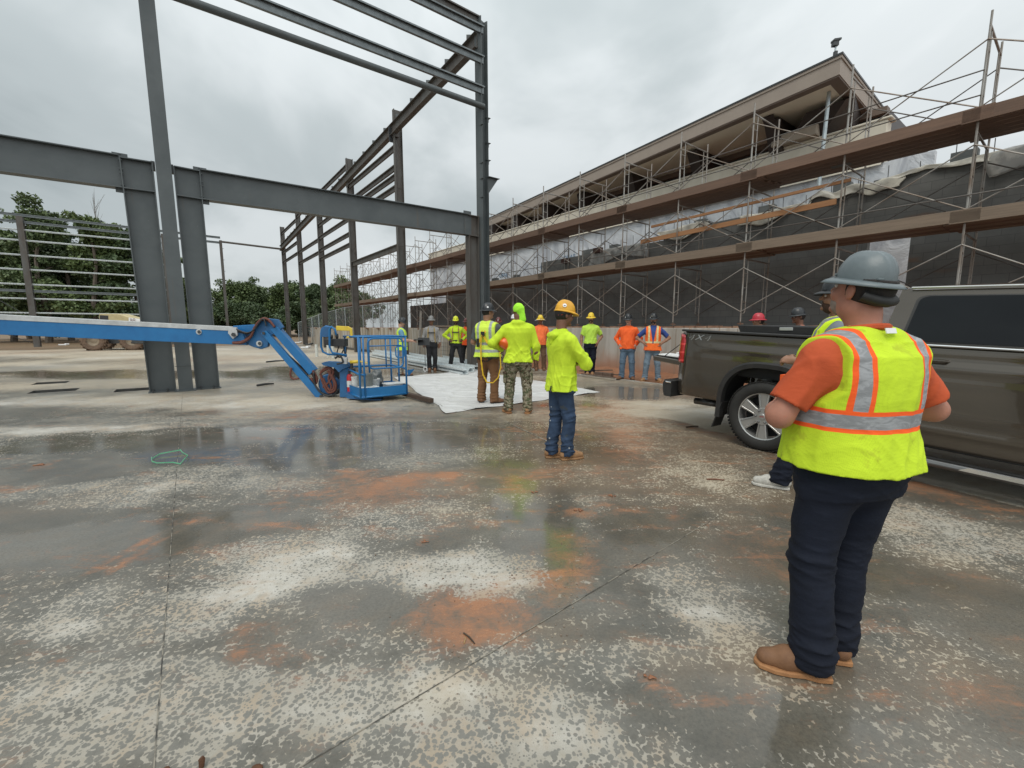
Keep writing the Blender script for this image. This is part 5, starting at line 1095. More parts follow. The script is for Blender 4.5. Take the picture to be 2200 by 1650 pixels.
        S.cut(lambda X_, Y_, Z_: np.minimum(np.abs(X_) - xw - .06 * np.clip(1.26 - Z_, 0, .12) / .12, Z_ - 1.13) + 0 * Y_)
        S.cut(lambda X_, Y_, Z_: .074 * (.6 + .4 * bw) - np.sqrt(X_ ** 2 + ((Y_ - .012 - lx * .55) * 1.05) ** 2 + ((Z_ - 1.51) * .85) ** 2))
        if vestV: S.cut(lambda X_, Y_, Z_: np.minimum(np.minimum((.012 + .17 * np.clip(Z_ - 1.08, 0, .5)) - np.abs(X_), Y_ - .02), Z_ - 1.02))
        S.cut(lambda X_, Y_, Z_: (vesthem - Z_ + .008 * np.sin(X_ * 11)) + 0 * Y_)
        put_local(S.mesh('safety_vest', [vest]), t)
    if hat:
        hh = hard_hat(t, hat, hr, hc + hr @ Vector((0, .004, .006)), hatkind, stickers, hatsc)
    t['_'] = 0; del t['_']
    P = dict(t=t, s=s, arms=arms, hp=hp, hr=hr, hc=hc, sw=sw, tor=tor, legs=legs, lx=lx)
    return P
# ------------------------------------------------------------------ the crew
def pos(u, v, z=0.0): p = G(u, v, z); return p.x, p.y
def ztop(u, v, Y): return Q(u, v, Y).z
def lp(P, pts): return [tuple(p) for p in pts]
VEST_BIG = vest_mat('mesh_safety_vest', (.60, .80, .035), (.98, .13, .025), (.36, .37, .385), [1.135], .150, .018, True, bandw=.056, vbw=.046, spots=(.42, .50, .03))
VEST_Y = vest_mat('yellow_safety_vest', (.68, .88, .10), None, (.42, .45, .44), [1.10, .97], .12, bandw=.05)
VEST_YO = vest_mat('yellow_orange_vest', (.62, .86, .08), None, (.33, .36, .33), [1.08, .93], .11, bandw=.035)
VEST_O = vest_mat('orange_safety_vest', (.95, .17, .03), None, (.78, .66, .34), [1.06], .105, bandw=.048)
VEST_G = vest_mat('lime_safety_vest', (.64, .90, .03), (.80, .95, .05), (.30, .31, .32), [1.08], .13, bandw=.06)
# 1 foreground man
x, y = 1.49, 1.86
P1 = person('heavyset person seen from behind in mesh vest over rust orange tee and grey hard hat', x * K, y * K, -12, ztop(1885, 530, y * K), SK_RED, topm=RUSTT, sleeve='short', pants=NAVY, hat=H_GREY, vest=VEST_BIG, beard=HAIRG,
            R_=((.40, -.02, 1.14), (.15, .26, 1.13), (-.8, .55, .2), (-.4, -.8, 0), .5), L_=((.305, .05, 1.13), (.13, .27, 1.12), (-.8, .5, .2), (-.4, -.8, 0), .5), headaz=-8, headpitch=12, bulk=1.17, belly=.03, hatsc=.78, stance=.13, h=.0065, hb=.0055, foot=[(.015, -.02, 25), (-.195, -.09, -60)], boots=(BOOTW, SOLE), hem=.95, vesthem=.915, seed=4, armr=1.0, folds=.8, vestV=True, hatadd=.06)
t1 = P1['t']
m = MB(); m.box((0, -.118, 1.492), (.050, .004, .022), az=(0, .35, 1)); m.build('neck_label', STRAPW, t1, local=True)
m = MB(); m.tube([(.083 * math.cos(a), -.008 + .078 * math.sin(a), 1.497 - .012 * math.sin(a)) for a in np.arange(0, 6.28, .3)], .014, 8, closed=True); m.build('tee_collar', RUSTT, t1, local=True, smooth=True)
m = MB(); m.prism([(-.10, .20, 1.17), (-.20, .17, 1.17), (-.20, .17, 1.29), (-.10, .20, 1.29)], (-.005, .018, 0)); m.build('chest_pocket', ORANGE, t1, local=True)
m = MB(); m.tube([P1['hp'](0.082, -0.055, -0.021), P1['hp'](0.050, -0.094, -0.034), P1['hp'](0.000, -0.104, -0.038), P1['hp'](-0.050, -0.094, -0.034), P1['hp'](-0.082, -0.055, -0.021)], .022, 16); m.build('hat_suspension', HATIN, t1, local=True, smooth=True)
m = MB(); m.box((.10, -.146, .865), (.035, .004, .012), ax=(1, .3, 0)); m.build('pocket_tab', mat('red_tab', (.5, .06, .02), (.4, .04, .02)), t1, local=True)
# 2 bearded man behind him
x, y = 2.90, 3.90
person('bearded person in grey tee and lime vest, half hidden behind the heavyset man', x * K, y * K, -55, ztop(1790, 592, y * K), SK_TAN, topm=GREYT, sleeve='short', pants=NAVY, boots=(SNEAK, SNEAK), hat=H_BLK, vest=VEST_G, beard=HAIRB, R_='front', L_='front', headaz=-5, headpitch=3, bulk=1.16, stance=.1, foot=[(.12, -.12, 10), (-.14, .30, -5)], h=.009, hb=.007, seed=12)
# 3, 4 behind the truck
p = Q(1631, 690, 9.0 * K); person('person in a red hard hat looking left across the truck bed', p.x, p.y, -75, ztop(1631, 672, p.y), SK_TAN, topm=DGREYT, pants=BLUEJ, hat=H_RED, stickers=[(-.35, .085, .016, STRAPW), (-.02, .085, .02, STRAPW)], R_='low', L_='low', seed=13)
p = Q(1716, 690, 8.3 * K); person('person behind the truck bed, black hard hat with two white stickers', p.x, p.y, -80, ztop(1716, 660, p.y), SK_BRN, topm=cloth('black_jacket', (.02, .02, .022)).m, pants=BLACKP, hat=H_BLK, vest=vest_mat('black_orange_vest', (.018, .018, .02), (.9, .15, .05), (.8, .5, .4), [1.0], .08, bandw=.02), headpitch=-6, R_='low', L_='low', stickers=[(-.6, .09, .017, STRAPW), (.1, .09, .017, STRAPW)], seed=14)
# 5 orange vest, hands on hips
x, y = pos(1399, 820, .0); person('person in orange safety vest over blue tee with hands on hips, pale jeans', x, y, 196, ztop(1416, 672, y), SK_TAN, topm=BLUET, sleeve='short', pants=PALEJ, hat=H_BLK, vest=VEST_O, beard=HAIRD, R_=ARMS['hips'], L_='hips', headaz=12, headpitch=-8, stance=.17, hem=.86, stickers=[(1.2, .10, .022, mat('gold_sticker', (.6, .5, .25), (.1, .1, .1), .4)), (.8, .06, .015, STRAPW)], seed=15, vesthem=.84, h=.010, hb=.009, feetaz=(25, -20))
# 6 orange long sleeve
x, y = pos(1346, 816, .0); person('person in plain orange long-sleeved shirt with hands in pockets, faded blue jeans', x, y, 200, ztop(1350, 673, y), SK_FAIR, topm=ORANGE, pants=BLUEJ, boots=(BOOTB, SOLED), hat=H_BLK, R_='pocket', L_='pocket', headaz=10, headpitch=-10, stance=.14, hem=.86, bulk=1.06, belly=.015, seed=16, beard=None, h=.010, hb=.009, stickers=[(.9, .08, .018, STRAPW)], feetaz=(30, -15))
# 7 yellow tee
x, y = pos(1267, 806, .0); person('person in neon yellow pocket tee and dark navy trousers, hand on his hip', x, y, 188, ztop(1262, 671, y), SK_TAN, topm=NEONT, sleeve='short', pants=NAVY, hat=H_YEL2, L_='pocket', R_='down', beard=HAIRD, headaz=10, headpitch=-6, stance=.07, hem=.93, seed=17, stickers=[(1.5, .05, .02, mat('brown_band', (.25, .12, .05), (.1, .05, .03)))], h=.010, hb=.009)
# 8 middle man, arms crossed
x, y = pos(1203, 984); P8 = person('person with crossed arms in neon jersey, yellow hard hat and dirty blue jeans', x, y, 66, ztop(1216, 645, y), SK_BRN, 'hooded_jersey', NEON, pants=DIRTJ, boots=(BOOT, BOOT), hat=H_YEL, hatkind='cap', R_='crossR', L_='crossL', headaz=2, headpitch=-10, stance=.085, hem=.80, hood=None, seed=18, h=.0075, hb=.0065, foot=[(.085, .04, 6), (-.06, -.08, 14)], stickers=[(-.55, .095, .025, STRAPW), (-.55, .0955, .014, mat('sticker_black', (.02, .02, .02), (.03, .03, .03), .4))], lean=.02, hatsc=.88, bulk=1.02, hatadd=.05, folds=1.15)
S = Sdf((-.2, -.25, 1.3), (.2, .2, 1.58), .007)
for q in range(9):
    a = math.pi * (1.05 + .9 * q / 8); S.cone((.085 * math.cos(a), .01 + .085 * math.sin(a), 1.475), (.10 * math.cos(a), .0 + .095 * math.sin(a), 1.445), .026, .030, .03)
S.cone((-.05, -.125, 1.44), (.05, -.125, 1.44), .035, .035, .03); S.cone((0, -.13, 1.42), (0, -.14, 1.35), .045, .016, .03, sq=(1.8, .8, 1)); S.folds(.006, 70, 24, 3)
put_local(S.mesh('hood', [NEON]), P8['t'])
m = MB(); m.tube([P8['hp'](.084, .02, .012), P8['hp'](.075, -.06, .005), P8['hp'](0, -.105, .0), P8['hp'](-.075, -.06, .005), P8['hp'](-.084, .02, .012)], .016, 8); m.build('headband', HATIN, P8['t'], local=True, smooth=True)
m = MB(); m.tube([P8['hp'](.083, .055, .008), P8['hp'](.086, -.01, .012), P8['hp'](.07, -.075, -.02)], .0035, 5); m.tube([P8['hp'](.05, -.095, -.022), P8['hp'](-.05, -.095, -.022)], .004, 5); m.build('safety_glasses', mat('red_plastic', (.4, .04, .03), (.1, .02, .02), .3), P8['t'], local=True)
m = MB(); m.tube([(.05, -.158, .87), (.05, -.168, .82), (.065, -.165, .80)], .008, 6); m.build('belt_clip', HATIN, P8['t'], local=True)
# 9 hooded man in camouflage
x, y = pos(1113, 887); P9 = person('person in camouflage trousers with neon head cloth and neon jersey', x, y, 4, ztop(1113, 650, y), SK_BRN, 'hooded_jersey', NEON, pants=CAMO, boots=(BOOT, SOLE), hat=None, R_=((.27, .0, 1.10), (.275, .05, .87), (0, .1, -1), (-1, 0, 0), .45), L_=((.40, -.04, 1.14), (.26, .18, 1.04), (.2, .8, -.1), (.6, 0, 0), .6), headaz=-18, stance=.16, hem=.84, hood=True, seed=19, h=.009, hb=.0085, bulk=1.14, folds=1.2, feetaz=(6, -25))
S = Sdf((-.2, -.3, 1.40), (.2, .2, 1.85), .008); hp9 = P9['hp']; S.ell(hp9(0, -.012, .026), (.090, .108, .100), .01, P9['hr']); S.cone(hp9(.02, -.07, .02), hp9(.05, -.09, -.13), .06, .055, .04, sq=(1, .6, 1)); S.folds(.006, 50, 30, 5)
S.cut(lambda X_, Y_, Z_: np.minimum(1.645 - Z_ + (Y_ < -.02) * -.2 * (X_ > -.02), .25) + 0 * X_); put_local(S.mesh('head_cloth', [cloth('lime_cloth', (.42, .93, .06), (.33, .75, .04)).m]), P9['t'])
for sd_ in (-1, 1):
    m = MB(); m.box((sd_ * .215, -.01, .60), (.05, .15, .20)); m.box((sd_ * .226, -.01, .685), (.04, .16, .06)); m.build('cargo_pocket', CAMO, P9['t'], local=True, bevel=.015)
# the orange hard hat tucked under his arm
hb_ = Q(1092, 738, y + .06); t = thing('hard_hat', 'orange hard hat tucked under the hooded man\'s left arm', 'hard hat', hb_)
hard_hat(t, H_ORG, Matrix.Rotation(R(-70), 3, 'Y') @ Matrix.Rotation(R(20), 3, 'X') @ Matrix.Scale(1, 3), (0, 0, 0), 'cap')
# 10 harness man
x, y = pos(1049, 866); P10 = person('person in brown trousers wearing a yellow harness with a looping lanyard', x, y, 22, ztop(1042, 650, y), SK_TAN, topm=DGREYT, sleeve='short', pants=BROWNP, boots=(BOOTB, BOOTK), hat=H_BLK, R_=((.30, .06, 1.13), (.14, .26, 1.05), (-.5, .8, 0), (-.6, 0, 0), .6), L_=((.29, .02, 1.12), (.12, .24, 1.03), (-.5, .8, 0), (-.6, 0, 0), .6), vest=VEST_Y, headaz=35, bulk=1.12, stance=.13, hem=.84, vesthem=.86, seed=20, h=.009, hb=.0085, feetaz=(38, -30), stickers=[(-.5, .09, .02, STRAPW)])
t = P10['t']; W_ = .036
def strap(pts, mt, nm, par, w=.036, th=.006): 
    m = MB()
    for a, b in zip(pts, pts[1:]):
        a, b = Vector(a), Vector(b); nrm_ = Vector((a.x + b.x, (a.y + b.y) * 1.6, 0)); nrm_ = nrm_.normalized() if nrm_.length > .01 else Vector((0, 0, 1)); m.beam(a, b, w, th, nrm_)
    return m.build(nm, mt, par, local=True)
def harness(t, mt, mt2, back=True, front=True, ys=-.178, yf=.172, bw=1.0):
    if back:
        strap([(-.10, -.03, 1.485), (-.085, -.12, 1.43), (-.01, ys, 1.27), (.09, ys + .005, 1.12), (.17, -.11, .98)], mt, 'harness_strap', t); strap([(.10, -.03, 1.485), (.085, -.12, 1.43), (.01, ys, 1.27), (-.09, ys + .005, 1.12), (-.17, -.11, .98)], mt, 'harness_strap', t)
        m = MB(); m.box((0, ys - .008, 1.28), (.07, .016, .07)); m.tube([(.025 * math.cos(a), ys - .02, 1.25 + .03 * math.sin(a)) for a in np.arange(0, 6.28, .6)], .005, 5, closed=True); m.build('dorsal_ring', HATIN, t, local=True)
    if front:
        for sd_ in (-1, 1): strap([(sd_ * .09, 0, 1.48), (sd_ * .10, .10, 1.41), (sd_ * .105, yf - .03, 1.30), (sd_ * .11, yf - .01, 1.10), (sd_ * .13, .11, .95)], mt, 'harness_strap', t)
        strap([(-.11, yf - .01, 1.27), (.11, yf - .01, 1.27)], mt2, 'chest_strap', t)
    strap([(.19 * bw * math.cos(a), .145 * bw * math.sin(a), .99) for a in np.arange(0, 6.4, .35)], mt2, 'waist_belt', t, .05)
harness(t, STRAPY, STRAPK, True, False, -.205, .17, 1.16)
for sd_ in (-1, 1): strap([(sd_ * .19, -.08, .93), (sd_ * .12, -.15, .84), (sd_ * .03, -.13, .80), (sd_ * .02, -.02, .79)], STRAPK, 'leg_strap', t, .05, .01)
m = MB(); pts = [(-.02, -.215, 1.27), (-.03, -.23, 1.05), (-.02, -.24, .80), (.02, -.25, .55), (.09, -.24, .42), (.19, -.2, .41), (.27, -.15, .50), (.30, -.1, .70), (.27, -.07, .95), (.22, -.05, 1.05)]
fine_ = [Vector(a).lerp(Vector(b), q / 5) for a, b in zip(pts, pts[1:]) for q in range(5)]; m.tube(fine_, [.011 + .006 * (i % 2) * (3 < i < 22) for i in range(len(fine_))], 6); m.build('lanyard', STRAPY, t, local=True, smooth='all')
m = MB(); m.box((-.10, -.21, 1.12), (.05, .03, .15)); m.build('lanyard_pack', HATIN, t, local=True, bevel=.008)
# 11 orange tee, wide hat
x, y = pos(1160, 796); person('person in orange tee and yellow hard hat with a wide white sun brim', x, y, 178, ztop(1160, 676, y), SK_BRN, topm=ORANGET, sleeve='short', pants=MUDP, boots=(BOOTB, BOOTB), hat=H_YEL2, R_='down', L_='down', bulk=1.05, belly=.02, hem=.84, stance=.13, seed=21, stickers=[(1.57, .07, .02, mat('hat_badge', (.3, .2, .1), (.1, .1, .1), .4))], headpitch=-8)
o = [c for c in bpy.data.objects if c.name.startswith('person')][-1]
tP = o
hr = Matrix.Identity(3); m = MB(); ring = []
for j in range(3):
    for k in range(40): th = 2 * math.pi * k / 40; r_ = .115 + .04 * j; ring.append((r_ * math.cos(th), (r_ + .02) * math.sin(th), 1.68 - .012 * j * (1 + math.cos(2 * th) * .6)))
m.add(ring, [(i * 40 + k, i * 40 + (k + 1) % 40, (i + 1) * 40 + (k + 1) % 40, (i + 1) * 40 + k) for i in range(2) for k in range(40)]); m.build('sun_brim', STRAPW, [q for q in bpy.data.objects if q.get('label', '').startswith('person in orange tee and')][0], local=True, smooth=True)
# 12, 13 half hidden behind the hooded man
x, y = pos(1104, 792); person('person mostly hidden behind the hooded man, only a white hard hat showing', x, y, 180, ztop(1104, 674, y), SK_TAN, topm=cloth('black_shirt', (.02, .02, .022)).m, pants=BLACKP, hat=H_WHT, hatkind='cap', seed=22)
x, y = pos(1071, 793); person('person in maroon hard hat and dark jacket, between the harness man and the hooded man', x, y, 172, ztop(1071, 681, y), SK_BRN, topm=cloth('navy_jacket', (.03, .035, .05)).m, pants=CAMO, hat=H_MAR, R_='front', L_='front', seed=23, vest=vest_mat('dark_yellow_vest', (.03, .03, .035), None, (.6, .6, .1), [1.0], .11, bandw=.03), stickers=[(1.3, .09, .02, STRAPW)], headpitch=-12)
# 14 maroon hat, orange vest
x, y = pos(1003, 786); person('person in maroon hard hat, orange vest and black trousers, half behind the neon harness man', x, y, 186, ztop(1000, 683, y), SK_BRN, topm=ORANGE, sleeve='short', pants=BLACKP, boots=(BOOTB, BOOTB), hat=H_MAR, vest=vest_mat('orange_vest_plain', (.95, .12, .03), None, (.5, .45, .35), [1.05], .1, bandw=.03), stance=.15, R_='down', L_='down', seed=24)
# 15 neon, harness, hands on hips
x, y = pos(981, 794); P = person('person in neon long-sleeved shirt and harness with hands on hips, lime hard hat', x, y, 178, ztop(980, 678, y), SK_BRN, topm=NEON, pants=BLACKP, boots=(BOOT, BOOT), hat=H_LIME, hatkind='cap', R_='hips', L_='hips', beard=HAIRD, stance=.21, hem=.90, seed=25, headpitch=-8, feetaz=(15, -15), stickers=[(.5, .07, .014, HATIN), (1.2, .07, .014, HATIN), (2.0, .07, .014, HATIN)])
harness(P['t'], STRAPT, STRAPK, False, True, yf=.175); m = MB(); m.box((.21, -.02, .90), (.07, .12, .16)); m.build('tool_pouch', STRAPK, P['t'], local=True, bevel=.02)
# 16 grey long sleeve
x, y = pos(929, 797); P = person('person in grey long-sleeved shirt, tan harness and taupe hat beside a thin staff', x, y, 172, ztop(926, 678, y), SK_BRN, topm=LGREY, pants=BLACKP, boots=(BOOTB, BOOTB), hat=H_TAUPE, R_='down', L_='down', stance=.09, hem=.96, seed=26)
harness(P['t'], STRAPT, STRAPK, False, True, yf=.17); m = MB(); m.box((.22, .02, .88), (.06, .10, .18)); m.box((-.22, .02, .84), (.05, .10, .14)); m.build('tool_belt', BOOTB, P['t'], local=True, bevel=.02)
px_ = Q(914, 735, y - .1); gx = G(914, 799); t = thing('measuring_staff', 'thin black staff with a white coil at its foot beside the man in grey', 'staff', gx)
m = MB(); m.tube([(gx.x, gx.y, .02), (gx.x + .0, gx.y, .95)], .012, 6); m.build('rod', DARKST, t)
m = MB(); m.tube([(gx.x + .06 * math.cos(a), gx.y - .02, .09 + .07 * math.sin(a)) for a in np.arange(0, 6.28, .5)], .018, 6, closed=True); m.build('coil', STRAPW, t)
# 17 man with the laptop
x, y = pos(866, 807); P = person('person in light blue shirt and yellow vest reading a laptop beside the blue basket', x, y, 78, ztop(863, 681, y), SK_FAIR, topm=LBLUE, sleeve='short', pants=KHAKI, boots=(BOOTB, SOLED), hat=H_BLK, vest=VEST_YO, R_=((.23, .06, 1.12), (.13, .33, 1.09), (-.1, 1, -.1), (-.6, 0, -.6), .6), L_=((.23, .06, 1.12), (.13, .33, 1.09), (-.1, 1, -.1), (-.6, 0, -.6), .6), headpitch=-26, headaz=8, stance=.1, hem=.88, seed=27, stickers=[(2.6, .09, .02, STRAPW)], foot=[(.10, .10, 5), (-.10, -.10, 0)])
lw = WM[P['t'].name] @ Vector((0, .46, 1.13))
m = MB(); c = Vector((x, y, 0)); fw = Vector((math.sin(R(78)), math.cos(R(78)), 0)); rt = Vector((fw.y, -fw.x, 0)); b = lw
t = thing('laptop', 'open black laptop held by the man in the yellow vest', 'laptop', b)
m.box(b + fw * .03, (.26, .36, .018), ax=fw, ay=rt); m.build('keyboard_deck', HATIN, t, bevel=.003)
m = MB(); m.box(b + fw * .20 + Vector((0, 0, -.06)), (.36, .012, .24), ax=fw + rt * .25, az=(rt * -.25 + Vector((0, 0, 1)))); m.build('screen', mat('laptop_black', (.008, .008, .009), (.012, .012, .012), .35), t, bevel=.003)
# ------------------------------------------------------------------ pickup truck
def text_part(body, size, mt, parent, M4, ext=.0015, name='lettering', outline=0, shear=0, sx=1.0):
    cu = bpy.data.curves.new('t', 'FONT'); cu.body = body; cu.size = size; cu.extrude = ext; cu.align_x = 'CENTER'; cu.align_y = 'CENTER'; cu.shear = shear; cu.offset = outline
    o = bpy.data.objects.new('t', cu); link(o); dg = bpy.context.evaluated_depsgraph_get(); me = bpy.data.meshes.new_from_object(o.evaluated_get(dg)); bpy.data.objects.remove(o)
    me.transform(M4 @ Matrix.Diagonal((sx, 1, 1, 1))); me.materials.clear(); me.materials.append(mt); me.name = name
    p = link(bpy.data.objects.new(name, me))
    if parent: p.parent = parent; WM[p.name] = WM[parent.name].copy()
    return p
n = NT('truck_paint'); co = n.coord(); fl_ = n.noise(co, 900, 1, .5); dirt = n.noise(n.mapping(co, (1, 1, 1.6)), 3, 5, .6); zz = n.xyz(co)[2]
c = n.mix(n.math('MULTIPLY', fl_, .3), (.090, .074, .057), (.125, .104, .082)); mud = n.math('MULTIPLY', n.math('SUBTRACT', 1.0, n.step(n.math('ADD', zz, n.math('MULTIPLY', dirt, .35)), .45, .95)), .30)
PAINT = n.set(n.mix(mud, c, (.12, .09, .065)), n.math('ADD', .17, n.math('MULTIPLY', mud, .9)), .55, None, .5, 1.0)
PLB = mat('black_plastic', (.022, .022, .023), (.035, .034, .033), .55, 0, 12, .6, .15, 160, .15); CHROME = mat('chrome', (.80, .80, .80), (.7, .7, .7), .12, 1.0, 5, .5); RUBBER = mat('tyre_rubber', (.018, .018, .018), (.032, .030, .027), .75, 0, 9, .7, .2, 90); ALLOY = mat('alloy', (.56, .56, .55), (.46, .46, .45), .30, .75, 6, .5, 0, 40, .1); ALLOYD = mat('alloy_dark', (.22, .22, .225), (.16, .16, .16), .4, .6, 6, .5); LINER = mat('bed_liner', (.015, .015, .016), (.022, .022, .022), .8, 0, 20, .5, .3, 200)
RED = NT('tail_lens'); co = RED.coord(); zz = RED.xyz(co)[2]; stp = RED.math('FRACT', RED.math('MULTIPLY', zz, 9.0)); RED.set(RED.mix(RED.math('LESS_THAN', stp, .22), (.42, .006, .010), (.72, .05, .05)), .12, 0, None, .6, .6); RED = RED.m
OT = Vector((3.07, 5.23, 0)) * K + Vector((.819, .574, 0)) * .98
HT = math.atan2(-.819, .574)
t = thing('pickup_truck', 'dark bronze four-door pickup truck with its tailgate down, cut by the right edge', 'truck', OT, HT)
PT = R(2.3)
def T(x, y, z): return (x * math.cos(PT) + z * math.sin(PT), y, z * math.cos(PT) - x * math.sin(PT) + .0)
def yprof(x, z, top):
    w = .995
    if z < .80: w -= .045 * ((.80 - z) / .4) ** 2
    if z > 1.0: w -= .035 * ((z - 1.0) / .36) ** 1.6
    w += .012 * math.exp(-((z - 1.16) / .035) ** 2) * smst(np.array(x), -1.0, -.6) - .010 * math.exp(-((z - 1.235) / .03) ** 2) * smst(np.array(x), -1.0, -.6)
    w += .012 * math.exp(-((z - .60) / .03) ** 2) * (x > .95)
    if x < -1.0: w -= .10 * ((-1.0 - x) / .22) ** 2.2
    if x > 3.9: w -= .25 * ((x - 3.9) / .7) ** 2
    return float(w)
def arch(x, z, cx): return (abs((x - cx) / .555) ** 2.7 + abs((z - .36) / .655) ** 2.7) if z > .36 else abs((x - cx) / .555) ** 2.7
def panel(x0, x1, ztopf, zbotf, sgn, nx, nz, arches=()):
    vs = {}; m = MB(); V = []; idx_ = {}
    for i in range(nx + 1):
        x = x0 + (x1 - x0) * i / nx
        for j in range(nz + 1):
            z = zbotf(x) + (ztopf(x) - zbotf(x)) * j / nz; X_, Z_ = x, z
            for cx in arches:
                f = arch(X_, Z_, cx)
                if .0 < f < 1: s_ = f ** (-1 / 2.7); X_, Z_ = (cx + (X_ - cx) * s_, .36 + (Z_ - .36) * s_) if Z_ > .36 else (cx + (X_ - cx) * s_, Z_)
            idx_[i, j] = len(V); V.append(T(X_, sgn * yprof(X_, Z_, 0), Z_))
    F_ = []
    for i in range(nx):
        for j in range(nz):
            xm = x0 + (x1 - x0) * (i + .5) / nx; zm = (zbotf(xm) + (ztopf(xm) - zbotf(xm)) * (j + .5) / nz)
            if any(arch(xm, zm, cx) < .93 for cx in arches): continue
            f = (idx_[i, j], idx_[i + 1, j], idx_[i + 1, j + 1], idx_[i, j + 1]); F_.append(f if sgn < 0 else f[::-1])
    m.add(V, F_); return m
for sg in (-1, 1):
    o = panel(-1.22, .93, lambda x: 1.36 - .03 * max(0, (-1.1 - x) / .12) ** 2, lambda x: .50, sg, 96, 40, (0,)).build('bed_side', PAINT, t, local=True, smooth='all'); so_ = o.modifiers.new('s', 'SOLIDIFY'); so_.thickness = .02; so_.offset = -1 
    o = panel(.95, 3.10, lambda x: 1.345, lambda x: .44, sg, 60, 34).build('door_side', PAINT, t, local=True, smooth='all'); so_ = o.modifiers.new('s', 'SOLIDIFY'); so_.thickness = .02; so_.offset = -1
    o = panel(3.11, 4.6, lambda x: 1.28 - .05 * (x - 3.1), lambda x: .50, sg, 70, 34, (3.65,)).build('fender', PAINT, t, local=True, smooth='all'); so_ = o.modifiers.new('s', 'SOLIDIFY'); so_.thickness = .02; so_.offset = -1
    for cx in (0, 3.65):
        m = MB(); pts = []
        for k in range(41):
            th = math.pi * k / 40; c_, s_ = math.cos(th), math.sin(th); pts.append((cx + .555 * math.copysign(abs(c_) ** (2 / 2.7), c_), .36 + .655 * abs(s_) ** (2 / 2.7)))
        pts = [(pts[0][0], .47)] + pts[2:-2] + [(pts[-1][0], .30)]; V = []
        for (x, z) in pts:
            d = Vector((x - cx, z - .36)).normalized() if z > .36 else Vector((1 if x > cx else -1, 0)); y = sg * (yprof(x, max(.5, z), 0) + .0)
            for (o_, h_) in ((-.035, -.06), (-.03, .022), (.02, .030), (.042, .002)): V.append(T(x + d[0] * o_, y + sg * h_, z + d[1] * o_))
        n4 = 4; F_ = [(i * n4 + k, i * n4 + k + 1, (i + 1) * n4 + k + 1, (i + 1) * n4 + k) for i in range(len(pts) - 1) for k in range(3)]
        m.add(V, F_ if sg > 0 else [f[::-1] for f in F_]); m.build('wheel_arch_trim', PLB, t, local=True, smooth=True)
        m = MB(); V = []; 
        for (x, z) in pts: V += [T(x, sg * .96, z), T(x, sg * .45, z)]
        m.add(V, [(2 * i, 2 * i + 1, 2 * i + 3, 2 * i + 2) for i in range(len(pts) - 1)]); m.build('wheel_well', LINER, t, local=True)
    # greenhouse side
    m = MB(); V = []; nx, nz = 40, 10
    for i in range(nx + 1):
        for j in range(nz + 1):
            f = j / nz; x = (.97 + .06 * f) + ((3.55 - .95 * f) - (.97 + .06 * f)) * i / nx; V.append(T(x, sg * (.962 - .15 * f - .03 * f * f), 1.345 + .51 * f))
    for i in range(nx):
        for j in range(nz): q = (i * 11 + j, (i + 1) * 11 + j, (i + 1) * 11 + j + 1, i * 11 + j + 1); m.f.append(q if sg < 0 else q[::-1]); m.mi.append(0)
    m.v = V; m.build('cab_side', PAINT, t, local=True, smooth='all')
    def gp(x, f, o=.006): return T(x, sg * (.962 - .15 * f - .03 * f * f + o), 1.345 + .51 * f + o * .3)
    for wi, (xa, xb, xc, xd) in enumerate(((1.11, 2.02, 2.00, 1.16), (2.10, 3.30, 2.62, 2.08))):
        for (nm, mt, gr, off) in (('window_seal', PLB, .0, .005), ('side_window', GLASSD, .022, .009)):
            ol = []; 
            for (px_, pf, c0, c1) in ((xa + gr, .05 + gr, 0, 0), (xb - gr, .05 + gr, 0, 0), (xc - gr, .90 - gr, 0, 0), (xd + gr, .90 - gr, 0, 0)): ol.append((px_, pf))
            R__ = []
            for i in range(4):
                p0, p1, p2 = Vector(ol[i - 1]), Vector(ol[i]), Vector(ol[(i + 1) % 4]); r_ = .10 if i == 3 and wi == 0 else .05
                for k in range(6): u_ = k / 5; a_ = p1 + (p0 - p1).normalized() * r_; b_ = p1 + (p2 - p1).normalized() * r_; R__.append(a_ * (1 - u_) ** 2 + p1 * 2 * u_ * (1 - u_) + b_ * u_ ** 2)
            cx_, cf_ = sum(p[0] for p in R__) / len(R__), sum(p[1] for p in R__) / len(R__)
            m = MB(); V = [gp(p[0], p[1], off) for p in R__] + [gp(cx_, cf_, off + .004)]; N_ = len(R__); m.add(V, [((i + 1) % N_, i, N_) if sg > 0 else (i, (i + 1) % N_, N_) for i in range(N_)]); m.build(nm, mt, t, local=True, smooth='all')
    m = MB(); m.tube([T(x, sg * .972, 1.352) for x in np.linspace(1.08, 3.4, 14)], .010, 6); m.build('belt_moulding', CHROME, t, local=True, smooth=True)
    m = MB(); m.tube([T(x, sg * (.80 + .0), 1.872) for x in np.linspace(1.10, 2.6, 12)], .011, 6); m.build('roof_moulding', ALLOY, t, local=True, smooth=True)
    for x in (2.055, 3.10): m = MB(); m.prism([T(x, sg * (yprof(x, z, 0) + .0005), z) for z in np.linspace(.50, 1.34, 12)] + [T(x + .008, sg * (yprof(x, z, 0) + .0005), z) for z in np.linspace(1.34, .50, 12)], (0, sg * .0008, 0)); m.build('door_gap', LINER, t, local=True)
    for x in (1.28, 2.35):
        m = MB(); m.tube([T(x, sg * .97, 1.22), T(x + .02, sg * 1.01, 1.225), T(x + .17, sg * 1.01, 1.225), T(x + .19, sg * .97, 1.22)], .013, 8); m.build('door_handle', PAINT, t, local=True, smooth=True)
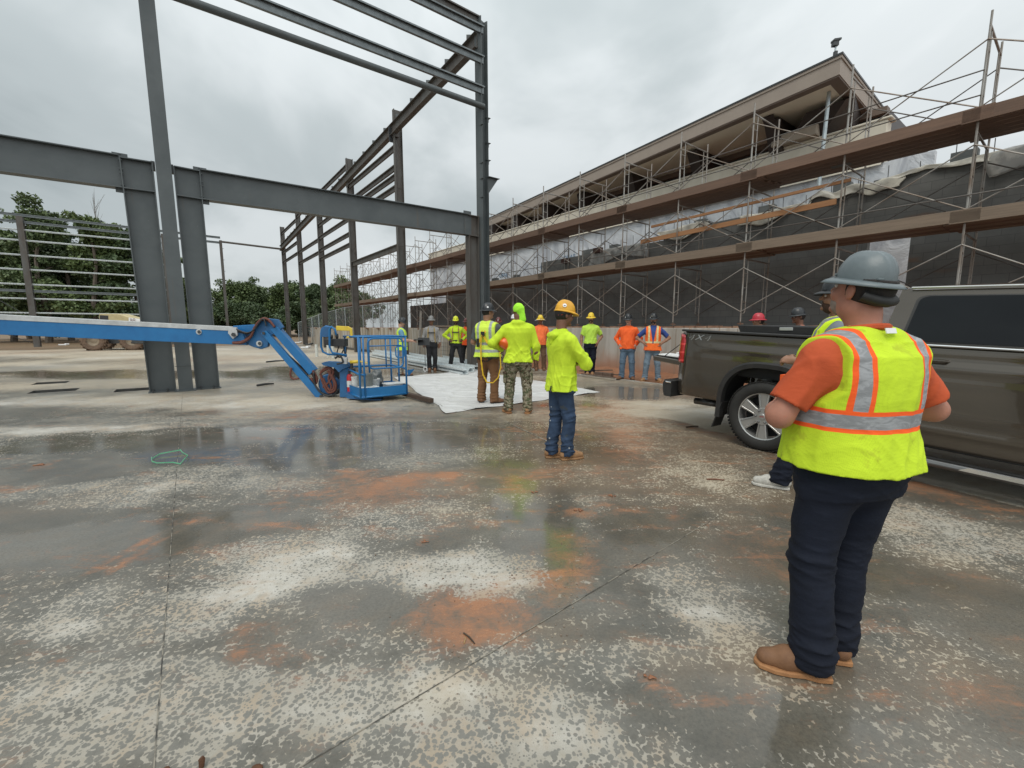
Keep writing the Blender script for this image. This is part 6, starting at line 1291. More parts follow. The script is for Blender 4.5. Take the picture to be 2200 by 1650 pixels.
    m = MB(); m.prism([T(.80, sg * 1.02, .335), T(.80, sg * .90, .335), T(.80, sg * .90, .27), T(.80, sg * .99, .27), T(.80, sg * 1.03, .30)], Vector(T(3.0, 0, .3)) - Vector(T(.80, 0, .3))); sb = m.build('side_step', mat('step_bar', (.30, .30, .31), (.2, .2, .2), .3, .6, 6), t, local=True, bevel=.008)
    m = MB(); m.beam(T(.85, sg * .955, .342), T(2.95, sg * .955, .342), .085, .006); m.build('step_pad', LINER, sb, local=True)
    m = MB(); m.prism([T(1.72, sg * 1.034, .335), T(1.66, sg * 1.034, .300), T(2.9, sg * 1.034, .300), T(2.9, sg * 1.034, .345)], (0, sg * .002, 0)); m.build('step_plate', CHROME, sb, local=True)
    m = MB(); m.beam(T(.95, sg * .93, .47), T(3.1, sg * .93, .47), .05, .09); m.build('rocker', PLB, t, local=True, bevel=.01)
    m = MB(); m.beam(T(-1.16, sg * .955, 1.375), T(.93, sg * .955, 1.375), .085, .03); m.build('rail_cap', PLB, t, local=True, bevel=.008)
    # tail light wrapping the corner
    m = MB(); V = []
    zl = np.linspace(.935, 1.305, 12)
    for z in zl:
        xf = -1.105 - .02 * (z > 1.25)
        for (x, o_) in ((xf, .004), (-1.16, .012), (-1.215, .016), (-1.245, -.012), (-1.25, -.10)): V.append(T(x, sg * (yprof(x, z, 0) + o_), z + (.02 if x < -1.15 and z > 1.29 else 0)))
    F_ = [(i * 5 + k, i * 5 + k + 1, (i + 1) * 5 + k + 1, (i + 1) * 5 + k) for i in range(11) for k in range(4)]; m.add(V, F_); o = m.build('tail_light', RED, t, local=True, smooth=True); so_ = o.modifiers.new('s', 'SOLIDIFY'); so_.thickness = .02; so_.offset = 0
    m = MB(); m.prism([T(-1.07, sg * (yprof(-1.07, z, 0) + .001), z) for z in (.92, 1.0, 1.1, 1.2, 1.27)] + [T(x, sg * (yprof(x, z, 0) + .001), z) for x, z in ((-1.11, 1.315), (-1.22, 1.33), (-1.22, .92))], (0, sg * .003, 0)); m.build('light_bezel', PLB, t, local=True)
    m = MB(); m.prism([T(-.50, sg * .80, .50), T(-.50, sg * 1.0, .50), T(-.60, sg * 1.0, .155), T(-.60, sg * .78, .155)], (-.012, 0, 0)); m.build('mud_flap', PLB, t, local=True)
# roof
m = MB(); nx, ny = 16, 16; V = []
for i in range(nx + 1):
    for j in range(ny + 1):
        g_ = -1 + 2 * j / ny; x = 1.03 + (2.60 - 1.03) * i / nx; y = .785 * g_; V.append(T(x, y, 1.855 + .075 * (1 - abs(g_) ** 3.2) - .02 * (abs(i / nx - .45) * 2) ** 3))
m.add(V, [(i * (ny + 1) + j, (i + 1) * (ny + 1) + j, (i + 1) * (ny + 1) + j + 1, i * (ny + 1) + j + 1) for i in range(nx) for j in range(ny)]); o = m.build('roof', PAINT, t, local=True, smooth='all'); so_ = o.modifiers.new('s', 'SOLIDIFY'); so_.thickness = .02; so_.offset = -1
m = MB(); m.prism([T(.97, -.95, 1.0), T(.97, .95, 1.0), T(.97, .95, 1.345), T(1.03, .78, 1.855), T(1.03, -.78, 1.855), T(.97, -.95, 1.345)], (.02, 0, 0)); m.build('cab_back', PAINT, t, local=True)
m = MB(); m.prism([T(.985, -.72, 1.40), T(.985, .72, 1.40), T(1.01, .66, 1.76), T(1.01, -.66, 1.76)], (-.012, 0, 0)); m.build('rear_window', GLASSD, t, local=True)
m = MB(); m.prism([T(3.5, -.85, 1.33), T(3.5, .85, 1.33), T(2.6, .72, 1.88), T(2.6, -.72, 1.88)], (0, 0, .01)); m.build('windshield', GLASSD, t, local=True)
m = MB(); V = []
for i in range(9):
    for j in range(9): g_ = -1 + j / 4; x = 3.45 + 1.1 * i / 8; V.append(T(x, .94 * g_ * (1 - .12 * (i / 8) ** 2), 1.30 - .03 * i / 8 * 3 * (i / 8) ** 2 + .03 * (1 - g_ * g_)))
m.add(V, [(i * 9 + j, (i + 1) * 9 + j, (i + 1) * 9 + j + 1, i * 9 + j + 1) for i in range(8) for j in range(8)]); m.build('hood', PAINT, t, local=True, smooth='all')
m = MB(); m.prism([T(4.55, -.9, .5), T(4.55, .9, .5), T(4.5, .9, 1.2), T(4.5, -.9, 1.2)], (.04, 0, 0)); m.build('grille', CHROME, t, local=True)
# bed
m = MB(); 
for sg in (-1, 1): m.beam(T(-1.2, sg * .84, 1.10), T(.93, sg * .84, 1.10), .05, .50)
m.beam(T(-1.2, 0, .86), T(.93, 0, .86), 1.70, .04); m.beam(T(.93, -.85, 1.1), T(.93, .85, 1.1), .04, .5); m.build('bed_liner', LINER, t, local=True)
m = MB(); m.prism([T(-.42, -.90, 1.385), T(-.46, -.90, 1.47), T(.93, -.90, 1.485), T(.93, -.90, 1.385)], (0, 1.8, 0)); tc_ = m.build('folded_cover', LINER, t, local=True, bevel=.008)
m = MB(); m.box(T(.10, -.905, 1.445), (.14, .01, .035)); m.build('latch', ALLOY, tc_, local=True, bevel=.003)
tg = MB(); tg.beam(T(-1.25, 0, .90), T(-1.77, 0, .93), 1.50, .075); tgo = tg.build('tailgate', PAINT, t, local=True, bevel=.012)
m = MB(); m.beam(T(-1.26, 0, .942), T(-1.74, 0, .972), 1.42, .006); m.build('tailgate_liner', LINER, tgo, local=True)
m = MB(); m.box(T(-1.785, -.42, .925), (.02, .20, .05)); m.build('tailgate_handle', PLB, tgo, local=True, bevel=.005)
for sg in (-1, 1): m = MB(); m.tube([T(-1.24, sg * .78, 1.22), T(-1.60, sg * .73, .96)], .006, 6); m.build('tailgate_cable', PLB, t, local=True)
m = MB(); V = []
prof = [(-1.25, .66), (-1.43, .66), (-1.47, .62), (-1.46, .53), (-1.42, .44), (-1.25, .44)]
for yy in np.linspace(-1, 1, 15): 
    f = 1 - .35 * abs(yy) ** 6; V += [T(-1.25 + (x + 1.25) * f, yy * .99, z - .0) for x, z in prof]
m.add(V, [(i * 6 + k, i * 6 + (k + 1) % 6, (i + 1) * 6 + (k + 1) % 6, (i + 1) * 6 + k) for i in range(14) for k in range(6)] + [tuple(range(6)), tuple(reversed(range(84, 90)))]); bp = m.build('rear_bumper', PLB, t, local=True, smooth=True)
for sg in (-1, 1): m = MB(); m.tube([T(-1.40, sg * .80, .655), T(-1.41, sg * .93, .65), T(-1.33, sg * 1.0, .645), T(-1.25, sg * 1.0, .645)], .012, 6); m.build('bumper_strip', CHROME, bp, local=True, smooth=True)
m = MB(); m.lathe([(.045, 0), (.045, .35)], 16, T(-1.02, -.74, .40), (1, 0, 0), cap=False); o = m.build('exhaust_pipe', mat('exhaust', (.12, .12, .12), (.06, .05, .045), .35, .7), t, local=True, smooth=True); so_ = o.modifiers.new('s', 'SOLIDIFY'); so_.thickness = .003
m = MB(); m.beam((-1.1, .35, .50), (4.2, .35, .42), .09, .15); m.beam((-1.1, -.35, .50), (4.2, -.35, .42), .09, .15); m.tube([(0, -.85, .41), (0, .85, .41)], .05, 8); m.tube([(3.65, -.85, .41), (3.65, .85, .41)], .05, 8); m.sph((0, .1, .41), .17); m.build('chassis', PLB, t, local=True)
def wheel(cx, sg):
    m = MB(); ro, wv = .410, .135; prof = [(.272, -.10), (.30, -wv + .01), (.345, -wv), (.385, -wv + .012), (ro - .006, -wv + .035), (ro, -.08), (ro, .08), (ro - .006, wv - .035), (.385, wv - .012), (.345, wv), (.30, wv - .01), (.272, .10)]
    c0 = (cx, sg * .865, ro); m.lathe(prof, 64, c0, (0, sg, 0), cap=False)
    for k in range(64):
        a = 2 * math.pi * k / 64
        for o_, w_ in ((-.085, .05), (-.028, .045), (.03, .045), (.088, .05)):
            aa = a + (.03 if o_ > 0 else -.02); c_ = Vector((cx + (ro + .003) * math.cos(aa), sg * .865 + o_, ro + (ro + .003) * math.sin(aa))); m.box(c_, (.010, w_, .026), ax=(math.cos(aa), 0, math.sin(aa)), ay=(0, 1, 0), az=(-math.sin(aa), 0, math.cos(aa)))
    ty = m.build('tyre', RUBBER, t, local=True, smooth=True)
    yo = sg * (.865 + .105); m = MB(); prof = [(.262, -.20), (.262, -.03), (.270, -.004), (.284, .004), (.286, -.006), (.278, -.02), (.278, -.2)]; m.lathe(prof, 48, (cx, yo, ro), (0, sg, 0), cap=False)
    m.lathe([(.02, .004), (.10, .004), (.108, -.012), (.108, -.06), (.02, -.06)], 32, (cx, yo - sg * .012, ro), (0, sg, 0), cap=False)
    rim = m.build('rim', ALLOY, t, local=True, smooth=True)
    for k in range(6):
        a = 2 * math.pi * (k + .5) / 6 + .0; ra = Vector((math.cos(a), 0, math.sin(a))); ta = Vector((-math.sin(a), 0, math.cos(a))); c0 = Vector((cx, yo, ro)); m = MB()
        def sp_(r_, w_, d): return c0 + ra * r_ + ta * w_ + Vector((0, sg * d, 0))
        for s_ in (-1, 1): m.prism([sp_(.085, s_ * .024, -.010), sp_(.085, s_ * .040, -.012), sp_(.268, s_ * .066, -.012), sp_(.268, s_ * .043, -.010)], (0, -sg * .05, 0))
        m.prism([sp_(.095, -.0235, -.020), sp_(.095, .0235, -.020), sp_(.268, .0425, -.014), sp_(.268, -.0425, -.014)], (0, -sg * .04, 0)); m.build('spoke', ALLOY, rim, local=True, bevel=.003)
        a += math.pi / 6; ra = Vector((math.cos(a), 0, math.sin(a))); m = MB(); m.lathe([(.013, 0), (.013, .016), (.007, .022)], 8, c0 + ra * .074 + Vector((0, -sg * .008, 0)), (0, sg, 0)); m.build('lug_nut', ALLOYD, rim, local=True)
    m = MB(); m.lathe([(.036, 0), (.036, .008), (.030, .012)], 24, (cx, yo - sg * .008, ro), (0, sg, 0)); m.build('centre_cap', ALLOY, rim, local=True)
    m = MB(); m.lathe([(.15, -.10), (.15, -.09)], 24, (cx, yo - sg * .02, ro), (0, sg, 0)); m.build('brake_disc', ALLOYD, rim, local=True); m = MB(); m.lathe([(.255, -.15), (.255, -.145)], 24, (cx, yo, ro), (0, sg, 0)); m.build('inner_well', LINER, rim, local=True)
    if sg < 0 and cx == 0: text_part('GMC', .022, mat('red_letter', (.5, .02, .02), (.4, .02, .02), .4), rim, Matrix.Translation((cx, yo - .006, ro)) @ Matrix.Rotation(R(90), 4, 'X'))
for cx in (0, 3.65):
    for sg in (-1, 1): wheel(cx, sg)
SILV = mat('silver_decal', (.36, .36, .35), (.30, .30, .29), .3, .4)
for (ch, xo, mt_) in (('4', -.115, SILV), ('X', 0.0, ALLOY), ('4', .115, SILV)):
    M4 = Matrix.Translation(T(-.915 + xo, -(yprof(-.915 + xo, 1.285, 0) + .003), 1.285 + (.004 if ch == 'X' else 0))) @ Matrix.Rotation(PT, 4, 'Y') @ Matrix.Rotation(R(85), 4, 'X')
    text_part(ch, .10, mt_, t, M4, .001, 'decal', .0, .35, 1.5)
    if ch == '4': text_part(ch, .075, PAINT, t, Matrix.Translation((0, -.0015, 0)) @ M4, .001, 'decal_core', -.0012, .35, 1.5)
tw = lambda x, y, z: WM[t.name] @ Vector(T(x, y, z))
m = MB()
rr = random.Random(4)
m.beam(tw(-1.72, -.55, .985), tw(-1.30, -.50, .97), .34, .02); m.beam(tw(-1.70, -.2, .99), tw(-1.36, -.1, .985), .3, .03); tag(m.build('papers', STRAPW, bevel=.004), 'white papers spread on the lowered tailgate', 'papers')
m = MB(); m.beam(tw(-1.42, -.48, 1.01), tw(-1.28, -.35, 1.02), .22, .05); tag(m.build('red_bag', mat('red_cloth', (.45, .03, .03), (.3, .02, .02), .7, 0, 20, .5, .4, 30), bevel=.015), 'crumpled red bag on the tailgate by the tail light', 'bag')
m = MB(); m.prism([tw(-1.52, -.3, 1.0), tw(-1.28, -.35, 1.0), tw(-1.30, -.3, 1.10), tw(-1.42, -.28, 1.09)], (.05, .12, 0)); tag(m.build('dark_cap', mat('olive_cap', (.03, .035, .02), (.02, .02, .015), .8), bevel=.01), 'dark olive cap lying on the tailgate', 'cap')
# ------------------------------------------------------------------ boom lift
BLUE = mat('lift_blue', (.016, .160, .385), (.012, .12, .31), .42, 0, 2.5, .5, .05, 60, .2); BLUED = mat('lift_blue_worn', (.018, .13, .31), (.025, .09, .21), .5, 0, 6, .6, .05, 60, .2); WORN = mat('worn_white', (.56, .57, .57), (.40, .41, .41), .5, .2, 5, .5, .1, 30, .2); HOSE = mat('hose_sleeve', (.16, .055, .038), (.09, .03, .022), .75, 0, 30, .6, .5, 90); HOSEK = mat('black_hose', (.018, .018, .02), (.03, .03, .03), .5, 0, 20); YELP = mat('yellow_paint', (.78, .58, .06), (.6, .42, .04), .5, 0, 9, .6)
t = thing('boom_lift', 'blue articulated boom lift reaching in from the left with its basket resting low', 'boom lift', Q(735, 850, 9.1))
DY = Vector((-.12, 1, 0)).normalized()
def qp(lst, Y): return [Q(u, v, Y(u) if callable(Y) else Y) for u, v in lst]
YF = lambda u: 8.55 + (9.05 - 8.55) * u / 500
def ext(p, q, f): return p + (p - q) * f
tl, tr, bl_, br_ = Q(0, 684.5, YF(0)), Q(520, 711, YF(520)), Q(0, 719, YF(0)), Q(530, 741.5, YF(530))
m = MB(); m.prism([ext(tl, tr, .9), tr, br_, ext(bl_, br_, .9)], DY * .34); bo = m.build('boom', BLUE, t, bevel=.006)
a_, b_, c_, d_ = Q(0, 676, YF(0)), Q(494, 702, YF(494)), Q(500, 711, YF(500)), Q(0, 687, YF(0))
m = MB(); o_ = Vector((0, -.012, 0)); m.prism([ext(a_, b_, .9) + o_, b_ + o_, c_ + o_, ext(d_, c_, .9) + o_], DY * .40); m.build('boom_cap', WORN, bo, bevel=.004)
def disc(u, v, Y, r, nm, mt, par, d=.05, rin=0): m = MB(); c = Q(u, v, Y); m.lathe([(r, 0), (r, d)] if not rin else [(r, 0), (r, d), (rin, d), (rin, 0)], 20, c, (0, -1, 0), cap=not rin); return m.build(nm, mt, par, smooth=True)
disc(428, 713, YF(428) - .002, .055, 'pin_ring', WORN, bo, .02); disc(428, 713, YF(428) - .02, .035, 'pin', DARKST, bo, .006)
m = MB(); m.prism(qp([(490, 703), (508, 703), (510, 720), (500, 728), (490, 716)], 9.0), DY * .04); m.build('lug', WORN, bo); disc(502, 719, 8.99, .04, 'pin', DARKST, bo, .02)
m = MB(); m.prism(qp([(500, 700), (545, 697), (552, 706), (548, 716), (500, 716)], 9.14), DY * .22); m.build('boom_nose', BLUE, bo, bevel=.01)
m = MB(); m.prism(qp([(533, 741), (548, 702), (556, 690), (566, 683), (596, 686), (608, 703), (592, 716), (578, 722), (575, 745), (560, 750), (545, 746)], 9.06), DY * .10); m.prism(qp([(545, 741), (556, 700), (566, 688), (594, 690), (600, 703), (580, 722), (572, 742)], 9.30), DY * .05); kn = m.build('knuckle', BLUED, t, bevel=.008)
disc(558, 738, 9.05, .058, 'pin_ring', WORN, kn, .03); disc(558, 738, 9.02, .034, 'pin', DARKST, kn, .01)
m = MB(); m.prism(qp([(580, 708), (595, 701.5), (677, 794), (664, 806)], 9.04), DY * .20); m.build('upper_link', BLUE, t, bevel=.006)
m = MB(); m.prism(qp([(560, 716), (571, 710), (693, 848), (688, 856), (679, 855)], 9.00), DY * .07); m.prism(qp([(566, 716), (575, 711), (693, 846), (684, 854)], 9.22), DY * .05); lo_ = m.build('lower_link', BLUE, t, bevel=.005); disc(567, 716, 8.99, .03, 'pin', DARKST, lo_, .02); disc(690, 851, 8.99, .03, 'pin', DARKST, lo_, .02)
m = MB(); m.tube([Q(594, 741, 9.12), Q(660, 806, 9.12)], [.028, .06], 10); m.build('cylinder', HOSEK, t, smooth=True)
def curve(pts, Y, r, nm, mt, par, n=8):
    P_ = [Q(u, v, Y + (q[0] if q else 0)) for (u, v, *q) in pts]; f = []
    for i in range(len(P_) - 1):
        p0, p1, p2, p3 = P_[max(i - 1, 0)], P_[i], P_[i + 1], P_[min(i + 2, len(P_) - 1)]
        for k in range(6):
            s_ = k / 6; f.append(.5 * ((2 * p1) + (p2 - p0) * s_ + (2 * p0 - 5 * p1 + 4 * p2 - p3) * s_ ** 2 + (3 * p1 - p0 - 3 * p2 + p3) * s_ ** 3))
    f.append(P_[-1]); m = MB(); m.tube(f, r, n); return m.build(nm, mt, par, smooth='all')
for i in range(3): curve([(500, 737 - i), (520, 736 - 2 * i), (538, 724 - i), (546, 706), (555, 692 + i), (566, 684 + i * 2), (578, 688 + i * 2), (590 + i, 703)], 9.0 + .05 * i, .024, 'hose', HOSE, t)
for i in range(3): curve([(508, 707 + i * 2), (530, 715 + i), (546, 708), (556, 694 + i), (566, 685), (572, 700)], 8.98 + .04 * i, .014, 'hose', HOSEK, t)
for i in range(3): curve([(657 + 3 * i, 802), (664 + 5 * i, 800), (676 + i, 826), (672 + 4 * i, 806), (668, 800)] if i == 9 else [(672 - i * 3, 796), (681 - i * 3, 812), (678 - i * 4, 824), (668 - i, 812)], 9.02 + .05 * i, .024, 'hose', HOSE, t)
for pts, r in (([(688, 806), (692, 796), (702, 790), (712, 792), (708, 800), (716, 812), (722, 828), (718, 840), (706, 843), (698, 832), (692, 816), (690, 806)], .026), ([(694, 812), (700, 826), (708, 838), (716, 836), (718, 822), (710, 806), (704, 796)], .024), ([(690, 800), (704, 792), (716, 796), (712, 812), (704, 824), (694, 832)], .022), ([(626, 790), (624, 806), (630, 814), (642, 813)], .02), ([(712, 796), (706, 814), (712, 830), (708, 842)], .024)): curve(pts, 8.96, r, 'hose', HOSE, t)
for pts in ([(674, 800), (676, 824), (688, 842), (704, 850), (718, 848), (726, 836)], [(720, 790), (716, 800), (720, 812)], [(736, 730), (742, 762), (744, 800), (742, 836)]): curve(pts, 8.98, .022, 'hose', HOSEK, t)
m = MB(); c = Q(706, 826, 9.10); m.lathe([(.20, 0), (.22, .03), (.22, .15), (.20, .18)], 24, c + Vector((0, .15, 0)), (0, -1, 0)); m.build('rotator', BLUED, t, smooth=True)
m = MB(); m.prism(qp([(692, 806), (722, 790), (728, 800), (728, 846), (716, 850)], 9.16), DY * .14); m.build('rotator_housing', DARKST, t, bevel=.01)
m = MB(); m.prism(qp([(730, 782), (748, 782), (748, 854), (730, 854)], 8.92), DY * .16); m.build('support_post', BLUED, t, bevel=.006)
m = MB(); m.prism(qp([(690, 780), (700, 777), (748, 780), (750, 788), (735, 794), (728, 800), (718, 790), (694, 785)], 8.86), DY * .22); m.build('support_plate', BLUED, t, bevel=.004)
m = MB(); m.prism(qp([(742, 844), (778, 856), (820, 858), (815, 863), (804, 861), (745, 856)], 8.6), DY * .3); m.build('step', BLUED, t)
# basket
NL = Vector((-2.92, 8.25, 0)); b1, b2 = BX, AX; LB, LA = .965, .86; z0, zT = .09, 1.275
def bk(i, j, z): return NL + b1 * i + b2 * j + Vector((0, 0, z))
m = MB(); m.prism([bk(0, 0, z0), bk(LB, 0, z0), bk(LB, LA, z0), bk(-.0, LA, z0)], (0, 0, .03)); fl = m.build('basket_floor', BLUED, t)
m = MB()
for a_, b_ in (((0, 0), (LB, 0)), ((LB, 0), (LB, LA)), ((LB, LA), (0, LA)), ((0, LA), (0, 0))): m.beam(bk(a_[0], a_[1], z0 + .115), bk(b_[0], b_[1], z0 + .115), .006, .17)
m.build('toe_board', BLUE, fl)
rr_ = .020
def tubeb(pts, r=rr_, nm='rail', mt=BLUE, par=None): m = MB(); m.tube([bk(*p) for p in pts], r, 8); return m.build(nm, mt, par or t, smooth='all')
tubeb([(0, LA, z0 + .02), (0, 0, z0 + .02), (LB, 0, z0 + .02), (LB, LA, z0 + .02)], .024)
tubeb([(-.02, LA, zT), (-.0, .0, zT), (LB, 0, zT), (LB, LA, zT), (0, LA, zT)])
tubeb([(0, LA, .62), (0, .05, .56), (.06, 0, .55), (.12, 0, .55)]); tubeb([(LB - .05, 0, .62), (LB, .05, .62), (LB, LA, .64), (.05, LA, .64)])
for (i, j) in ((0, 0), (.09, .0), (LB - .02, 0), (LB, LA * .5), (LB, LA), (LB * .5, LA), (0, LA), (.30, LA)): tubeb([(i, j, z0), (i, j, zT)], nm='post')
def rloop(i0, i1, za, zb, j, c=.1, r=.018, nm='gate'):
    P_ = []
    for (ci, cz, a0) in ((i1 - c, zb - c, 0), (i0 + c, zb - c, 90), (i0 + c, za + c, 180), (i1 - c, za + c, 270)):
        for k in range(6): a = R(a0 + 90 * k / 5); P_.append(bk(ci + c * math.cos(a), j, cz + c * math.sin(a)))
    m = MB(); m.tube(P_, r, 8, closed=True); return m.build(nm, BLUE, t, smooth='all')
rloop(.17, LB - .09, .66, zT - .03, -.03); tubeb([(.20, -.03, 1.10), (LB - .12, -.03, 1.10)], .012); rloop(LB - .24, LB - .06, .86, 1.08, -.03, .05, .013, 'gate_handle'); tubeb([(.52, -.03, .68), (.52, -.03, 1.24)], .014)
m = MB(); m.prism([bk(LB, -.01, .57), bk(LB + .16, .02, .58), bk(LB + .02, -.01, .46)], (0, 0, .02)); m.build('gate_step', BLUE, t)
# console
def loopq(pts, Y, r, nm, mt=BLUE): P_ = qp(pts, Y); m = MB(); m.tube(P_, r, 8); return m.build(nm, mt, t, smooth='all')
loopq([(711, 703), (700, 701), (692, 706), (690, 716), (690, 745), (694, 756), (704, 761), (745, 764)], 8.80, .02, 'console_guard'); loopq([(722, 720), (720, 708), (712, 702), (708, 708), (708, 745), (714, 758), (745, 763)], 8.55, .02, 'console_guard')
m = MB(); m.prism(qp([(690, 724), (690, 706), (697, 701), (712, 702), (708, 708), (708, 724)], 8.72), DY * .12); m.build('console_shield', BLUED, t, bevel=.004)
m = MB(); m.prism(qp([(696, 728), (741, 728), (741, 745), (712, 744), (697, 740)], 8.62), DY * .26); cb = m.build('control_box', HOSEK, t, bevel=.01)
for (u, v) in ((712, 724), (724, 722)): m = MB(); m.tube([Q(u, 729, 8.66), Q(u, v, 8.66), Q(u, v - 5, 8.66)], [.02, .035, .025], 8); m.build('joystick', HOSEK, cb, smooth='all')
m = MB(); m.prism(qp([(722, 700), (748, 701), (756, 706), (757, 722), (754, 727), (744, 726), (744, 723), (752, 721), (751, 711), (722, 710)], 8.62), DY * .05); m.build('yellow_guard', YELP, t, bevel=.006)
m = MB(); m.prism(qp([(734, 768), (745, 768), (745, 782), (734, 782)], 8.66), DY * .1); m.build('outlet_box', WORN, t, bevel=.003)
curve([(728, 744), (724, 760), (730, 768), (738, 752), (742, 764), (745, 745)], 8.7, .012, 'hose', HOSEK, t); curve([(720, 770), (730, 764), (737, 778), (724, 782)], 8.66, .02, 'hose', HOSEK, t)
# things in the basket
def bthing(name, label, cat, i, j): return thing(name, label, cat, bk(i, j, z0 + .03))
WHP = mat('white_bucket', (.68, .69, .68), (.56, .57, .56), .5, 0, 9, .5); GRP = mat('grey_bucket', (.22, .24, .23), (.16, .17, .165), .6, 0, 9, .6)
q = bthing('fire_extinguisher', 'red fire extinguisher standing at the left of the blue basket', 'extinguisher', .03, .74); b = WM[q.name].translation
m = MB(); m.lathe([(.06, 0), (.062, .02), (.062, .32), (.045, .37), (.02, .39)], 16, b); m.build('cylinder', mat('extinguisher_red', (.55, .015, .02), (.4, .01, .015), .3), q, smooth=True); m = MB(); m.lathe([(.022, .39), (.022, .43)], 8, b); m.box(b + Vector((.02, 0, .44)), (.09, .02, .02)); m.build('valve', HOSEK, q); m = MB(); m.lathe([(.063, .12), (.063, .25)], 16, b, cap=False); m.build('label', WHP, q)
def bucket(i, j, r, h, label, mt, z=0): 
    q = bthing('bucket', label, 'bucket', i, j); b = WM[q.name].translation + Vector((0, 0, z)); m = MB(); m.lathe([(r * .85, 0), (r, h), (r * 1.05, h), (r * 1.05, h - .03), (r * 1.0, h - .035)], 20, b); m.build('pail', mt, q, smooth=True)
    m = MB(); m.tube([b + Vector((r * 1.05 * math.cos(a), -.02, h - .02 - r * .5 * abs(math.sin(a)))) for a in np.linspace(0, math.pi, 9)], .004, 5); m.build('handle', WORN, q)
bucket(.20, .30, .155, .36, 'grey bucket stacked in a white one in the blue basket', GRP, .06); bucket(.45, .55, .13, .28, 'white bucket with a yellow label behind the grey one', WHP); bucket(.12, .60, .10, .34, 'white pail behind the fire extinguisher', WHP)
q = bthing('plastic_tub', 'white tub under the grey bucket at the near side of the basket', 'tub', .22, .18); b = WM[q.name].translation; m = MB(); m.box(b + Vector((0, 0, .08)), (.34, .24, .16), ax=b1); m.box(b + Vector((0, 0, .165)), (.36, .26, .02), ax=b1); m.build('tub', WHP, q, bevel=.01)
q = bthing('plastic_tub', 'white lidded tub at the right end of the basket', 'tub', .74, .22); b = WM[q.name].translation; m = MB(); m.box(b + Vector((0, 0, .09)), (.34, .24, .18), ax=b1); m.build('tub', WHP, q, bevel=.01); m = MB(); m.box(b + Vector((0, 0, .19)), (.37, .27, .025), ax=b1); m.build('lid', WHP, q, bevel=.004)
q = bthing('plastic_bag', 'grey plastic bag heaped behind the buckets in the basket', 'bag', .55, .75); b = WM[q.name].translation; S = Sdf((-.25, -.2, 0), (.25, .2, .5), .02); S.ell((0, 0, .2), (.2, .14, .2), .03); S.ell((.05, 0, .36), (.12, .1, .1), .05); S.folds(.03, 30, 22, 2); o = S.mesh('bag', [mat('grey_film', (.13, .145, .15), (.09, .1, .1), .35, 0, 9)]); put_local(o, q)
q = thing('cordless_drill', 'yellow and black cordless drill resting on the basket rail', 'drill', bk(.02, .62, .70)); b = WM[q.name].translation
m = MB(); m.tube([b + Vector((0, 0, .06)), b + Vector((.20, 0, .07))], .035, 8); m.tube([b + Vector((.2, 0, .07)), b + Vector((.36, -.02, .04))], .012, 6); m.build('body', YELP, q, smooth='all'); m = MB(); m.beam(b + Vector((.03, 0, .05)), b + Vector((.02, 0, -.08)), .04, .05); m.box(b + Vector((.03, 0, -.10)), (.12, .08, .07)); m.build('battery_grip', HOSEK, q, bevel=.006)
q = bthing('chain', 'dark coil of chain lying on the basket floor', 'chain', .5, .18); b = WM[q.name].translation; m = MB(); m.tube([b + Vector((.12 * math.cos(a) * (1 - a / 60), .08 * math.sin(a), .02 + a * .003)) for a in np.arange(0, 25, .5)], .014, 5); m.build('links', mat('blue_chain', (.03, .06, .10), (.02, .03, .05), .5, .4), q)

# ------------------------------------------------------------------ telehandler behind
t = thing('telehandler', 'tan telehandler with muddy tyres parked behind the blue boom', 'telehandler', G(250, 752))
TAN = mat('tan_paint', (.50, .42, .23), (.40, .33, .18), .5, 0, 4, .5); MUDR = mat('muddy_tyre', (.20, .13, .085), (.07, .045, .032), .85, 0, 12, .6, .5, 40)
Yt = G(205, 753).y
def tyre(u, v, Y, r=.62, w=.45, ax=(.55, -.83, 0)):
    m = MB(); c = Q(u, v, Y); c.z = r; ax = Vector(ax).normalized(); m.lathe([(.32, -w * .4), (.5, -w / 2), (r - .05, -w / 2), (r, -w * .35), (r, w * .35), (r - .05, w / 2), (.5, w / 2), (.32, w * .4)], 28, c, ax, cap=False)
    x = Vector((0, 0, 1)); y = ax.cross(x)
    for k in range(18):
        a = 2 * math.pi * k / 18
        for s_ in (-1, 1): aa = a + (.17 if s_ > 0 else 0); d = x * math.cos(aa) + y * math.sin(aa); m.box(c + d * r + ax * (s_ * w * .24), (.08, w * .48, .11), ax=d, ay=(ax + d.cross(ax) * .5 * s_))
    ty = m.build('tyre', MUDR, t); m = MB(); m.lathe([(.34, -w * .38), (.34, w * .30), (.18, w * .15), (.1, w * .2)], 20, c, ax); m.build('rim', mat('rim_mud', (.3, .24, .17), (.2, .15, .1), .7), ty, smooth=True)
tyre(203, 735, Yt, ax=(.35, -.93, 0)); tyre(286, 735, Yt + .6, ax=(.35, -.93, 0)); tyre(225, 735, Yt + 2.0, ax=(.35, -.93, 0)); tyre(306, 735, Yt + 2.6, ax=(.35, -.93, 0))
m = MB(); m.prism(qp([(195, 722), (320, 722), (325, 738), (195, 738)], Yt + .5), (0, 1.7, 0)); m.build('chassis', DARKST, t)
m = MB(); m.prism(qp([(212, 674), (252, 674), (310, 690), (310, 703), (212, 690)], Yt + .8), (.3, .5, 0)); m.build('telescopic_boom', TAN, t, bevel=.03)
m = MB(); m.prism(qp([(214, 677), (232, 678), (232, 687), (214, 686)], Yt + .78), (0, .03, 0)); m.build('boom_mouth', HOSEK, t)
m = MB(); m.prism(qp([(255, 700), (330, 700), (335, 724), (250, 724)], Yt + 1.3), (0, 1.0, 0)); m.build('engine_cover', TAN, t, bevel=.05)
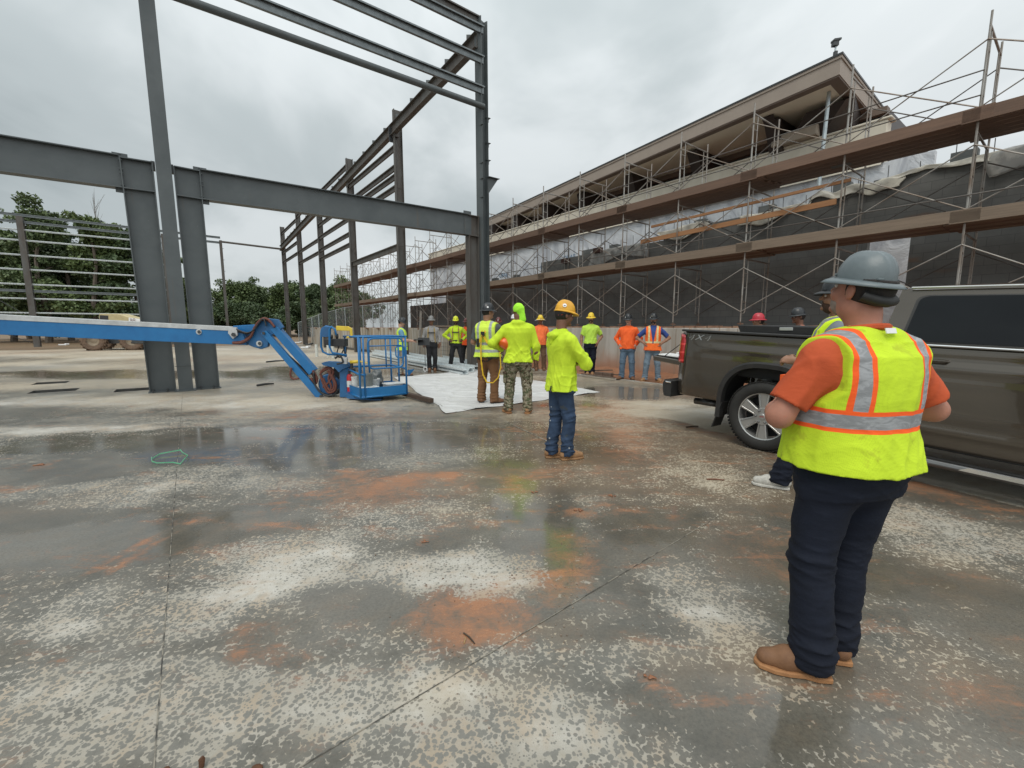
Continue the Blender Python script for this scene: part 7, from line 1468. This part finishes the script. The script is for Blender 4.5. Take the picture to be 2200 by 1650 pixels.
m = MB(); m.prism(qp([(277, 682), (306, 686), (306, 693), (277, 690)], Yt + .79), (0, -.02, 0)); sg_ = m.build('sign', STRAPW, t)
pp = Q(285, 687, Yt + .74); text_part('JLG', .22, mat('dark_red_letter', (.15, .03, .03), (.1, .02, .02), .5), t, WM[t.name].inverted() @ Matrix.Translation(pp) @ Matrix.Rotation(R(90), 4, 'X'))

# ------------------------------------------------------------------ things on the slab
def flatpoly(name, pts, label, cat, mt, z=.006, th=.004, wr=.02, seed=1, n=70):
    """thin sheet lying with soft wrinkles, cut to a polygon"""
    P_ = [np.array(p[:2]) for p in pts]; lo = np.min(P_, 0); hi = np.max(P_, 0); xs = np.linspace(lo[0], hi[0], n); ys = np.linspace(lo[1], hi[1], n)
    c4 = P_; V = []
    for i in range(n):
        for j in range(n):
            u, v = i / (n - 1), j / (n - 1); p = c4[0] * (1 - u) * (1 - v) + c4[1] * u * (1 - v) + c4[2] * u * v + c4[3] * (1 - u) * v
            V.append((p[0], p[1]))
    V = np.array(V); x, y = V[:, 0], V[:, 1]; ed = np.minimum(np.minimum(np.tile(np.arange(n), n), n - 1 - np.tile(np.arange(n), n)), np.minimum(np.repeat(np.arange(n), n), n - 1 - np.repeat(np.arange(n), n))) / n
    w1 = np.abs(waves(x + .3 * waves(x, y, 1.5, seed + 3), y, 5, seed, 8)); w2 = np.abs(waves(x * .35 + .2 * waves(x, y, 2, seed + 4), y * 1.4, 11, seed + 1, 8)); zz = z + wr * (np.exp(-w1 * 3.2) * .9 + np.exp(-w2 * 3.0) * .6) * (.35 + np.minimum(1, ed * 9)) + wr * .9 * np.exp(-ed * 50) * (.5 + .5 * np.sin(x * 9))
    V = V + .03 * np.stack([waves(x, y, 3, 8), waves(x, y, 3, 9)], 1) * (ed < .02)[:, None]
    A = np.concatenate([V, zz[:, None]], 1); loc = A.mean(0); loc[2] = 0; i_ = np.arange(n * n).reshape(n, n); f = np.stack([i_[:-1, :-1], i_[1:, :-1], i_[1:, 1:], i_[:-1, 1:]], -1).reshape(-1, 4)
    o = link(bpy.data.objects.new(name, mesh_np(name, A - loc, f, [mt]))); setM(o, loc); s_ = o.modifiers.new('s', 'SOLIDIFY'); s_.thickness = th; return tag(o, label, cat)
TARP = mat('white_film', (.62, .62, .61), (.53, .53, .525), .42, 0, 3, .6, .35, 14, .1, dist=.02)
flatpoly('ground_sheet', [G(848, 812), G(962, 889), G(1290, 843), G(1020, 796)], 'large crumpled white plastic sheet spread on the slab under the group', 'sheeting', TARP, wr=.019, n=150)
m = MB(); m.beam(G(868, 853) + Vector((0, 0, .075)), G(928, 868) + Vector((0, 0, .065)), .09, .085); tag(m.build('timber', mat('dark_timber', (.085, .055, .038), (.05, .032, .024), .8, 0, 4, .6, .4, 60, stretch=(1, 8, 8)), bevel=.006), 'dark square timber lying on the white sheet by the basket', 'timber')
for i, (u0, v0, u1, v1, lb) in enumerate(((795, 766, 1000, 806, 'front bright channel of the purlin bundle on the slab edge'), (800, 760, 1012, 801, 'second bright channel of the purlin bundle'), (806, 755, 1026, 797, 'third bright channel of the purlin bundle'), (812, 751, 1038, 793, 'rear bright channel of the purlin bundle by the wall'))):
    p, q_ = G(u0, v0), G(u1, v1); m = MB(); up = Vector((0, 0, 1)); d = (q_ - p).normalized(); y = up.cross(d)
    for k in range(2):
        z = .03 + .11 * k; m.beam(p + up * z + y * .03 * k, q_ + up * z + y * .03 * k - d * .1 * k, .20, .010, up); m.beam(p + up * (z + .05) + y * (.1 + .03 * k), q_ + up * (z + .05) + y * (.1 + .03 * k), .010, .10); m.beam(p + up * (z + .03) + y * (-.1 + .03 * k), q_ + up * (z + .03) + y * (-.1 + .03 * k), .010, .06)
    tag(m.build('steel_channel', GALVB), lb, 'channel', 'bright steel channels bundled on the slab')
PVC = mat('white_pvc', (.66, .68, .64), (.52, .54, .5), .5, 0, 9)
for (u, v, h, lb) in ((681, 767, .62, 'left white pipe stub standing on the slab behind the basket'), (706, 766, .62, 'middle white pipe stub behind the basket'), (716, 769, .62, 'right white pipe stub behind the basket')):
    g = G(u, v); m = MB(); m.lathe([(.07, 0), (.07, h), (.05, h), (.05, h - .1)], 14, g, cap=False); tag(m.build('pipe_stub', PVC, smooth=True), lb, 'pipe')
GRS = mat('green_strapping', (.16, .52, .30), (.11, .40, .22), .4)
m = MB(); pts = [(326, 988), (345, 979), (388, 973), (392, 974), (404, 983), (398, 992), (388, 999), (372, 998), (355, 1001), (338, 997), (327, 996), (326, 989)]
P_ = [G(u, v) + Vector((0, 0, .012 + .012 * (i % 3))) for i, (u, v) in enumerate(pts)]
for a_, b_ in zip(P_, P_[1:]): m.beam(a_, b_ + (b_ - a_) * .02, .0035, .011)
tag(m.build('strapping_loop', GRS), 'kinked loop of green plastic strapping on the wet slab', 'strapping')
WOODS = mat('dark_twig', (.035, .025, .02), (.06, .045, .03), .8)
def stick(p, q, r, lb, mt=WOODS, nm='stick'): m = MB(); a_, b_ = G(*p), G(*q); m.tube([a_ + Vector((0, 0, r)), a_.lerp(b_, .5) + Vector((.002, .004, r * 1.4)), b_ + Vector((0, 0, r))], [r, r * 1.1, r * .7], 6); tag(m.build(nm, mt), lb, 'stick')
stick((996, 1361), (1020, 1384), .0035, 'longer dark nail-like stick on the rust stain'); stick((997, 1383), (1000, 1370), .003, 'short pale splinter beside the dark stick', mat('pale_splinter', (.4, .25, .1), (.3, .2, .1))); stick((552, 830), (588, 826), .025, 'black tool handle lying on the slab left of the basket', HOSEK, 'tool_handle'); stick((1518, 1031), (1556, 1033), .008, 'reddish splinter of wood on the slab near the truck wheel', mat('red_wood', (.2, .09, .05), (.14, .06, .035))); stick((1474, 919), (1500, 917), .01, 'dark scrap lying on the slab behind the rear wheel'); stick((572, 779), (612, 776), .03, 'long thin dark bar on the slab beyond the jib', DARKST, 'steel_bar'); stick((1600, 1017), (1601, 1017), .001, 'tiny fleck on the slab') if False else None
rr = random.Random(11)
def clod(u, v, r, lb, mt=CLAY):
    g = G(u, v); S = Sdf((-.2, -.2, -.02), (.2, .2, .12), .008)
    for i in range(9): a = rr.uniform(0, 6.28); d = rr.uniform(0, r * .9); S.ell((d * math.cos(a), d * math.sin(a), .004), (rr.uniform(.12, .35) * r, rr.uniform(.12, .35) * r, rr.uniform(.08, .2) * r), .008)
    S.folds(.004, 200, 200, i); S.cut(lambda X_, Y_, Z_: -Z_ + 0 * X_ + 0 * Y_ - .0005); o = S.mesh('clay_clod', [mt]); setM(o, (g.x, g.y, .001)); tag(o, lb, 'clay')
for (u, v, r, lb) in ((912, 1166, .03, 'small red clay clod left of the white dried patches'), (1397, 1458, .03, 'flattened red clay clod in front of the boots'), (1312, 1066, .045, 'red clay clod near the truck side of the slab'), (1243, 1096, .045, 'red clay clod left of the joint line'), (90, 998, .06, 'red clay clod at the far left of the slab'), (1150, 1058, .04, 'red clay smear-lump in the middle of the slab')): clod(u, v, r, lb)
m = MB()
for i in range(260):
    u = rr.choice([rr.gauss(1225, 30), rr.gauss(1000, 90), rr.uniform(300, 2100)]); v = rr.choice([rr.gauss(1225, 35), rr.gauss(1320, 40), rr.uniform(880, 1600)])
    if not (0 < u < 2200 and 860 < v < 1640): continue
    g = G(u, v); r = rr.uniform(.0015, .005); m.sph(g + Vector((0, 0, r * .5)), (r * rr.uniform(.7, 1.5), r, r * .7), 5, 3)
tag(m.build('grit', mat('grit', (.12, .07, .045), (.3, .25, .2), .8, 0, 30)), 'scattered pebbles and grit on the wet slab', 'grit', kind='stuff')
# rusty stakes at the very bottom
RST = mat('rusty_stake', (.13, .055, .025), (.07, .03, .015), .8, 0, 30, .6, .5, 100)
g = G(433, 1648); m = MB(); m.tube([g, g + Vector((.004, .0, .028)), g + Vector((.0, .0, .034))], [.008, .0095, .0085], 10); tag(m.build('pipe_sleeve', RST, smooth=True), 'short rusty pipe sleeve poking up at the bottom edge', 'pipe')
g = G(553, 1652); m = MB(); m.sph(g + Vector((0, 0, .004)), (.02, .012, .010), 9, 5); tag(m.build('stone', RST, smooth=True), 'brown stone at the bottom edge right of the rusty sleeve', 'stone'); g = G(357, 1655); m = MB(); m.sph(g + Vector((0, 0, .003)), (.012, .01, .008), 9, 5); tag(m.build('stone', RST, smooth=True), 'small brown stone at the bottom edge left of the rusty sleeve', 'stone')
# boards and blocks along the slab edge
for i, (u0, v0, u1, v1, z, w, lb) in enumerate(((1245, 797, 1315, 795, .10, .10, 'grey board on the clay beside the man in the neon tee'), (1250, 803, 1320, 812, .08, .06, 'thin dark board at the slab edge in front of the clay'), (1255, 800, 1340, 806, .06, .05, 'second thin board on the clay'))):
    p, q_ = G(u0, v0, z), G(u1, v1, z); m = MB(); m.beam(p, q_, w, .03); tag(m.build('board', mat('old_board', (.16, .12, .09), (.09, .06, .045), .8)), lb, 'board')
for (u, v, lb) in ((1288, 808, 'grey block at the slab edge, left one'), (1306, 810, 'dark brown block at the slab edge, right one')):
    g = G(u, v, .03); m = MB(); m.box(g + Vector((0, 0, .06)), (.30, .14, .12), ax=AX); tag(m.build('edge_block', mat('brown_block', (.14, .09, .065), (.09, .06, .045), .8), bevel=.008), lb, 'block')
# dowels, plank and pipes at the pour joint in the wall
t = thing('rebar_mat', 'wire mesh panel and dowels leaning on the wall behind the neon harness man', 'rebar', G(955, 771))
m = MB()
for i in range(9): p = AB(16.2 + i * .18, 9.22, 0); m.tube([p, p + Vector((0, 0, .85))], .006, 5)
for k in range(5): m.tube([AB(16.2, 9.22, .15 + .17 * k), AB(17.7, 9.22, .15 + .17 * k)], .006, 5)
m.build('mesh_panel', DARKST, t)
for i in range(4): m = MB(); p = AB(17.9 + i * .22, 9.15, 0); m.tube([p, p + Vector((0, 0, 1.0 - .1 * (i % 2)))], .02, 6); m.build('dowel', DARKST, t)
m = MB(); m.beam(AB(18.4, 9.2, 1.58), AB(16.6, 9.35, 1.56), .2, .05); tag(m.build('plank', PLK[0]), 'weathered plank on top of the retaining wall behind the man in grey', 'plank')
m = MB(); m.beam(AB(19.6, 9.1, 0), AB(19.5, 9.2, 2.3), .08, .06, AX); tag(m.build('post', mat('grey_post', (.3, .28, .25), (.2, .18, .16), .8)), 'grey timber post leaning on the wall right of the laptop man', 'post')
for (u, v, lb, c) in ((663, 741, 'small dark heap of debris on the slab beyond the jib', DARKST), (655, 748, 'white scrap of foam beside the dark debris', STRAPW), (640, 737, 'flat white offcut by the far wall foot', STRAPW), (136, 742, 'white scrap beyond the far left edge of the slab', STRAPW)):
    g = G(u, v); m = MB(); m.box(g + Vector((0, 0, .05)), (.5, .3, .10), ax=(1, .3, 0)); m.box(g + Vector((.2, .1, .1)), (.2, .25, .12), ax=(1, -.6, 0)); tag(m.build('debris', c, bevel=.02), lb, 'debris')
m = MB(); m.abox((15.3, 34), (8.95, 9.12), (.0, .14)); tag(m.build('steel_angle', STEELW), 'long steel angle lying along the foot of the far retaining wall', 'steel angle')
# red and chrome equipment behind the truck roof, seen through the scaffold
g = AB(2.05, 14.3, 1.5); t = thing('compressor', 'red and silver machine standing on the bank above the truck roof', 'machine', g)
m = MB(); m.abox((1.7, 2.5), (13.9, 14.5), (1.6, 2.15)); m.build('housing', mat('machine_red', (.16, .02, .02), (.1, .015, .015), .5), t, bevel=.02); m = MB(); m.abox((1.95, 2.3), (13.84, 13.9), (1.65, 2.12)); m.build('panel', WORN, t, bevel=.01)
# house wrap lettering
WL = mat('wrap_letter', (.16, .28, .42), (.14, .24, .36), .6)
tb_ = [o for o in bpy.data.objects if o.name == 'building'][0]
for (a, z, tx) in ((19.3, 5.0, 'OBAE'), (17.4, 5.25, 'OBAE'), (23.5, 4.9, 'OBAE'), (27, 4.8, 'OBAE')):
    M4 = Matrix.Translation(AB(a, 16.98, z)) @ Matrix.Rotation(math.atan2(-AX.y, -AX.x), 4, 'Z') @ Matrix.Rotation(R(90), 4, 'X'); text_part(tx, .36, WL, tb_, WM[tb_.name].inverted() @ M4)
